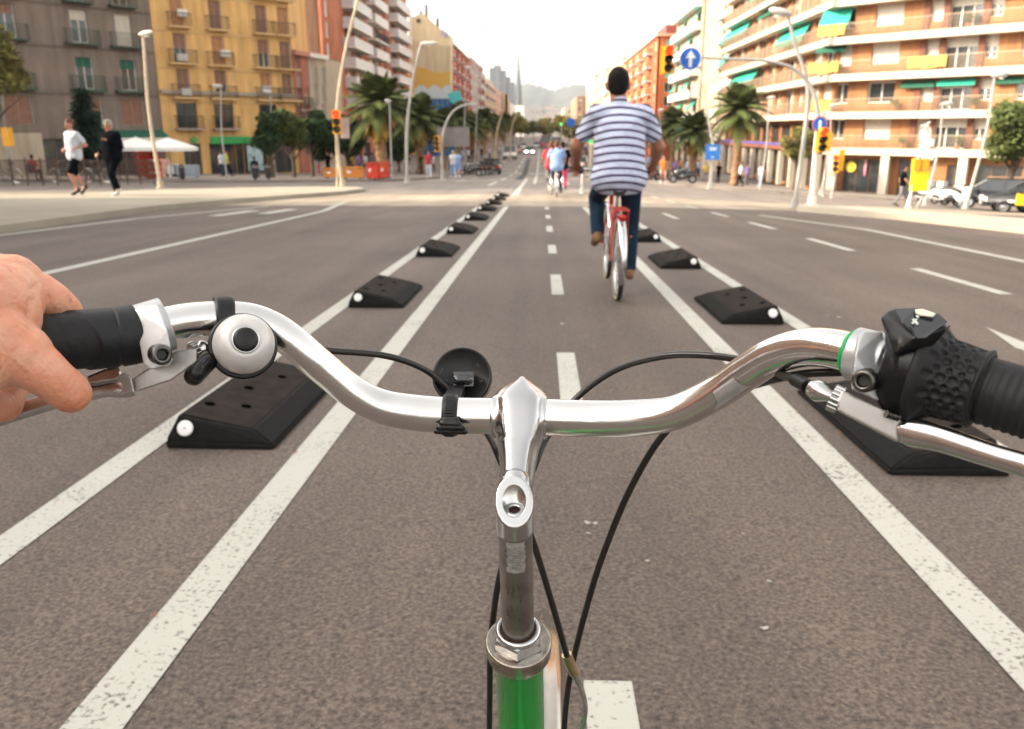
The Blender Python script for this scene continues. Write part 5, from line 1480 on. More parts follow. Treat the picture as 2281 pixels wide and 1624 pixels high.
for k, (px, Y, pt, kd, lb) in enumerate(((1268, 112, PW, 'hatch', 'white hatchback in the queue behind the arm of the cyclist'), (1278, 145, PS, 'hatch', 'silver hatchback in the middle of the far queue'), (1256, 165, PW, 'van', 'white van rising above the far queue'), (1270, 185, PR, 'hatch', 'red hatchback beside the white van in the queue'), (1244, 140, PR, 'hatch', 'red car just left of the blue shirted rider head'), (1290, 200, PW, 'van', 'white van at the right end of the far queue'), (1228, 175, PS, 'hatch', 'silver car beside the white bus'), (1250, 230, PW, 'hatch', 'white car behind the bus'), (1222, 300, PW, 'bus', 'pale bus at the top of the avenue'), (1208, 240, PR, 'hatch', 'small red car near the centre line far away'), (1166, 190, PW, 'hatch', 'white oncoming car left of the bright headlights'), (1150, 160, PR, 'hatch', 'dark red oncoming car behind the van'))):
    car(lb, gpos(px, Y), R(180) if px < 1200 else 0, pt, kd, group=AV, name={'hatch': 'car', 'van': 'van', 'bus': 'bus'}[kd], cat={'hatch': 'car', 'van': 'van', 'bus': 'bus'}[kd])

def scooter(label, loc, rz, paint, group, seatm=PLASTD, bike=False):
    rt = empty('motorcycle' if bike else 'scooter', label, 'motorcycle' if bike else 'scooter', loc, rz, group=group)
    wb = .68; rr = .29 if bike else .24
    for y in (-wb, wb):
        m = MB(); m.lathe((-.05, y, rr), (1, 0, 0), [(rr * .62, 0), (rr * .95, .0), (rr, .05), (rr * .95, .1), (rr * .62, .1)], 18); w_ = m.build('wheel', TYRE, rt)
        m = MB(); m.lathe((-.03, y, rr), (1, 0, 0), [(rr * .64, .03), (rr * .3, .01), (0, .03), (rr * .3, .05), (rr * .64, .03)], 12); m.build('rim', RIM, w_)
    m = MB()
    m.tube([p[:3] for p in catmull([(0, -.85, .62), (0, -.45, .60), (0, -.05, .48), (0, .1, .30)], 4)], [.12, .17, .18, .19, .19, .2, .2, .19, .18, .17, .16, .14, .12], 10)
    if bike: m.tube([(0, -.2, .75), (0, .05, .85), (0, .35, .78)], [.1, .19, .12], 10)
    m.build('body', paint, rt)
    m = MB(); m.tube([(0, .1, .30), (0, .38, .42), (0, .45, .75), (0, .40, .92)], [.13, .2, .19, .1], 10); m.build('front_shield', paint, rt)
    m = MB(); m.tube([(0, wb, rr), (0, .45, .85), (0, .40, 1.0)], .03, 6); m.build('fork', RIM, rt)
    m = MB(); m.tube([(-.32, .3, 1.03), (-.12, .40, 1.0), (.12, .40, 1.0), (.32, .3, 1.03)], .022, 6); m.build('handlebar', PLASTD, rt)
    m = MB(); m.tube([(0, -.85, .78), (0, -.6, .80), (0, -.25, .76), (0, 0, .72)], [.08, .13, .13, .08], 8); m.build('seat', seatm, rt)
    m = MB(); m.ball((0, .53, .82), .085, 6); m.build('headlight', HEADL, rt)
    m = MB(); m.ball((0, -.95, .62), .06, 5); m.build('tail_light', TAILL, rt)
    for s in (-1, 1):
        m = MB(); m.cyl((s * .3, .34, 1.05), (s * .36, .36, 1.2), .012, n=5); m.ball((s * .37, .36, 1.22), .05, 5, (1, .4, .8)); m.build('mirror', PLASTD, rt)
    if not bike:
        m = MB(); m.box((0, -.98, .98), (.34, .3, .28)); m.build('top_box', paint, rt)
    m = MB(); m.cyl((.14, -.2, .25), (.17, -.9, .33), .045, n=8); m.build('exhaust', RIM, rt)
    return rt
SC = 'scooters parked on the right'
scooter('white scooter furthest left of the three at the brick building', gpos(2098, 43, .08), R(205), PW, SC)
scooter('middle white scooter of the three at the brick building', gpos(2128, 42, .08), R(200), PW, SC)
scooter('right white scooter of the three next to the lamp post', gpos(2156, 41, .08), R(205), PW, SC)
scooter('black motorcycle parked side on behind the right sleeve', gpos(1527, 61, KERB), R(88), PB, None, bike=True)
for k, (px, Y, lb) in enumerate(((1075, 72, 'dark scooter parked first in the row under the left palms'), (1068, 69, 'second dark scooter under the left palms'), (1058, 66.5, 'third dark scooter under the left palms'), (1047, 64, 'dark scooter nearest to the two blue dressed people'), (1468, 70, 'dark scooter behind the right hand of the cyclist'), (1455, 68, 'second dark scooter behind the right hand of the cyclist'), (1482, 72, 'third dark scooter near the orange dressed walker'))):
    scooter(lb, gpos(px, Y, KERB), R(70 if px < 1200 else -60), PB, 'dark scooters parked along the pavement')
# ------------------------------------------------------------------ people
SKIN = M('skin', (.42, .20, .13), .55, vary=.1, scale=12, sss=.0)
SKIN_TAN = M('skin_tanned', (.36, .16, .095), .5, vary=.1, scale=12)
HAIRD = M('dark_hair', (.007, .0055, .005), .8, vary=.3, scale=40, bump=.6, bscale=160, spec=.25, bdist=.003)
HAIRB = M('brown_hair', (.10, .036, .014), .7, vary=.3, scale=40)
HAIRG = M('grey_hair', (.30, .27, .25), .8, vary=.2)
JEANS = M('jeans', (.010, .027, .052), .9, vary=.3, scale=14, bump=.6, bscale=30, spec=.2, bdist=.006)
BLACKC = M('black_cloth', (.004, .005, .008), .95, vary=.3, scale=6, spec=.04)
WHITEC = M('white_cloth', (.50, .54, .62), .9, vary=.06, scale=6, bump=.6, bscale=9, bdist=.03)
BLUEC = M('light_blue_cloth', (.22, .34, .62), .8, vary=.1, scale=6)
PINKC = M('pink_cloth', (.75, .04, .18), .7, vary=.1)
REDC = M('dark_red_cloth', (.35, .03, .04), .8, vary=.1)
GREYC = M('grey_cloth', (.16, .15, .16), .8, vary=.2)
YELC = M('yellow_cloth', (.65, .48, .04), .8, vary=.1)
ORGC = M('orange_cloth', (.70, .22, .04), .8, vary=.1)
PURC = M('lilac_cloth', (.26, .18, .48), .8, vary=.1)
SHOEB = M('brown_shoe', (.20, .10, .045), .7, vary=.25, scale=20); SHOEK = M('black_shoe', (.015, .015, .015), .6); SHOEW = M('white_shoe', (.6, .6, .6), .6)
def striped(name):
    m = bpy.data.materials.new(name); m.use_nodes = True; nt = m.node_tree; b = nt.nodes['Principled BSDF']
    tc = nt.nodes.new('ShaderNodeTexCoord'); sp = nt.nodes.new('ShaderNodeSeparateXYZ')
    nz = nt.nodes.new('ShaderNodeTexNoise'); nz.inputs['Scale'].default_value = 3.2
    nt.links.new(tc.outputs['Object'], nz.inputs['Vector']); nt.links.new(tc.outputs['Object'], sp.inputs[0])
    a = nt.nodes.new('ShaderNodeMath'); a.operation = 'MULTIPLY_ADD'; a.inputs[1].default_value = .030; nt.links.new(nz.outputs['Fac'], a.inputs[0]); nt.links.new(sp.outputs['Z'], a.inputs[2])
    # stripes sag at the sides of the back
    x2 = nt.nodes.new('ShaderNodeMath'); x2.operation = 'MULTIPLY'; nt.links.new(sp.outputs['X'], x2.inputs[0]); nt.links.new(sp.outputs['X'], x2.inputs[1])
    a2 = nt.nodes.new('ShaderNodeMath'); a2.operation = 'MULTIPLY_ADD'; a2.inputs[1].default_value = .8; nt.links.new(x2.outputs[0], a2.inputs[0]); nt.links.new(a.outputs[0], a2.inputs[2])
    d = nt.nodes.new('ShaderNodeMath'); d.operation = 'DIVIDE'; d.inputs[1].default_value = .0585; nt.links.new(a2.outputs[0], d.inputs[0])
    fr = nt.nodes.new('ShaderNodeMath'); fr.operation = 'FRACT'; nt.links.new(d.outputs[0], fr.inputs[0])
    r = nt.nodes.new('ShaderNodeValToRGB'); e = r.color_ramp.elements; r.color_ramp.interpolation = 'LINEAR'
    cols = [(0, (.56, .62, .80)), (.52, (.57, .63, .81)), (.56, (.14, .13, .22)), (.60, (.012, .014, .055)), (.76, (.014, .015, .060)), (.80, (.12, .07, .18)), (.86, (.22, .13, .28)), (.90, (.56, .62, .80))]
    e[0].position = 0; e[0].color = cols[0][1] + (1,); e[1].position = 1; e[1].color = (.56, .62, .80, 1)
    for p, c in cols[1:]:
        q = e.new(p); q.color = c + (1,)
    nt.links.new(fr.outputs[0], r.inputs[0]); nt.links.new(r.outputs[0], b.inputs['Base Color']); b.inputs['Roughness'].default_value = .85
    n2 = nt.nodes.new('ShaderNodeTexNoise'); n2.inputs['Scale'].default_value = 7; n2.inputs['Detail'].default_value = 3; nt.links.new(tc.outputs['Object'], n2.inputs['Vector'])
    bp = nt.nodes.new('ShaderNodeBump'); bp.inputs['Strength'].default_value = 1.0; bp.inputs['Distance'].default_value = .05; nt.links.new(n2.outputs['Fac'], bp.inputs['Height']); nt.links.new(bp.outputs[0], b.inputs['Normal'])
    return m
STRIPE = striped('striped_polo')
def seg(mb, p0, p1, r0, r1, fx=1.0, n=12, fy=1.0):
    """tapered capsule; fx widens it along x, fy along y"""
    p0, p1 = Vector(p0), Vector(p1); S = Matrix.Diagonal((fx, fy, 1)); Si = Matrix.Diagonal((1 / fx, 1 / fy, 1))
    a, b = Si @ p0, Si @ p1; d = b - a; L = d.length
    if L < 1e-5: mb.ball(tuple(p0), r0, 8, (fx, fy, 1)); return
    ax = d / L; u = ax.orthogonal().normalized(); w = ax.cross(u); prof = []
    for i in range(5):
        t = math.pi / 2 * i / 4; prof.append((r0 * math.sin(t), -r0 * math.cos(t)))
    for i in range(5):
        t = math.pi / 2 * i / 4; prof.append((r1 * math.cos(t), L + r1 * math.sin(t)))
    v = []
    for (r, h) in prof:
        for k in range(n):
            t = 2 * math.pi * k / n; v.append(S @ (a + ax * h + (u * math.cos(t) + w * math.sin(t)) * max(r, 1e-5)))
    f = [(i * n + k, i * n + (k + 1) % n, (i + 1) * n + (k + 1) % n, (i + 1) * n + k) for i in range(len(prof) - 1) for k in range(n)]
    mb.raw(v, f + [tuple(range(n - 1, -1, -1)), tuple(range(len(v) - n, len(v)))], True)
def hand(mb, w, d, curl=.6, side=1, up=(0, 0, 1)):
    """palm, four fingers and a thumb from wrist w along d"""
    w, d = Vector(w), Vector(d).normalized(); up = Vector(up); s = d.cross(up)
    s = s.normalized() if s.length > .01 else Vector((1, 0, 0)); nrm = s.cross(d).normalized()
    for k in (-1, 0, 1): seg(mb, w + s * k * .018, w + d * .085 + s * k * .026, .017, .015)
    for k, l in enumerate((.062, .072, .068, .052)):
        o = w + d * .088 + s * (k - 1.5) * .021
        a = o + (d * math.cos(curl) - nrm * math.sin(curl)) * l * .55; b = a + (d * math.cos(curl * 2.4) - nrm * math.sin(curl * 2.4)) * l * .5
        seg(mb, o, a, .0098, .009, n=8); seg(mb, a, b, .009, .008, n=8)
    o = w + d * .02 + s * side * .03; a = o + (s * side * .6 + d * .6 - nrm * .5).normalized() * .05
    seg(mb, o, a, .013, .011, n=8); seg(mb, a, a + (d - nrm * .6).normalized() * .03, .011, .009, n=8)
def POSE(kind):
    """joints in metres for a 1.75 m figure: x right, y forward, z up"""
    J = dict(hipL=(-.09, 0, .92), hipR=(.09, 0, .92), kneeL=(-.1, .02, .50), kneeR=(.1, .02, .50), ankL=(-.1, -.02, .09), ankR=(.1, -.02, .09), toeL=(-.11, .15, .035), toeR=(.11, .15, .035),
             waist=(0, 0, 1.02), chest=(0, 0, 1.30), shL=(-.18, 0, 1.42), shR=(.18, 0, 1.42), elL=(-.25, -.03, 1.13), elR=(.25, -.03, 1.13), wrL=(-.26, .08, .89), wrR=(.26, .08, .89), neck=(0, .01, 1.49), head=(0, .03, 1.64))
    if kind == 'walk': J.update(kneeL=(-.1, .16, .52), ankL=(-.1, .26, .12), toeL=(-.11, .41, .10), kneeR=(.1, -.03, .50), ankR=(.1, -.24, .13), toeR=(.1, -.09, .04), elL=(-.24, -.14, 1.15), wrL=(-.24, -.10, .90), elR=(.24, .08, 1.15), wrR=(.22, .25, .98))
    if kind == 'run': J.update(kneeL=(-.1, .22, .55), ankL=(-.11, .10, .16), toeL=(-.12, .24, .06), kneeR=(.1, -.02, .50), ankR=(.11, -.22, .22), toeR=(.12, -.14, .07), elL=(-.27, -.16, 1.18), wrL=(-.20, .07, 1.12), elR=(.28, -.10, 1.16), wrR=(.12, .14, 1.10))
    if kind == 'runslim': J.update(kneeL=(-.07, .20, .53), ankL=(-.03, -.02, .20), toeL=(-.03, .08, .08), kneeR=(.06, .05, .50), ankR=(.02, -.02, .10), toeR=(.02, .13, .035), elL=(-.26, .0, 1.15), wrL=(-.10, .20, 1.30), elR=(.27, -.10, 1.15), wrR=(.30, .10, 1.02))
    if kind == 'sit': J.update(hipL=(-.09, 0, .50), hipR=(.09, 0, .50), kneeL=(-.11, .42, .52), kneeR=(.11, .42, .52), ankL=(-.11, .42, .10), ankR=(.11, .42, .10), toeL=(-.11, .58, .035), toeR=(.11, .58, .035), waist=(0, 0, .60), chest=(0, .03, .90), shL=(-.18, .03, 1.0), shR=(.18, .03, 1.0), elL=(-.24, .05, .73), elR=(.24, .05, .73), wrL=(-.15, .26, .62), wrR=(.15, .26, .62), neck=(0, .05, 1.08), head=(0, .08, 1.23))
    if kind == 'ride': J.update(hipL=(-.09, 0, .93), hipR=(.09, 0, .93), kneeL=(-.11, .40, .88), kneeR=(.11, .24, .55), ankL=(-.12, .16, .55), ankR=(.12, .12, .22), toeL=(-.12, .30, .50), toeR=(.12, .27, .17), waist=(0, .02, 1.03), chest=(0, .12, 1.30), shL=(-.18, .14, 1.43), shR=(.18, .14, 1.43), elL=(-.28, .30, 1.20), elR=(.28, .30, 1.20), wrL=(-.27, .50, 1.06), wrR=(.27, .50, 1.06), neck=(0, .17, 1.50), head=(0, .20, 1.65))
    return {k: Vector(v) for k, v in J.items()}
def person_meshes(key, J, build=1.0, voxel=.018, hands=False, sleeves='short', legs='long', face=True, loose=0.0, hairlong=False, curl=.6, handdir=None, hem=.0, arm=1.0, hd=1.0):
    def f():
        out = {}; b = build
        m = MB()
        H = J['head']; seg(m, H + Vector((0, -.015, .03)), H + Vector((0, 0, -.01)), .088 * hd, .082 * hd, .86); seg(m, H + Vector((0, .02, -.04)), H + Vector((0, .035, -.065)), .065, .045, .85)
        if face:
            seg(m, H + Vector((0, .085, .01)), H + Vector((0, .108, -.025)), .011, .016)
            for s in (-1, 1): seg(m, H + Vector((s * .079 * hd, -.005, .01)), H + Vector((s * .080 * hd, -.01, -.03)), .019 * hd, .013)
        seg(m, J['neck'] - Vector((0, 0, .05)), H - Vector((0, .01, .04)), .060 * b * hd, .056 * b * hd)
        seg(m, J['waist'], J['chest'], .12 * b, .13 * b, 1.2); seg(m, J['shL'], J['shR'], .06 * b, .06 * b)
        for s in 'LR':
            seg(m, J['sh' + s], J['el' + s], .050 * b, .040 * b * arm); seg(m, J['el' + s], J['wr' + s], .041 * b * arm, .027 * b * arm)
            if arm > 1: seg(m, J['el' + s], J['el' + s].lerp(J['wr' + s], .45), .043 * b * arm, .040 * b * arm)
            seg(m, J['hip' + s], J['knee' + s], .085 * b, .056 * b); seg(m, J['knee' + s], J['ank' + s], .057 * b, .036 * b); seg(m, J['ank' + s], J['toe' + s], .035, .03)
            k = J['knee' + s].lerp(J['ank' + s], .3); seg(m, k - Vector((0, .015, 0)), k.lerp(J['ank' + s], .3), .052 * b, .042 * b)
            d = (J['wr' + s] - J['el' + s]).normalized()
            if handdir: d = Vector(handdir)
            if hands: hand(m, J['wr' + s], d, curl, 1 if s == 'L' else -1)
            else: seg(m, J['wr' + s], J['wr' + s] + d * .12, .03, .026, .8)
        out['body'] = remeshed(m, 'body_' + key, voxel, 1 if hands else 2)
        m = MB(); o = .013 + loose
        seg(m, J['waist'] + Vector((0, 0, -.06 + hem)), J['chest'], .125 * b + o * 1.3, .132 * b + o, 1.24, 16); seg(m, J['chest'], J['neck'] - Vector((0, 0, .10)), .13 * b + o, .085 * b, 1.3, 16)
        seg(m, J['shL'], J['shR'], .062 * b + o * .6, .062 * b + o * .6); seg(m, J['neck'] - Vector((0, 0, .06)), J['neck'] + Vector((0, 0, .005)), .075 * b, .066 * b)
        for s in 'LR':
            hipc = J['hip' + s]; seg(m, hipc + Vector((0, 0, .02 + hem)), J['chest'], .105 * b + o, .1 * b)
            e = J['sh' + s].lerp(J['el' + s], .62 if sleeves == 'short' else 1); seg(m, J['sh' + s], e, .058 * b + o * .6, (.056 if sleeves == 'short' else .046) * b + o * .5)
            if sleeves == 'long': seg(m, J['el' + s], J['el' + s].lerp(J['wr' + s], .95), .048 * b + o * .5, .036 * b + o * .3)
        out['shirt'] = remeshed(m, 'shirt_' + key, voxel, 2)
        m = MB()
        seg(m, J['hipL'] + Vector((.02, 0, .02)), J['hipR'] + Vector((-.02, 0, .02)), .108 * b, .108 * b)
        for s in 'LR':
            if legs == 'long': seg(m, J['hip' + s], J['knee' + s], .094 * b, .070 * b); seg(m, J['knee' + s], J['ank' + s] + (J['knee' + s] - J['ank' + s]) * .06, .070 * b, .054 * b)
            else: seg(m, J['hip' + s], J['hip' + s].lerp(J['knee' + s], .92), .10 * b, .082 * b)
        out['trousers'] = remeshed(m, 'trousers_' + key, voxel, 2)
        for s in 'LR':
            m = MB(); a, t = J['ank' + s], J['toe' + s]; d = (t - a); seg(m, a + Vector((0, -.02, -.02)), t + d * .15, .044, .038, 1.0); seg(m, a + Vector((0, -.035, -.035)), a + Vector((0, 0, .01)), .042, .045)
            out['shoe' + s] = remeshed(m, 'shoe_' + key, .012, 2)
        m = MB(); seg(m, H + Vector((0, -.028, .045)), H + Vector((0, -.03, .0)), .092 * hd, .088 * hd, .90); seg(m, H + Vector((0, .01, .075)), H + Vector((0, -.05, .06)), .07 * hd, .075 * hd, .95)
        seg(m, H + Vector((0, -.05, -.0)), H + Vector((0, -.04, -.035)), .068 * hd, .060 * hd, 1.0)
        if hairlong: seg(m, H + Vector((0, -.07, 0)), H + Vector((0, -.11, -.22)), .06, .03)
        out['hair'] = remeshed(m, 'hair_' + key, .012, 2)
        return out
    return shared(('person', key), f)
def person(label, key, loc, rz, mats, sc=1.0, group=None, face=True, J=None, **kw):
    """mats: skin, shirt, trousers, shoes, hair"""
    P = person_meshes(key, J or POSE(kw.pop('pose', 'stand')), face=face, **{k: v for k, v in kw.items()})
    rt = empty('person', label, 'person', loc, rz, group=group); rt.scale = (sc, sc, sc)
    b = link('body', P['body'], rt, mat=mats[0]); link('shirt', P['shirt'], rt, mat=mats[1]); link('trousers', P['trousers'], rt, mat=mats[2])
    link('shoe', P['shoeL'], rt, mat=mats[3]); link('shoe', P['shoeR'], rt, mat=mats[3]); link('hair', P['hair'], rt, mat=mats[4])
    if face:
        H = (J or POSE(kw.get('pose', 'stand')))['head'] if J else P.get('H')
        for s in (-1, 1):
            def fe():
                m = MB(); m.ball((0, 0, 0), .012, 5); return m.mesh('eye', SIGD)
            Hh = FACEH[key]
            link('eye', shared('eye', fe), rt, Hh + Vector((s * .032, .084, .012)))
        def fm():
            m = MB(); m.box((0, 0, 0), (.05, .012, .012)); return m.mesh('mouth', M('lips', (.35, .10, .08), .5))
        link('mouth', shared('mouth', fm), rt, FACEH[key] + Vector((0, .078, -.058)))
    return rt
FACEH = {}
def reg(key, pose): FACEH[key] = POSE(pose)['head']; return pose

# bicycle for other riders ------------------------------------------------------
CHROME = M('chrome', (.62, .63, .65), .18, metal=1, vary=.05, scale=8)
REDP = M('red_frame_paint', (.48, .02, .02), .25, vary=0, coat=1)
def bicycle_parts(rt, frame, R_=.335, wb=1.05, fender=CHROME, rear_y=0.0, steer=0.0, seat=.90, rack=True, tyre_side=None):
    """local: +y forward, rear axle above rear_y"""
    fy = rear_y + wb
    for y in (rear_y, fy):
        w = MB(); n = 40; w.lathe((0, y, R_), (1, 0, 0), [(R_ - .035, -.016), (R_ - .012, -.021), (R_, -.010), (R_ + .003, 0), (R_, .010), (R_ - .012, .021), (R_ - .035, .016)], n)
        t = w.build('wheel', TYRE, rt)
        w = MB(); w.lathe((0, y, R_), (1, 0, 0), [(R_ - .033, -.0165), (R_ - .013, -.0215), (R_ - .010, -.0205)], n); w.lathe((0, y, R_), (1, 0, 0), [(R_ - .010, .0205), (R_ - .013, .0215), (R_ - .033, .0165)], n); w.build('tyre_wall', M('cream_tyre_wall', (.55, .48, .33), .7), t)
        w = MB(); w.lathe((0, y, R_), (1, 0, 0), [(R_ - .034, -.013), (R_ - .05, -.012), (R_ - .055, 0), (R_ - .05, .012), (R_ - .034, .013)], n); w.build('rim', CHROME, t)
        w = MB(); w.cyl((-.04, y, R_), (.04, y, R_), .022)
        for k in range(28):
            a = 2 * math.pi * k / 28; s = .03 * (1 if k % 2 else -1); w.cyl((s, y + .02 * math.cos(a + .6), R_ + .02 * math.sin(a + .6)), (0, y + (R_ - .052) * math.cos(a), R_ + (R_ - .052) * math.sin(a)), .0022, n=4, caps=False)
        w.build('spokes', CHROME, t)
    def fend(yc, a0, a1, name):
        m = MB(); n = 22; rr = R_ + .022; v = []
        for i in range(n + 1):
            a = a0 + (a1 - a0) * i / n
            for (x, dr) in ((-.032, -.014), (-.026, 0), (0, .010), (.026, 0), (.032, -.014)): v.append((x, yc + math.cos(a) * (rr + dr), R_ + math.sin(a) * (rr + dr)))
        f = [(i * 5 + k, i * 5 + k + 1, (i + 1) * 5 + k + 1, (i + 1) * 5 + k) for i in range(n) for k in range(4)]
        m.raw(v, f, True); return m.build(name, fender, rt)
    fend(rear_y, R(205), R(60), 'mudguard'); fend(fy, R(150), R(20), 'mudguard')
    bb = Vector((0, rear_y + .46, .29)); st = Vector((0, rear_y + .30, .72)); hd0 = Vector((0, fy - .20, .66)); hd1 = Vector((0, fy - .25, .82)); ra = Vector((0, rear_y, R_))
    m = MB(); m.cyl(bb, st, .017); m.cyl(bb, hd0, .019); m.cyl(st - Vector((0, 0, .12)), hd0 + Vector((0, 0, .05)), .017); m.cyl(hd0 - Vector((0, 0, .05)), hd1, .021)
    for s in (-1, 1):
        m.tube([bb + Vector((s * .03, 0, 0)), ra + Vector((s * .06, .12, -.02)), ra + Vector((s * .062, 0, 0))], .010, 8); m.tube([st, st + Vector((s * .045, -.08, -.12)), ra + Vector((s * .062, 0, 0))], .009, 8)
        m.tube([hd0 + Vector((s * .02, .01, -.06)), hd0 + Vector((s * .05, .06, -.16)), Vector((s * .055, fy, R_))], .012, 8)
    m.build('frame', frame, rt)
    m = MB(); m.cyl(st, Vector((0, rear_y + .25, seat - .05)), .0135); m.build('seat_post', CHROME, rt)
    m = MB(); v = []; m.tube([(0, rear_y + .08, seat), (0, rear_y + .16, seat + .01), (0, rear_y + .27, seat), (0, rear_y + .38, seat - .005)], [.06, .085, .05, .022], 10); m.build('saddle', SIGD, rt)
    m = MB(); m.cyl(hd1, hd1 + Vector((0, -.05, .17)), .013); m.build('stem', CHROME, rt)
    hb = hd1 + Vector((0, -.01, .18))
    m = MB(); m.tube([p[:3] for p in catmull([hb + Vector((-.29, -.17, .0)), hb + Vector((-.26, -.02, .02)), hb + Vector((-.1, .04, 0)), hb + Vector((.1, .04, 0)), hb + Vector((.26, -.02, .02)), hb + Vector((.29, -.17, 0))], 5)], .0115, 8); m.build('handlebar', CHROME, rt)
    for s in (-1, 1): m = MB(); m.tube([hb + Vector((s * .29, -.20, 0)), hb + Vector((s * .283, -.08, .01))], .018, 10); m.build('grip', SIGD, rt)
    m = MB(); m.cyl(bb - Vector((.05, 0, 0)), bb + Vector((.05, 0, 0)), .02); m.cyl(bb + Vector((.052, 0, 0)), bb + Vector((.056, 0, 0)), .09, n=24)
    m.build('crankset', CHROME, rt)
    PA = {-1: Vector((0, .06, .16)), 1: Vector((0, -.06, -.16))}
    for s in (-1, 1):
        e = bb + Vector((s * .075, 0, 0)) + PA[s]; m = MB(); m.cyl(bb + Vector((s * .065, 0, 0)), e, .009); m.build('crank_arm', CHROME, rt)
        m = MB(); m.box(e + Vector((s * .05, 0, 0)), (.09, .07, .02)); m.build('pedal', SIGD, rt)
    if rack:
        m = MB(); zz = R_ * 2 + .07
        for s in (-1, 1): m.cyl((s * .06, rear_y - .15, zz), (s * .06, rear_y + .2, zz), .006, n=6); m.cyl((s * .06, rear_y - .05, zz), (s * .065, rear_y, R_), .005, n=6)
        for k in range(4): m.cyl((-.06, rear_y - .15 + .11 * k, zz), (.06, rear_y - .15 + .11 * k, zz), .005, n=6)
        m.build('rack', frame, rt)
        m = MB(); m.lathe((0, rear_y - .19, R_ * 2 + .02), (0, -1, 0), [(.03, 0), (.032, .015), (.0, .022)], 14); m.build('rear_light', TAILL, rt)
    return bb, hb, PA
def bike(label, loc, rz, frame, group=None, **kw):
    rt = empty('bicycle', label, 'bicycle', loc, rz, group=group); bicycle_parts(rt, frame, **kw); return rt

# the man in the striped shirt on the red bicycle --------------------------------
RW = ground(1384, 668); FW = ground(1352, 616)
dirv = Vector((FW.x - RW.x, FW.y - RW.y, 0)); rz_ = math.atan2(-dirv.x, dirv.y)
rzb = max(min(rz_, .30), .0)
bk = bike('red bicycle with chrome mudguards ridden by the man in the striped shirt', (RW.x - .035, RW.y, gz(RW.x, RW.y)), rzb, REDP)
J = POSE('ride')
# body laid out in the bicycle frame: saddle at y .25, pedals round y .46
J = {k: v + Vector((0, .16, 0)) for k, v in J.items()}
J.update(hipL=Vector((-.10, .20, .97)), hipR=Vector((.10, .20, .97)), waist=Vector((0, .20, 1.07)), chest=Vector((0, .27, 1.37)), shL=Vector((-.195, .28, 1.50)), shR=Vector((.195, .28, 1.50)), neck=Vector((-.01, .31, 1.59)), head=Vector((-.02, .34, 1.725)),
         kneeL=Vector((-.15, .62, .80)), ankL=Vector((-.15, .40, .50)), toeL=Vector((-.16, .54, .42)), kneeR=Vector((.14, .45, .60)), ankR=Vector((.135, .36, .19)), toeR=Vector((.14, .50, .13)),
         elL=Vector((-.345, .40, 1.24)), elR=Vector((.345, .40, 1.24)), wrL=Vector((-.335, .60, 1.09)), wrR=Vector((.335, .60, 1.09)))
FACEH['rider'] = J['head']
person('man in a blue and white striped polo shirt riding the red bicycle ahead', 'rider', bk.location, rzb, (SKIN_TAN, STRIPE, JEANS, SHOEB, HAIRD), J=J, build=1.06, voxel=.0105, hands=True, loose=.018, curl=.8, hem=.0, arm=1.25, hd=1.12, sc=.985)

# riders and joggers further away --------------------------------------------------
reg('rider2', 'ride')
p = ground(1240, 442)
bike('bicycle of the rider in the light blue shirt', (p.x, p.y + .3, gz(p.x, p.y)), 0.02, PW, group='bicycles further up the lane')
person('rider in a light blue shirt on the bike lane far ahead', 'rider2', (p.x, p.y + .45, gz(p.x, p.y)), 0.02, (SKIN, BLUEC, JEANS, SHOEK, HAIRB), pose='ride', loose=.02)
p = ground(1228, 439)
bike('bicycle of the rider in the red top hidden by the blue shirt', (p.x, p.y + .8, gz(p.x, p.y)), 0.05, PB, group='bicycles further up the lane')
person('rider in a red top left of and behind the blue shirted one', 'rider2', (p.x, p.y + .9, gz(p.x, p.y)), 0.05, (SKIN, REDC, GREYC, SHOEK, HAIRB), pose='ride', loose=.02)
p = ground(1254, 436)
bike('bicycle of the rider with the pink bag', (p.x, p.y + 1.2, gz(p.x, p.y)), 0.0, REDP, group='bicycles further up the lane')
person('rider in black with a bright pink bag behind the blue shirted one', 'rider2', (p.x, p.y + 1.3, gz(p.x, p.y)), 0.0, (SKIN, BLACKC, PINKC, SHOEK, HAIRD), pose='ride', loose=.02)

def on_left(px, py):
    g_ = ground(px, py, KERB); return (g_.x, g_.y, g_.z)
reg('jog1', 'run'); reg('jog2', 'runslim')
a = on_left(178, 434)
person('jogger in a white T-shirt and black shorts running on the left pavement', 'jog1', (a[0], a[1], a[2] - .03), R(150), (SKIN, WHITEC, BLACKC, SHOEK, HAIRB), pose='run', voxel=.0125, hands=True, legs='short', loose=.02, sc=1.10 * a[1] / 22.0)
a = on_left(262, 436)
person('jogger in a black tracksuit and white shoes beside the one in white', 'jog2', (a[0], a[1], a[2] - .02), R(165), (SKIN_TAN, BLACKC, BLACKC, SHOEW, HAIRG), pose='runslim', voxel=.0125, hands=True, sleeves='long', loose=.03, build=1.18, sc=1.10 * a[1] / 22.0)

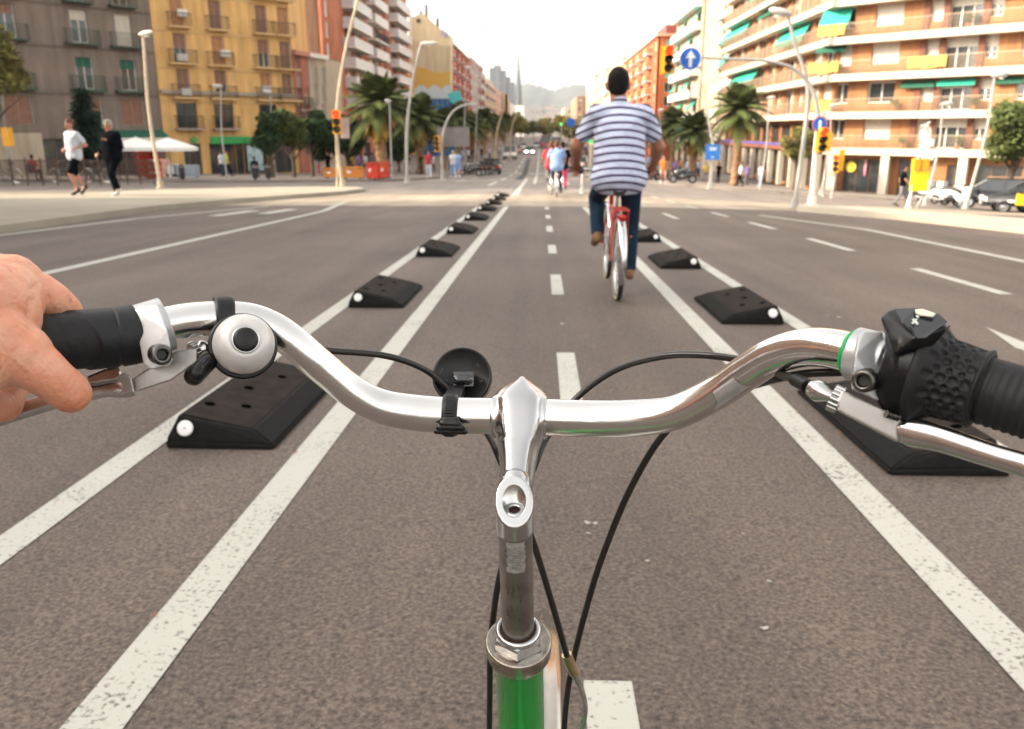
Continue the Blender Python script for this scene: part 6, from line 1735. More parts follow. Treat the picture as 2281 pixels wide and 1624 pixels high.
walkm = [('stand', 'stand'), ('walk', 'walk')]
for k_, p_ in walkm: reg(k_, p_)
reg('sit', 'sit')
def walker(label, px, Y, rz, mats, pose='walk', lift=KERB, sc=1.0, group=None, legs='long'):
    key = pose if legs == 'long' else pose + '_short'
    reg(key, pose)
    return person(label, key, gpos(px, Y, lift), rz, mats, pose=pose, legs=legs, sc=sc, group=group)
cl = [WHITEC, BLUEC, REDC, GREYC, BLACKC, YELC, PURC, ORGC, PINKC]
walker('man in a white shirt and black trousers walking past the lone palm', 1657, 63, R(80), (SKIN, WHITEC, BLACKC, SHOEK, HAIRD))
walker('person in black standing by the shops left of the lone palm', 1607, 74, R(20), (SKIN, BLACKC, BLACKC, SHOEK, HAIRD), 'stand')
walker('person in a yellow top near the shops under the palms', 1578, 84, R(200), (SKIN, YELC, GREYC, SHOEK, HAIRD))
walker('person in white and blue walking by the shop arcade', 1703, 66, R(120), (SKIN, WHITEC, BLUEC, SHOEW, HAIRB))
walker('person in lilac inside the shade of the arcade', 1672, 74, R(200), (SKIN, PURC, GREYC, SHOEK, HAIRD), 'stand')
walker('person in pale orange crossing behind the right hand of the cyclist', 1482, 56, R(190), (SKIN, ORGC, SKIN, SHOEW, HAIRB), legs='short')
walker('dark dressed person walking by the yellow cabinet', 2026, 38, R(250), (SKIN, BLACKC, GREYC, SHOEK, HAIRD), lift=.02)
walker('person in dark blue standing behind the motorcycle', 1508, 90, 0, (SKIN, PURC, JEANS, SHOEK, HAIRD), 'stand')
walker('person in an orange vest under the green blinds', 1520, 96, 1, (SKIN, ORGC, BLACKC, SHOEK, HAIRD), 'stand')
walker('person in red top and white skirt on the left pavement corner', 953, 56, R(190), (SKIN, REDC, WHITEC, SHOEW, HAIRD))
walker('person in white at the kerb beside the one in blue shorts', 1008, 56, R(20), (SKIN, WHITEC, BLUEC, SHOEW, HAIRG))
walker('person in light blue and blue shorts stepping off the kerb', 1019, 56.8, R(10), (SKIN, BLUEC, BLUEC, SHOEW, HAIRB), legs='short')
walker('cyclist in a lime helmet colour shirt pushing along the shops', 498, 58, R(-80), (SKIN, M('lime_cloth', (.42, .55, .04), .7), BLACKC, SHOEK, HAIRD))
walker('person in white by the pharmacy', 488, 60, R(60), (SKIN, WHITEC, JEANS, SHOEK, HAIRD), 'stand')
walker('person in a pale dress by the small dark trees', 706, 68, R(160), (SKIN, WHITEC, PINKC, SHOEW, HAIRB))
walker('person in black beside the dense trees', 726, 64, R(160), (SKIN, BLACKC, BLACKC, SHOEK, HAIRD), 'stand')
rr = random.Random(9)
SQ = 'people in the shade of the left palms'
sl = ['white', 'light blue', 'dark red', 'grey', 'black', 'yellow', 'lilac', 'orange', 'pink']
where = ['first from the red barriers', 'second from the red barriers', 'third from the red barriers', 'fourth from the red barriers', 'fifth, just right of the large palm', 'by the leaning lamp post', 'next to the second palm', 'left of the curved mast', 'right of the curved mast', 'beside the scooters', 'behind the scooters', 'near the back of the grey sign', 'under the third palm', 'under the fourth palm', 'under the fifth palm', 'in front of the parked car', 'furthest up the left pavement', 'at the far kerb']
for k, px in enumerate((782, 796, 811, 826, 868, 905, 936, 962, 1000, 1030, 1043, 1012, 1050, 1060, 1072, 1090, 1112, 1125)):
    c_ = rr.choice([0, 1, 3, 4, 4, 6, 3, 5]); Y = 70 + rr.random() * 8 + max(0, px - 940) * .35
    walker('person in %s, %s' % (sl[c_], where[k]), px, Y, rr.random() * 6, (SKIN, cl[c_], rr.choice([JEANS, BLACKC, GREYC]), SHOEK, HAIRD), rr.choice(['stand', 'walk']), group=SQ)
SR = 'people on the right pavement'
where = ['by the far palms', 'left of the orange building shops', 'beside the second palm', 'near the cream building door', 'under the awnings of the cream building', 'close to the tower block']
for k, px in enumerate((1425, 1448, 1462, 1535, 1556, 1562)):
    c_ = rr.choice([0, 4, 5, 1, 3]); walker('person in %s, %s' % (sl[c_], where[k]), px, 85 + rr.random() * 25, rr.random() * 6, (SKIN, cl[c_], JEANS, SHOEK, HAIRD), rr.choice(['stand', 'walk']), group=SR)
# parked bicycles and tables at the left
for k, (px, Y, lb) in enumerate(((20, 37, 'parked bicycle at the fence on the far left'), (150, 38, 'parked bicycle behind the legs of the white jogger'), (225, 38, 'parked bicycle behind the fence between the joggers'))):
    bike(lb, gpos(px, Y + 2.5, KERB), R(80), PB, group='bicycles parked behind the fence')
for k, (px, Y, lb) in enumerate(((240, 47, 'person sitting at the terrace left of the black jogger'), (60, 45, 'person sitting behind the fence by the yellow box'), (560, 55, 'person sitting on a bench before the small trees'))):
    bx = gpos(px, Y, KERB)
    rt = empty('chair', 'plain dark chair under the ' + lb, 'chair', (bx[0], bx[1], bx[2]), 0)
    m = MB(); m.box((0, 0, .42), (.42, .42, .04)); m.build('seat', SIGD, rt); m = MB(); m.box((0, -.2, .68), (.42, .03, .42)); m.build('backrest', SIGD, rt)
    for sx in (-.19, .19):
        for sy in (-.19, .19): m = MB(); m.cyl((sx, sy, 0), (sx, sy, .41), .015, n=6); m.build('leg', STEEL, rt)
    walker(lb, px, Y, 0, (SKIN, cl[k * 2], JEANS, SHOEK, HAIRD), 'sit', group=SQ)
# ------------------------------------------------------------------ the near bicycle
def Cd(x, dn, d):
    """direction given as right, down, away from the camera"""
    return (C(1140.5 + x * FOC, 812 + dn * FOC, 1.0) - C(1140.5, 812, 1.0)) + (C(1140.5, 812, 1.0) - cam.location) * (d)
RUBG = M('grip_rubber', (.006, .0072, .0105), .50, vary=.25, scale=60, bump=.5, bscale=700, bdist=.0004, spec=.4)
RUBL = M('grip_rubber_worn', (.0105, .0105, .0120), .62, vary=.3, scale=60, bump=.6, bscale=800, bdist=.0004, spec=.35)
BLK = M('black_plastic', (.0045, .0045, .0055), .36, vary=.2, scale=80, bump=.3, bscale=700, bdist=.0002, spec=.4)
SILP = M('silver_paint', (.46, .47, .485), .38, metal=.5, vary=.06, scale=120, bump=.3, bscale=900, bdist=.0002)
PERCH = M('perch_grey', (.42, .40, .38), .36, metal=.7, vary=.10, scale=60, bump=.3, bscale=700, bdist=.0002)
POL = M('polished_alloy', (.62, .62, .62), .20, metal=1, vary=.08, scale=90)
STEEL_D = M('dark_bolt_steel', (.13, .125, .12), .35, metal=1, vary=.3, scale=300)
QUILLM = M('worn_quill', (.26, .235, .215), .32, metal=.9, vary=.2, scale=70, bump=.3, bscale=260, bdist=.0003)
def brushed(name, col, rough, sc):
    m = bpy.data.materials.new(name); m.use_nodes = True; nt = m.node_tree; b = nt.nodes['Principled BSDF']
    tc = nt.nodes.new('ShaderNodeTexCoord'); n = nt.nodes.new('ShaderNodeTexNoise'); n.inputs['Scale'].default_value = sc; n.inputs['Detail'].default_value = 6
    n2 = nt.nodes.new('ShaderNodeTexNoise'); n2.inputs['Scale'].default_value = 25; n2.inputs['Detail'].default_value = 5
    mp = nt.nodes.new('ShaderNodeMapping'); mp.inputs['Scale'].default_value = (.15, 1, 1); nt.links.new(tc.outputs['Object'], mp.inputs[0]); nt.links.new(mp.outputs[0], n.inputs['Vector']); nt.links.new(tc.outputs['Object'], n2.inputs['Vector'])
    r = nt.nodes.new('ShaderNodeMapRange'); r.inputs['To Min'].default_value = rough * .7; r.inputs['To Max'].default_value = rough * 1.5; nt.links.new(n2.outputs['Fac'], r.inputs['Value']); nt.links.new(r.outputs[0], b.inputs['Roughness'])
    bp = nt.nodes.new('ShaderNodeBump'); bp.inputs['Strength'].default_value = .10; bp.inputs['Distance'].default_value = .0006; nt.links.new(n.outputs['Fac'], bp.inputs['Height']); nt.links.new(bp.outputs[0], b.inputs['Normal'])
    b.inputs['Base Color'].default_value = tuple(col) + (1,); b.inputs['Metallic'].default_value = 1
    return m
ALU = brushed('brushed_aluminium', (.76, .75, .74), .15, 700)
ALUS = brushed('satin_cast_aluminium', (.56, .56, .565), .17, 300)
NB = empty('bicycle', 'silver handlebar, stem and green head tube of the bicycle nearest the camera', 'bicycle', (0.0, .62, gz(0, .62)))
def P(mb, name, mat, parent=NB): return mb.build(name, mat, parent, world=True)
def Pm(me, name, mat, parent=NB):
    off = NB.location; me.transform(Matrix.Translation(-off)); me.materials.clear(); me.materials.append(mat)
    o = bpy.data.objects.new(name, me); COL.objects.link(o); o.parent = parent; return o
BARP = [(-260, 796, .432), (-100, 782, .462), (95, 766, .490), (190, 757, .503), (286, 747, .515), (365, 724, .525), (444, 711, .535), (540, 710, .546), (600, 728, .552), (650, 760, .556), (690, 795, .560), (727, 826, .565), (785, 872, .572), (850, 905, .577), (930, 920, .579), (1010, 925, .580), (1098, 927, .579), (1158, 929, .577), (1225, 930, .574), (1330, 933, .569), (1430, 930, .562), (1510, 917, .552), (1600, 872, .536), (1665, 828, .520), (1725, 793, .503), (1790, 775, .486), (1850, 776, .472), (1930, 795, .456), (2000, 814, .445), (2080, 837, .434), (2180, 866, .421), (2300, 902, .406), (2450, 948, .39), (2600, 996, .375)]
BARS = catmull(BARP, 10)
def bar(px):
    for i in range(len(BARS) - 1):
        if BARS[i][0] <= px <= BARS[i + 1][0]:
            t = (px - BARS[i][0]) / (BARS[i + 1][0] - BARS[i][0]); a, b = BARS[i], BARS[i + 1]
            p = C(*a).lerp(C(*b), t)
            a2, b2 = BARS[max(i - 3, 0)], BARS[min(i + 4, len(BARS) - 1)]
            return p, (C(*b2) - C(*a2)).normalized()
    return C(*BARS[-1]), (C(*BARS[-1]) - C(*BARS[-5])).normalized()
m = MB()
cl_ = [s for s in BARS if 60 <= s[0] <= 2230]
rad = []
for s in cl_:
    k = abs(s[0] - 1158); k = min(max((k - 230) / 160, 0), 1); rad.append(.0127 - .0014 * k * k * (3 - 2 * k))
m.tube([C(*s) for s in cl_], rad, 36); P(m, 'handlebar', ALU)
def frame_at(px):
    p, t = bar(px); up = (cam.location - p); up = (up - t * up.dot(t)).normalized(); return p, t, up, t.cross(up).normalized()
def around(px0, px1, rfun, n=40, mth=48, closed=True):
    """surface round the bar between two picture columns; rfun(s in 0..1, theta) -> radius; theta 0 faces the camera"""
    m = MB(); v = []
    p0, t0, u0, w0 = frame_at((px0 + px1) / 2)
    for i in range(n + 1):
        s = i / n; p, t = bar(px0 + (px1 - px0) * s); u = (u0 - t * u0.dot(t)).normalized(); w = t.cross(u)
        for k in range(mth):
            a = 2 * math.pi * k / mth; v.append(p + (u * math.cos(a) + w * math.sin(a)) * rfun(s, a))
    f = [(i * mth + k, i * mth + (k + 1) % mth, (i + 1) * mth + (k + 1) % mth, (i + 1) * mth + k) for i in range(n) for k in range(mth)]
    m.raw(v, f, True)
    if closed: m.raw(v[:mth], [tuple(range(mth - 1, -1, -1))]); m.raw(v[-mth:], [tuple(range(mth))])
    return m
sm = lambda a, b, x: (lambda t: t * t * (3 - 2 * t))(min(max((x - a) / (b - a), 0), 1))
# left grip: collar, groove and a spiral step
def rg(s, a):
    r = .0186
    r += .0006 * (1 - sm(.0, .02, s)) * 0
    r -= .0022 * (1 - sm(0, .012, s))
    r -= .0011 * math.exp(-((s - .115) / .006) ** 2)
    q = s - (.20 + .17 * (0.5 - 0.5 * math.cos(a - .4)))
    r -= .0013 * sm(-.004, .004, q)
    if q > .03: r -= .0004 * max(0, math.sin(s * 90 + 3 * a)) * (1 if math.sin(a * 9) > .6 else 0)
    return r
go_ = P(around(318, -180, rg, 150, 72), 'grip', RUBG)
go_.data.materials.append(RUBL)
for f_ in go_.data.polygons:
    if f_.index < 150 * 72:
        s_, a_ = (f_.index // 72) / 150, 2 * math.pi * (f_.index % 72) / 72
        if s_ > .20 + .17 * (0.5 - 0.5 * math.cos(a_ - .4)): f_.material_index = 1
P(around(2178, 2560, lambda s, a: .0172 - .0015 * (1 - sm(0, .02, s)) + .0004 * math.sin(s * 120) * (1 if math.sin(a + 1) > .3 else 0), 120, 48), 'grip', RUBL)
# left brake: clamp band, tab with bolt, perch, adjuster, lever
def slabm(mb, a, b, up, w, t, r=.003):
    """rounded bar of width w (across) and thickness t (along up) from a to b: a grid of capsules"""
    d = (b - a).normalized(); s = d.cross(up).normalized(); u2 = s.cross(d)
    hull(mb, [q + s * (w / 2 * x) + u2 * (t / 2 * y) for q in (a - d * r, b + d * r) for x in (-1, 1) for y in (-1, 1)])
def brake(px, tab, bolt, side, perch, lever, adj):
    br_p, t, up, w = frame_at(px)
    m = MB(); m.cyl(br_p - t * .0098, br_p + t * .0098, .0172 if side < 0 else .0150, n=40)
    a = br_p - up * 0 ; tp = C(*tab)
    ol = [(297, 692), (312, 681), (352, 678), (362, 690), (373, 735), (385, 802), (377, 815), (334, 823), (320, 812)] if side < 0 else [(1896, 859), (1905, 790), (1912, 747), (1926, 738), (1966, 738), (1967, 884), (1955, 893), (1898, 868)]
    hull(m, [C(x_, y_, (.4985 if y_ > 720 else .5065) if side < 0 else (.4355 if y_ > 780 else .4415)) for x_, y_ in ol] + [C(x_, y_, .516 if side < 0 else .452) for x_, y_ in ol])
    me = remeshed(m, 'brake_clamp', .0006, 2); cb = Pm(me, 'brake_clamp', SILP)
    bp = C(*bolt); ax = (cam.location - bp).normalized() * .75 + Cd(.35 * side * -1, .1, 0).normalized() * .3; ax.normalize()
    m = MB(); m.lathe(bp, ax, [(.0062, -.006), (.0062, .0015), (.0052, .0030), (.0036, .0032), (.0033, .0024), (.0033, -.001), (0, -.001)], 24); hb_ = P(m, 'clamp_bolt', STEEL_D, cb)
    m = MB(); m.cyl(bp + ax * .0008, bp - ax * .0005, .0031, n=6, smooth=False); P(m, 'hex_socket', SIGD, cb)
    m = MB()
    for (poly, d0, d1) in perch: hull(m, [C(a, b, d0 + c) for a, b, c in poly] + [C(a + (cx_ - a) * .12, b + (cy_ - b) * .12, d1 + c) for a, b, c in poly for cx_, cy_ in [(sum(q[0] for q in poly) / len(poly), sum(q[1] for q in poly) / len(poly))]])
    Pm(remeshed(m, 'brake_perch', .0008, 4), 'brake_perch', PERCH)
    m = MB(); q = catmull(lever, 6); pts = [C(*s[:3]) for s in q]
    # flattened lever blade
    v = []; n = 20; prev = None
    for i, p in enumerate(pts):
        tt = (pts[min(i + 1, len(pts) - 1)] - pts[max(i - 1, 0)]).normalized(); u = (cam.location - p); u = (u - tt * u.dot(tt)).normalized(); w_ = tt.cross(u)
        for k in range(n):
            an = 2 * math.pi * k / n; cs, sn = math.cos(an), math.sin(an)
            v.append(p + u * (abs(cs) ** .7 * (1 if cs > 0 else -1)) * .0052 + w_ * (abs(sn) ** .8 * (1 if sn > 0 else -1)) * q[i][3])
    m.raw(v, [(i * n + k, i * n + (k + 1) % n, (i + 1) * n + (k + 1) % n, (i + 1) * n + k) for i in range(len(pts) - 1) for k in range(n)], True); m.raw(v[:n], [tuple(range(n - 1, -1, -1))]); m.raw(v[-n:], [tuple(range(n))])
    P(m, 'brake_lever', POL)
    m = MB(); a, b = C(*adj[0]), C(*adj[1]); d = (b - a).normalized(); L = (b - a).length
    m.lathe(a, d, [(.0020, 0), (.0042, .001), (.0060, L * .35), (.0062, L * .55), (.0035, L * .9), (.0035, L)], 20); pa = P(m, 'barrel_adjuster', POL)
    a2, b2 = C(*adj[2]), C(*adj[3]); d = (b2 - a2).normalized(); L = (b2 - a2).length; m = MB()
    for k in range(14):
        an = 2 * math.pi * k / 14; u = d.orthogonal().normalized(); w_ = d.cross(u); c = (u * math.cos(an) + w_ * math.sin(an)) * .0062; m.cyl(a2 + c, b2 + c, .0016, n=6)
    m.cyl(a2, b2, .0066, n=20); P(m, 'lock_ring', POL, pa)
brake(338, (362, 812, .502), (359, 790, .4955), -1, [([(296, 842, .0), (302, 874, .0), (382, 848, .003), (441, 806, .006), (440, 775, .006), (392, 782, .004), (330, 822, .001)], .520, .536)],
      [(299, 860, .525, .0060), (285, 862, .524, .0068), (262, 864, .523, .0066), (225, 868, .523, .0058), (150, 885, .524, .006), (60, 912, .528, .0055), (-60, 948, .52, .0055), (-220, 985, .50, .006)],
      [(466, 773, .545), (440, 783, .54), (440, 783, .54), (430, 788, .538)])
brake(1940, (1936, 872, .440), (1926, 848, .4325), 1, [([(1864, 890, .004), (1876, 868, .004), (1910, 886, .002), (2008, 930, -.004), (2005, 984, -.004), (1996, 986, -.003), (1864, 916, .004)], .4375, .455)],
      [(2007, 963, .436, .0056), (2034, 964, .432, .0076), (2100, 979, .423, .0068), (2200, 1012, .409, .0061), (2281, 1036, .399, .0061), (2420, 1085, .38, .0065)],
      [(1798, 860, .457), (1852, 884, .450), (1852, 884, .450), (1872, 893, .448)])
m = MB(); a = C(1996, 925, .4335)
for k in range(6): m.cyl(C(1974 + k * 5, 921 + k * 1.6, .432 - k * .0004), C(1977 + k * 5, 922 + k * 1.6, .432 - k * .0004), .0022, n=10)
P(m, 'reach_screw', STEEL_D)
P(around(1893, 1905, lambda s, a: .0124 + .0012 * math.sin(math.pi * min(max(s, 0.05), .95)), 8, 40), 'green_ring', M('green_plastic', (.0, .34, .075), .4, vary=.03))
# twist shifter ----------------------------------------------------------------
rdm = random.Random(2)
DIM = []
for row in range(7):
    for k in range(15):
        DIM.append((.27 + row * .093, (k + .5 * (row % 2)) * 2 * math.pi / 15, .0027 if row % 2 == 0 else .0017))
Lg = 0.0
pa_, pb_ = bar(2052)[0], bar(2190)[0]; Lg = (pb_ - pa_).length
def rt_(s, a):
    r = .0278 - .0068 * sm(.10, .42, s) - .0012 * sm(.42, .9, s) + .0010 * sm(.90, .96, s)
    r -= .0030 * (1 - sm(0, .05, s)) + .002 * sm(.97, 1, s)
    if .2 < s < .95:
        for (ds, da, dr) in DIM:
            x = (s - ds) * Lg
            if abs(x) > dr * 1.2: continue
            y_ = (a - da + math.pi) % (2 * math.pi) - math.pi; y_ *= r
            q = (x * x + y_ * y_) / (dr * dr)
            if q < 1.2: r -= .0015 * math.exp(-q * q * 2.5); break
    return r
P(around(2046, 2190, rt_, 170, 300), 'twist_grip', RUBL)
sh = P(around(1990, 2054, lambda s, a: .0238 + .0022 * sm(0, .4, s) - .002 * (1 - sm(0, .08, s)) - .001 * sm(.93, 1, s), 30, 60), 'shifter_body', BLK)
# raised display cover on top of the shifter
m = MB()
cv = [[(1962, 706, .430), (1998, 690, .438), (2045, 694, .436), (2104, 716, .426)], [(1972, 742, .424), (2010, 716, .424), (2060, 716, .422), (2112, 726, .417)], [(1985, 800, .428), (2000, 760, .420), (2050, 745, .4185), (2090, 735, .416)]]
m2 = MB()
hull(m2, [C(*a) for a in ((1961, 706, .437), (1978, 690, .436), (2000, 684, .437), (2042, 686, .433), (2096, 702, .426), (2120, 724, .420), (1978, 748, .4255), (2042, 752, .4110), (2112, 728, .4105), (1990, 712, .4275), (2070, 780, .4160), (1990, 790, .4190), (1984, 800, .45), (2060, 800, .44))])
hull(m2, [C(*a) for a in ((1972, 735, .432), (1985, 700, .438), (1973, 800, .428), (1968, 850, .432), (1976, 892, .438), (2000, 760, .4180), (2000, 850, .4200), (2002, 900, .430), (1990, 800, .46), (1990, 880, .46))])
me = remeshed(m2, 'shifter_cover', .0007, 18); Pm(me, 'shifter_cover', BLK)
# scallop with glossy display, printed marks
def patch(quad, mat, name, parent, thick=.0006):
    q = [C(*p) for p in quad]; nrm = (q[1] - q[0]).cross(q[-1] - q[0]).normalized()
    if nrm.dot(cam.location - q[0]) < 0: nrm = -nrm
    m = MB(); n = len(q); m.raw(q + [p - nrm * thick for p in q], [tuple(range(n)), tuple(range(2 * n - 1, n - 1, -1))] + [(i, (i + 1) % n, n + (i + 1) % n, n + i) for i in range(n)])
    return P(m, name, mat, parent)
GLOSS = M('glossy_black', (.012, .014, .018), .08, vary=0, coat=1)
dsp = patch([(1992, 688, .4235), (2040, 686, .4205), (2092, 700, .4145), (2110, 716, .411), (2062, 752, .4055), (2044, 753, .4065), (2010, 716, .4145)], GLOSS, 'display_cover', sh)
patch([(2038, 689, .4180), (2056, 688, .4168), (2084, 698, .4128), (2078, 705, .4120), (2050, 702, .4148), (2040, 697, .416)], M('display_window', (.62, .58, .50), .3, vary=.1), 'display_window', sh)
MK = M('print_pale_green', (.55, .62, .55), .5, vary=0)
patch([(2031, 712, .4115), (2035, 709, .411), (2046, 720, .408), (2042, 723, .4083)], MK, 'plus_mark', sh); patch([(2040, 709, .4098), (2044, 712, .4095), (2034, 722, .4097), (2030, 719, .410)], MK, 'plus_mark', sh)
patch([(2040, 701, .4125), (2048, 704, .4112), (2043, 709, .4108)], MK, 'arrow_mark', sh)
# labels printed round tubes -----------------------------------------------------
def wrap(me, org, t, u, r, name, mat, parent, lift=.00025, phi=0):
    """bend a flat mesh (x along t, y round the tube) on a tube of radius r"""
    w = t.cross(u); v = []
    for q in me.vertices:
        a = phi + q.co.y / r
        v.append(org + t * q.co.x + (u * math.cos(a) + w * math.sin(a)) * (r + lift + q.co.z))
    m = MB(); m.raw(v, [list(p.vertices) for p in me.polygons]); return P(m, name, mat, parent)
def flat_patch(w, h, nx=10, ny=10, ragged=0, seed=1):
    m = MB(); rr = random.Random(seed); v = []
    for j in range(ny + 1):
        l = ragged * rr.uniform(-1, 1); r_ = ragged * rr.uniform(-1, 1)
        for i in range(nx + 1): v.append((-w / 2 + l + (w - l + r_) * i / nx, -h / 2 + h * j / ny, 0))
    m.raw(v, [(j * (nx + 1) + i, j * (nx + 1) + i + 1, (j + 1) * (nx + 1) + i + 1, (j + 1) * (nx + 1) + i) for j in range(ny) for i in range(nx)]); return m.mesh('p')
LABW = M('label_grey', (.50, .49, .49), .35, metal=.3, vary=.1, scale=200); INK = M('label_ink', (.05, .045, .045), .6, vary=0)
p, t, up, w = frame_at(1632)
TXT = "W  A  R  N  I  N  G\nowner's manual FOR YOUR SAFETY. NEVER MISUSE,\nABUSE, OR IMPROPERLY INSTALL, MAINTAIN, OR\nMODIFY THIS PART. ALWAYS KEEP IN MIND SAFETY FIRST.\nCAUTION: THIS PRODUCT IS NOT RECOMMENDED\nFOR DOWNHILL, COMPETITION, STUNT RIDING, OR\nANY AGGRESSIVE OFF-ROAD RIDING"
sgn = 1 if Cd(0, -1, 0).dot(t.cross(up)) > 0 else -1
lb = wrap(flat_patch(.034, .0112), p, t, up, .0115, 'warning_label', LABW, NB, .0001, -.30 * sgn)
wrap(text_mesh(TXT, .00125, spacing=.98), p, t, up, .0115, 'warning_text', INK, lb, .00018, -.30 * sgn)
# stem ------------------------------------------------------------------------
QT = C(1146, 1140, .5215); H0 = C(1155, 1428, .586)
S = (H0 - QT).normalized(); UPS = -S
fwd = (Vector((math.sin(R(1.0)), math.cos(R(1.0)), 0))); fwd = (fwd - S * fwd.dot(S)).normalized(); SD = S.cross(fwd).normalized()
bc, bt = bar(1158)
N_ = ((cam.location - QT).normalized() + UPS * .12).normalized()
def slant_cyl(mb, r, c, n=48, down=.03, sy=1.0):
    top = []; bot = []
    u = SD; w = S.cross(u).normalized()
    for k in range(n):
        a = 2 * math.pi * k / n; q = c + (u * math.cos(a) + w * math.sin(a)) * r; d = -(q - c).dot(N_) / UPS.dot(N_); top.append(q + UPS * d); bot.append(q + S * down)
    mb.raw(bot + top, [(k, (k + 1) % n, n + (k + 1) % n, n + k) for k in range(n)] + [tuple(range(n - 1, -1, -1)), tuple(range(n, 2 * n))])
PC = C(1144, 1128, .5125)
PC = QT + UPS * ((PC - QT).dot(UPS)) 
m = MB(); slant_cyl(m, .0121, PC, down=.024)
m.cyl(bc - bt * .0190, bc + bt * .0190, .0150, n=64)
SECT = [(838, 1159, 1165, 3, .5860, .004), (846, 1149, 1175, 8, .5810, .008), (860, 1123, 1194, 20, .5735, .016), (872, 1109, 1210, 30, .5680, .020), (885, 1101, 1217, 38, .5635, .022), (905, 1098, 1219, 41, .5595, .024), (935, 1098, 1219, 40, .5555, .026), (958, 1100, 1216, 37, .5525, .026), (975, 1106, 1208, 33, .5500, .025), (1000, 1110, 1201, 28, .5455, .024), (1030, 1113, 1195, 25, .5395, .023), (1060, 1113, 1191, 25, .5340, .022), (1085, 1111, 1188, 29, .5300, .021), (1110, 1112, 1186, 32, .5270, .020)]
sect = catmull(SECT, 4); v = []; NS = 32
for (y_, xl, xr, pw, df, dp) in sect:
    xc = (xl + xr) / 2 - (3 if y_ > 980 else 0); wl = (xr - xl) / 2
    ctrl = [(xc, df), (xc + pw * .85, df + .0012), (xc + pw + (wl - pw) * .45, df + dp * .30), ((xr), df + dp * .58), (xr - wl * .12, df + dp * .86), (xc, df + dp), (xl + wl * .12, df + dp * .86), (xl, df + dp * .58), (xc - pw - (wl - pw) * .45, df + dp * .30), (xc - pw * .85, df + .0012)]
    cc = ctrl[-2:] + ctrl + ctrl[:3]; ring = []
    q8 = catmull(cc, 4)[8:8 + 40]
    for (x_, d_) in q8: v.append(C(x_, y_, d_))
NR = 40; ns = len(sect)
m.raw(v, [(i * NR + k, i * NR + (k + 1) % NR, (i + 1) * NR + (k + 1) % NR, (i + 1) * NR + k) for i in range(ns - 1) for k in range(NR)] + [tuple(range(NR - 1, -1, -1)), tuple(range((ns - 1) * NR, ns * NR))], True)
seg(m, C(1147, 1080, .533), C(1146, 1110, .530), .0108, .0118, n=32)
u_ = SD; cm_ = MB(); cm_.cyl(PC + UPS * .03, PC + S * .0125, .0074, n=40, smooth=False)
me = remeshed(m, 'stem', .0006, 10, cut=[cm_.mesh('c')]); st_ = Pm(me, 'stem', ALUS)
m = MB(); bo = PC + S * .0122
m.lathe(bo, UPS, [(.0065, -.001), (.0065, .0045), (.0058, .0055), (.0040, .0055), (.0036, .005)], 32); m.lathe(bo, UPS, [(.0036, .0052), (.0034, .001), (0, .001)], 6, smooth=False); P(m, 'stem_bolt', POL, st_)
m = MB(); m.cyl(bo + UPS * .0012, bo + UPS * .0009, .0036, n=6, smooth=False); P(m, 'hex_socket', M('rusty_socket', (.05, .015, .010), .6), st_)
m = MB(); m.cyl(QT + S * .006, H0 + S * .02, .0111, n=48); q = P(m, 'quill', QUILLM)
Lq = (H0 - QT).length
uq = (cam.location - QT); uq = (uq - S * uq.dot(S)).normalized()
TX2 = "W A R N I N G\nInspect and follow all and\nowner's manual FOR YOUR\nSAFETY NEVER MISUSE, ABUSE\nOR IMPROPERLY INSTALL OR\nMODIFY THIS PART ALWAYS\nKEEP IN MIND SAFETY FIRST\nTHIS PRODUCT IS NOT FOR\nSTUNT RIDING\nSize of bolt locking torque\n| M5 | 60-100 |\n| M6 | 80-120 |\n| M8 | 150-180 |"
def wrap_q(me, dist, r, name, mat, lift):
    o = QT + S * dist; w = S.cross(uq).normalized(); v = []
    sx = 1 if w.dot(Cd(1, 0, 0)) > 0 else -1
    for p_ in me.vertices:
        a = sx * p_.co.x / r; v.append(o - S * p_.co.y + (uq * math.cos(a) + w * math.sin(a)) * (r + lift))
    m = MB(); m.raw(v, [list(k.vertices) for k in me.polygons]); return P(m, name, mat, q)
wrap_q(flat_patch(.0125, .0265, 8, 16, .0010, 4), .0295, .0111, 'torn_label', M('torn_label', (.42, .40, .38), .4, metal=.4, vary=.25, scale=300), .0001)
wrap_q(text_mesh(TX2, .00112, spacing=1.35), .0295, .0111, 'label_text', INK, .00022)
# scratches on the quill
m = MB(); rr = random.Random(4); o = QT + S * .07; w = S.cross(uq).normalized()
for k in range(16):
    a = rr.uniform(-.3, .8); z = rr.uniform(-.02, .016); pts = [o + S * (z + i * .0012) + (uq * math.cos(a + .05 * math.sin(i * 1.7 + k)) + w * math.sin(a + .05 * math.sin(i * 1.7 + k))) * .01113 for i in range(6)]; m.tube(pts, .00013, 4)
P(m, 'scratch', SIGD, q)
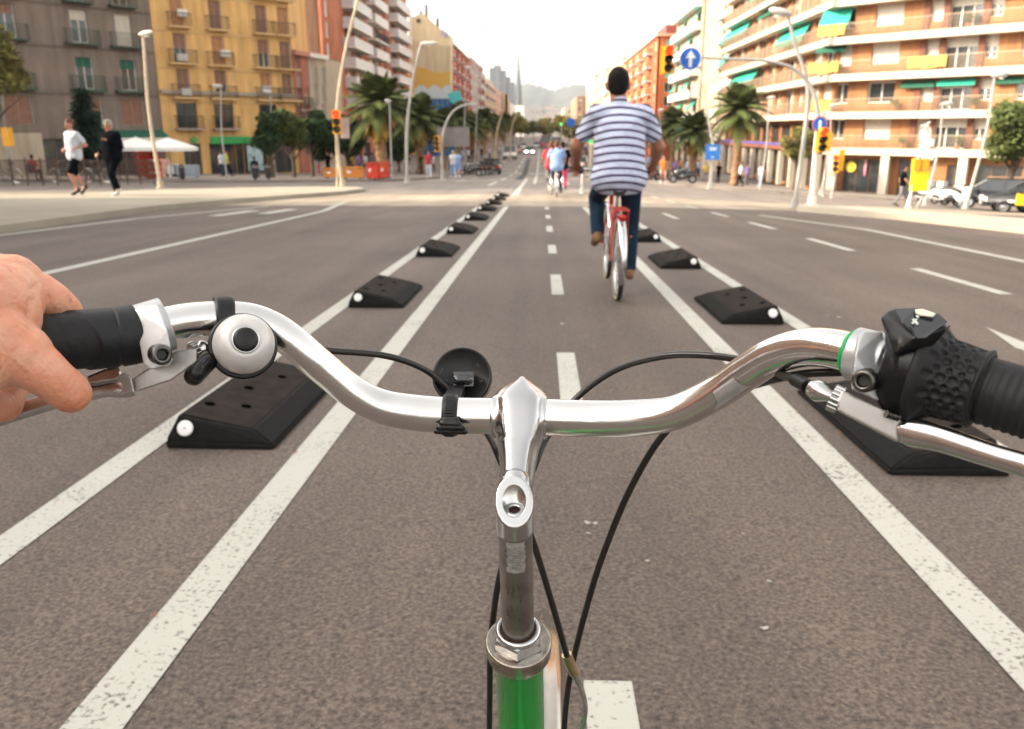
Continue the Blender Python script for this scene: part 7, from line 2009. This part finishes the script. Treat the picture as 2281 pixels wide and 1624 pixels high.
# headset, head tube, fork, wheel, mudguard ------------------------------------------
m = MB(); m.lathe(H0, UPS, [(.0170, -.020), (.0205, -.016), (.0228, -.011), (.0233, -.004), (.0233, 0), (.0224, .0014), (.0212, .0006), (.0200, .0010), (.0190, .0004), (.0150, .0010), (.0120, .001)], 64)
hs_ = P(m, 'headset', M('headset_steel', (.42, .38, .33), .25, metal=1, vary=.3, scale=130))
m = MB(); ro = SD; wo = S.cross(ro).normalized()
hexa = []
for lvl, r in ((.001, .0182), (.0085, .0182), (.0100, .0172)):
    for k in range(6):
        a = math.pi / 3 * k + .52; hexa.append(H0 + UPS * lvl + (ro * math.cos(a) + wo * math.sin(a)) * r)
m.raw(hexa, [(i * 6 + k, i * 6 + (k + 1) % 6, (i + 1) * 6 + (k + 1) % 6, (i + 1) * 6 + k) for i in range(2) for k in range(6)] + [tuple(range(12, 18))]); m.lathe(H0, UPS, [(.0160, .0100), (.0158, .0125), (.0145, .0140), (.0128, .0138), (.0124, .011)], 48); P(m, 'locknut', CHROME, hs_)
m = MB(); m.lathe(H0, UPS, [(.0125, .0120), (.0112, .0118)], 32); P(m, 'rust_ring', M('rust', (.10, .04, .015), .8, vary=.4, scale=400), hs_)
GREENP = M('green_frame_paint', (.008, .22, .028), .22, vary=.05, scale=20, coat=1)
m = MB(); m.lathe(H0, S, [(.0185, .016), (.0180, .019), (.0176, .024), (.0176, .125), (.019, .128), (.019, .135)], 48); ht = P(m, 'head_tube', GREENP)
bk_ = -fwd
m = MB(); a = H0 + S * .095; m.tube([a, a + Vector((0, -.50, -.20))], .016, 20); m.tube([H0 + S * .118, H0 + S * .118 + Vector((0, -.42, -.33))], .0175, 20); P(m, 'frame', GREENP)
m = MB(); m.lathe(H0, S, [(.021, .135), (.0225, .140), (.021, .150), (.015, .152)], 40); P(m, 'lower_headset', CHROME)
fc = H0 + S * .158
axl = H0 + S * .505 + fwd * .035; RW_ = axl.z - gz(0, axl.y) ; RW_ = min(max(RW_, .22), .34)
hd = Vector((fwd.x, fwd.y, 0)).normalized(); sx_ = Vector((hd.y, -hd.x, 0))
m = MB(); m.tube([fc - sx_ * .045, fc, fc + sx_ * .045], .014, 14)
for s in (-1, 1): m.tube([fc + sx_ * .045 * s, fc + S * .15 + sx_ * .048 * s + fwd * .004, axl + sx_ * .05 * s], [.012, .011, .007], 14)
P(m, 'fork', GREENP)
m = MB(); m.lathe(axl, sx_, [(RW_ - .034, -.016), (RW_ - .012, -.021), (RW_, -.010), (RW_ + .002, 0), (RW_, .010), (RW_ - .012, .021), (RW_ - .034, .016)], 64); wh = P(m, 'front_wheel', TYRE)
m = MB(); m.lathe(axl, sx_, [(RW_ - .034, -.013), (RW_ - .052, -.012), (RW_ - .056, 0), (RW_ - .052, .012), (RW_ - .034, .013)], 64); P(m, 'rim', CHROME, wh)
m = MB(); m.cyl(axl - sx_ * .045, axl + sx_ * .045, .02)
for k in range(28):
    a = 2 * math.pi * k / 28; s = 1 if k % 2 else -1; d = hd * math.cos(a) + Vector((0, 0, math.sin(a))); m.cyl(axl + sx_ * s * .03, axl + d * (RW_ - .053), .001, n=4, caps=False)
P(m, 'spokes', CHROME, wh)
m = MB(); n = 40; v = []; rr_ = RW_ + .018; fo = sx_ * .006
prof = [(-.027, -.016), (-.024, -.006), (-.017, .001), (-.012, .0015), (-.0095, .0045), (0, .006), (.0095, .0045), (.012, .0015), (.017, .001), (.024, -.006), (.027, -.016)]
for i in range(n + 1):
    a = R(38) + (R(190) - R(38)) * i / n; d = hd * math.cos(a) + Vector((0, 0, math.sin(a)))
    for (x, dr) in prof: v.append(axl + fo + sx_ * x + d * (rr_ + dr))
k_ = len(prof); m.raw(v, [(i * k_ + j, i * k_ + j + 1, (i + 1) * k_ + j + 1, (i + 1) * k_ + j) for i in range(n) for j in range(k_ - 1)], True); P(m, 'mudguard', M('mudguard_steel', (.40, .36, .32), .16, metal=1, vary=.15, scale=30))
# cables
CABM = M('cable_sheath', (.014, .012, .011), .28, vary=.2, scale=200)
def cable(l, r=.00255, mat=CABM, name='cable', n=10):
    m = MB(); m.tube([C(*s) for s in catmull(l, 10)], r, n); return P(m, name, mat)
cable([(436, 785, .54), (480, 775, .56), (560, 768, .585), (650, 770, .60), (735, 781, .61), (850, 791, .625), (930, 815, .637), (985, 852, .645), (1040, 905, .64), (1088, 970, .612), (1112, 1020, .595), (1150, 1110, .592), (1190, 1215, .60), (1230, 1345, .625), (1264, 1465, .65)])
cable([(1262, 1458, .65), (1272, 1482, .654), (1280, 1500, .657)], .0042, M('brass_ferrule', (.52, .42, .25), .3, metal=1), 'ferrule')
cable([(1268, 1470, .652), (1290, 1520, .66)], .0036, POL, 'ferrule')
cable([(1288, 1518, .66), (1301, 1556, .665), (1303, 1590, .67), (1294, 1625, .68), (1275, 1670, .69)], .0022, POL, 'brake_noodle')
cable([(1800, 861, .458), (1770, 846, .475), (1720, 826, .51), (1670, 806, .535), (1600, 794, .56), (1540, 790, .573), (1480, 793, .585), (1400, 812, .602), (1340, 842, .613), (1283, 888, .62), (1245, 935, .62), (1212, 985, .612), (1190, 1040, .602), (1150, 1150, .602), (1112, 1290, .615), (1098, 1380, .632), (1092, 1450, .645), (1091, 1540, .66), (1090, 1660, .68)])
cable([(2000, 812, .452), (1940, 822, .464), (1880, 828, .474), (1800, 832, .487), (1740, 842, .508), (1680, 858, .545), (1610, 880, .575), (1540, 915, .59), (1470, 978, .60), (1400, 1098, .62), (1340, 1245, .64), (1302, 1370, .66), (1275, 1480, .68), (1262, 1560, .69), (1253, 1670, .70)])
m = MB(); m.cyl(C(1772, 846, .474), C(1800, 861, .458), .0040, n=14); P(m, 'cable_cap', BLK)
m = MB()
ol = [(200, 872), (214, 856), (262, 848), (276, 830), (293, 838), (300, 873), (268, 882), (206, 886)]; hull(m, [C(x_, y_, .5185) for x_, y_ in ol] + [C(x_, y_, .532) for x_, y_ in ol])
Pm(remeshed(m, 'lever_pivot', .0006, 8), 'lever_pivot', PERCH)
m = MB(); ol = [(193, 838), (232, 822), (262, 815), (272, 832), (262, 846), (230, 848), (196, 856)]; hull(m, [C(x_, y_, .5155) for x_, y_ in ol] + [C(x_, y_, .524) for x_, y_ in ol])
Pm(remeshed(m, 'lever_blade', .0006, 8), 'lever_blade', POL)
# bell --------------------------------------------------------------------------
bc0 = C(541, 772, .530); ba = Cd(.36, -.13, -.92).normalized(); uu = ba.orthogonal().normalized()
m = MB(); m.lathe(bc0, ba, [(.0, -.010), (.016, -.010), (.0205, -.006), (.0212, .000), (.0212, .003), (.0198, .004), (.017, .003)], 48); be = P(m, 'bell', BLK)
m = MB(); m.lathe(bc0, ba, [(.0178, .004), (.0185, .005), (.0188, .009), (.0183, .0155), (.0167, .0212), (.0140, .0250), (.0104, .0272), (.0080, .0276), (.0078, .0268)], 64); P(m, 'bell_dome', M('satin_silver_dome', (.58, .57, .555), .38, metal=.30, vary=.06, scale=90, bump=.2, bscale=400, bdist=.0002), be)
m = MB(); m.lathe(bc0, ba, [(.0083, .0272), (.0083, .0282), (.0075, .0284), (.0072, .0278)], 48); P(m, 'bell_ring', POL, be)
m = MB(); m.lathe(bc0, ba, [(.0074, .0271), (.0072, .0286), (.0060, .0294), (0, .0296)], 48); P(m, 'bell_cap', BLK, be)
P(around(478, 520, lambda s, a: .0137 + .0012 * (1 - abs(2 * s - 1) ** 6), 14, 48), 'bell_strap', BLK, be)
m = MB(); slabm(m, bar(497)[0] + (bc0 - bar(497)[0]) * .25, bc0 - ba * .006, ba, .016, .010, .003); seg(m, C(486, 800, .529), C(474, 800, .524), .0045, .005); seg(m, C(474, 798, .523), C(432, 838, .514), .0052, .0060, n=20); seg(m, C(464, 806, .519), C(438, 832, .511), .0056, .0052, n=20)
for k in range(9): seg(m, C(419 + k * 4.5, 848 - k * 5.5, .5155), C(427 + k * 4.5, 852 - k * 5.5, .510), .0012, .0012, n=6)
Pm(remeshed(m, 'bell_lever', .0006, 2), 'bell_lever', BLK, be)
for (a, b) in (((497, 752), (501, 763)), ((520, 800), (512, 790)), ((548, 815), (556, 826))):
    m = MB(); q0 = C(a[0], a[1], .505); q1 = C(b[0], b[1], .505)
# front lamp --------------------------------------------------------------------
lc = C(1029, 838, .648); la = Cd(-.03, -.20, -.97).normalized()
m = MB(); m.lathe(lc, la, [(0, -.014), (.018, -.014), (.0222, -.010), (.0230, -.006), (.0232, .000), (.0226, .0012), (.0212, .0012), (.0208, .0004), (0, .0004)], 64); lp = P(m, 'front_lamp', BLK)
m = MB(); m.lathe(lc, la, [(.0233, -.009), (.0237, -.007), (.0237, -.003), (.0233, -.001)], 64); P(m, 'lamp_rim', M('smoked_rim', (.30, .24, .16), .2, metal=.6), lp)
m = MB(); slabm(m, C(1016, 846, .641), C(1050, 846, .641), la, .012, .006, .002); seg(m, C(1020, 846, .637), C(1042, 846, .637), .0035, .0035); Pm(remeshed(m, 'lamp_button', .0005, 2), 'lamp_button', GLOSS, lp)
ru = Cd(1, 0, 0); ru = (ru - la * ru.dot(la)).normalized(); rv = la.cross(ru)
if rv.dot(Cd(0, -1, 0)) < 0: rv = -rv
for txt, x, y, rot, sz in (('AAA', -.0165, .004, 62, .0032), ('1.5V', -.0125, -.0055, 80, .0030), ('2x', .0125, .0085, -40, .0030), ('CE', .0150, -.003, -80, .0036)):
    me = text_mesh(txt, sz, .0001); ca, sa = math.cos(R(rot)), math.sin(R(rot)); m = MB()
    m.raw([lc + ru * (x + v_.co.x * ca - v_.co.y * sa) + rv * (y + v_.co.x * sa + v_.co.y * ca) + la * (.0007 + v_.co.z) for v_ in me.vertices], [list(k.vertices) for k in me.polygons]); P(m, 'embossed_text', M('embossed_dark', (.04, .04, .042), .3), lp)
stp = P(around(985, 1021, lambda s, a: .0137 + .0010 * (1 - abs(2 * s - 1) ** 8) + (.0005 * (1 if math.sin(a * 46) > 0 else 0) if abs(s - .5) < .3 else 0), 16, 220), 'lamp_strap', BLK, lp)
m = MB()
for (a, b) in (((972, 961, .562), (1036, 962, .560)), ((978, 952, .561), (1030, 953, .559)), ((985, 943, .5605), (1022, 944, .559)), ((990, 934, .561), (1016, 935, .56))): seg(m, C(*a), C(*b), .0020, .0020, n=10)
Pm(remeshed(m, 'strap_buckle', .0006, 2), 'strap_buckle', BLK, lp)
m = MB(); slabm(m, C(1003, 905, .575), C(1018, 868, .640), Cd(0, 0, -1), .012, .008, .0025); Pm(remeshed(m, 'lamp_bracket', .0007, 2), 'lamp_bracket', BLK, lp)
# ------------------------------------------------------------------ the rider's hand on the left grip
def hand_skin():
    m = bpy.data.materials.new('hand_skin'); m.use_nodes = True; nt = m.node_tree; b = nt.nodes['Principled BSDF']
    tc = nt.nodes.new('ShaderNodeTexCoord')
    def noise(sc, det=4, r=.5):
        n = nt.nodes.new('ShaderNodeTexNoise'); n.inputs['Scale'].default_value = sc; n.inputs['Detail'].default_value = det; n.inputs['Roughness'].default_value = r; nt.links.new(tc.outputs['Object'], n.inputs['Vector']); return n
    def ramp(src, stops):
        r = nt.nodes.new('ShaderNodeValToRGB'); e = r.color_ramp.elements; e[0].position, e[0].color = stops[0][0], stops[0][1] + (1,); e[1].position, e[1].color = stops[-1][0], stops[-1][1] + (1,)
        for p, c in stops[1:-1]: q = e.new(p); q.color = c + (1,)
        nt.links.new(src, r.inputs[0]); return r.outputs[0]
    def mix(a, c, mode, fac):
        x = nt.nodes.new('ShaderNodeMix'); x.data_type = 'RGBA'; x.blend_type = mode; x.inputs[0].default_value = fac; nt.links.new(a, x.inputs[6]); nt.links.new(c, x.inputs[7]); return x.outputs[2]
    base = ramp(noise(26).outputs['Fac'], [(.3, (.56, .245, .145)), (.5, (.65, .325, .21)), (.72, (.70, .41, .285))])
    red = ramp(noise(70, 3).outputs['Fac'], [(.35, (1, .82, .77)), (.62, (1.0, 1.0, 1.0))])
    vor = nt.nodes.new('ShaderNodeTexVoronoi'); vor.inputs['Scale'].default_value = 150; nt.links.new(tc.outputs['Object'], vor.inputs['Vector'])
    fr = ramp(vor.outputs['Distance'], [(.12, (.62, .42, .32)), (.28, (1, 1, 1))])
    gate = nt.nodes.new('ShaderNodeMix'); gate.data_type = 'RGBA'; gm_ = ramp(noise(45, 2).outputs['Fac'], [(.47, (0, 0, 0)), (.60, (1, 1, 1))])
    nt.links.new(gm_, gate.inputs[0]); gate.inputs[6].default_value = (1, 1, 1, 1); nt.links.new(fr, gate.inputs[7])
    c = mix(mix(base, red, 'MULTIPLY', 1), gate.outputs[2], 'MULTIPLY', .6)
    nt.links.new(c, b.inputs['Base Color']); b.inputs['Roughness'].default_value = .52
    b.inputs['Subsurface Weight'].default_value = .22; b.inputs['Subsurface Radius'].default_value = (.009, .0035, .0018); b.inputs['Subsurface Scale'].default_value = 1.0
    v2 = nt.nodes.new('ShaderNodeTexVoronoi'); v2.inputs['Scale'].default_value = 420; nt.links.new(tc.outputs['Object'], v2.inputs['Vector'])
    n3 = noise(190, 4, .6)
    ad = nt.nodes.new('ShaderNodeMath'); ad.operation = 'MULTIPLY_ADD'; ad.inputs[1].default_value = .45; nt.links.new(v2.outputs['Distance'], ad.inputs[0]); nt.links.new(n3.outputs['Fac'], ad.inputs[2])
    bp = nt.nodes.new('ShaderNodeBump'); bp.inputs['Strength'].default_value = .6; bp.inputs['Distance'].default_value = .0012; nt.links.new(ad.outputs[0], bp.inputs['Height']); nt.links.new(bp.outputs[0], b.inputs['Normal'])
    return m
HSK = hand_skin()
HR = empty('person', "person's freckled left hand gripping the black handlebar grip at the left edge", 'person', C(-700, 1100, .42))
m = MB()
def ch(*pts):
    for (a, b) in zip(pts[:-1], pts[1:]): seg(m, C(*a[:3]), C(*b[:3]), a[3], b[3], n=24)
# back of the hand and wrist
ch((-520, 760, .36, .030), (-330, 735, .40, .031), (-190, 715, .43, .036), (-60, 700, .46, .034), (0, 668, .478, .0235))
ch((-330, 690, .41, .026), (-150, 650, .455, .028), (-20, 640, .49, .0195))
ch((-330, 790, .40, .027), (-150, 790, .435, .030), (-40, 765, .455, .027))
# index finger: knuckle, over the top of the grip, curling away round the far side
ch((-18, 630, .485, .0185), (28, 622, .492, .0150), (72, 645, .497, .0128), (112, 668, .503, .0118), (140, 690, .512, .0108), (152, 708, .524, .0102), (150, 735, .532, .0095))
# middle, ring and little fingers further out along the grip
ch((-40, 625, .478, .018), (0, 640, .492, .0135), (40, 672, .508, .0115), (60, 712, .528, .0105), (52, 770, .535, .0100), (32, 850, .530, .0098), (12, 905, .512, .0096), (-20, 912, .497, .0090))
ch((-120, 640, .468, .0175), (-90, 650, .490, .0130), (-60, 690, .515, .0108), (-50, 760, .528, .010), (-55, 850, .52, .0095), (-80, 900, .50, .0088))
ch((-200, 660, .455, .016), (-180, 680, .478, .0118), (-155, 740, .508, .0096), (-150, 820, .508, .0088), (-165, 870, .49, .008))
# thumb: root, first joint, pad under the grip
ch((-120, 790, .432, .030), (-20, 770, .448, .0240), (40, 790, .452, .0178), (88, 822, .455, .0135), (125, 850, .459, .0118), (150, 870, .463, .01165), (157, 876, .464, .0112))
# web between thumb and index
ch((-20, 700, .468, .022), (22, 742, .462, .0150)); ch((0, 690, .475, .016), (38, 735, .468, .0095))
# tendon ridge and knuckle
ch((-150, 650, .432, .010), (-10, 606, .474, .0085)); ch((8, 602, .478, .0090), (26, 604, .483, .0082))
# forearm
ch((-520, 760, .36, .030), (-900, 900, .30, .036), (-1500, 1250, .24, .045))
me = remeshed(m, 'hand', .0008, 9, .55)
# creases, veins and knuckle folds, as lines on the skin: (points, width, height) seen from above the hand
FOLD = [([(64, 702), (70, 672), (78, 640), (94, 610)], 13, -.0012), ([(38, 716), (66, 736)], 2.2, -.00035), ([(34, 727), (60, 748)], 2.2, -.00035), ([(44, 706), (71, 724)], 2.0, -.0003), ([(28, 738), (56, 760)], 2.2, -.0003),
        ([(20, 858), (66, 846)], 2.4, -.0003), ([(22, 874), (74, 868)], 2.4, -.0003), ([(-10, 640), (30, 658), (52, 690)], 6, .0004), ([(-30, 690), (0, 700), (20, 728)], 6, .0004), ([(-10, 780), (36, 800), (76, 838)], 6, .00035),
        ([(98, 796), (122, 824)], 2.4, -.0004), ([(92, 806), (114, 832)], 2.2, -.0003), ([(108, 788), (132, 816)], 2.2, -.0003), ([(0, 588), (22, 600), (30, 622)], 3, -.0004), ([(10, 578), (36, 592), (44, 616)], 2.6, -.0003), ([(102, 628), (96, 650), (100, 676)], 2.4, -.0003), ([(112, 636), (108, 656), (112, 682)], 2.2, -.00025), ([(0, 760), (16, 790), (18, 830)], 3, -.0003), ([(-20, 730), (8, 752)], 2.4, -.0003)]
UX, UD, UF = Cd(1, 0, 0).normalized(), Cd(0, 1, 0).normalized(), (C(1140.5, 812, 1.0) - cam.location).normalized()
nrm_ = [v.normal.copy() for v in me.vertices]
for i_, v in enumerate(me.vertices):
    r_ = v.co - cam.location; dd = r_.dot(UF); px = 1140.5 + r_.dot(UX) / dd * FOC; py = 812 + r_.dot(UD) / dd * FOC
    if px < -60 or px > 210: continue
    h_ = 0
    for (pl, w_, hh) in FOLD:
        for (x0, y0), (x1, y1) in zip(pl[:-1], pl[1:]):
            dx, dy = x1 - x0, y1 - y0; t_ = min(max(((px - x0) * dx + (py - y0) * dy) / (dx * dx + dy * dy), 0), 1)
            q_ = ((px - x0 - dx * t_) ** 2 + (py - y0 - dy * t_) ** 2) / (w_ * w_)
            if q_ < 4: h_ += hh * math.exp(-q_ * 1.5); break
    if h_: v.co += nrm_[i_] * h_
me.transform(Matrix.Translation(-Vector(HR.location))); me.materials.append(HSK)
ho = bpy.data.objects.new('hand', me); COL.objects.link(ho); ho.parent = HR
# thumbnail on the far side and fine hairs on the index finger
HM = M('fine_hair', (.45, .32, .18), .5, vary=.1)
m = MB(); rr = random.Random(8)
for k in range(70):
    t = rr.random(); a = C(62 + 80 * t, 612 + 55 * t + rr.uniform(-2, 9), .4955 + .008 * t)
    a = C(50 + 100 * t, 608 + 56 * t * (1 + .1 * t) + rr.uniform(1, 8), .497 + .010 * t)
    d = Cd(rr.uniform(.2, .9), rr.uniform(-.8, -.2), 0).normalized() * rr.uniform(.002, .0045); m.tube([a, a + d * .6, a + d + Cd(.0005, .0004, 0)], [.00004, .00003, .00001], 3)
tag(m.build('finger_hair', HM, HR, world=True), kind='stuff')
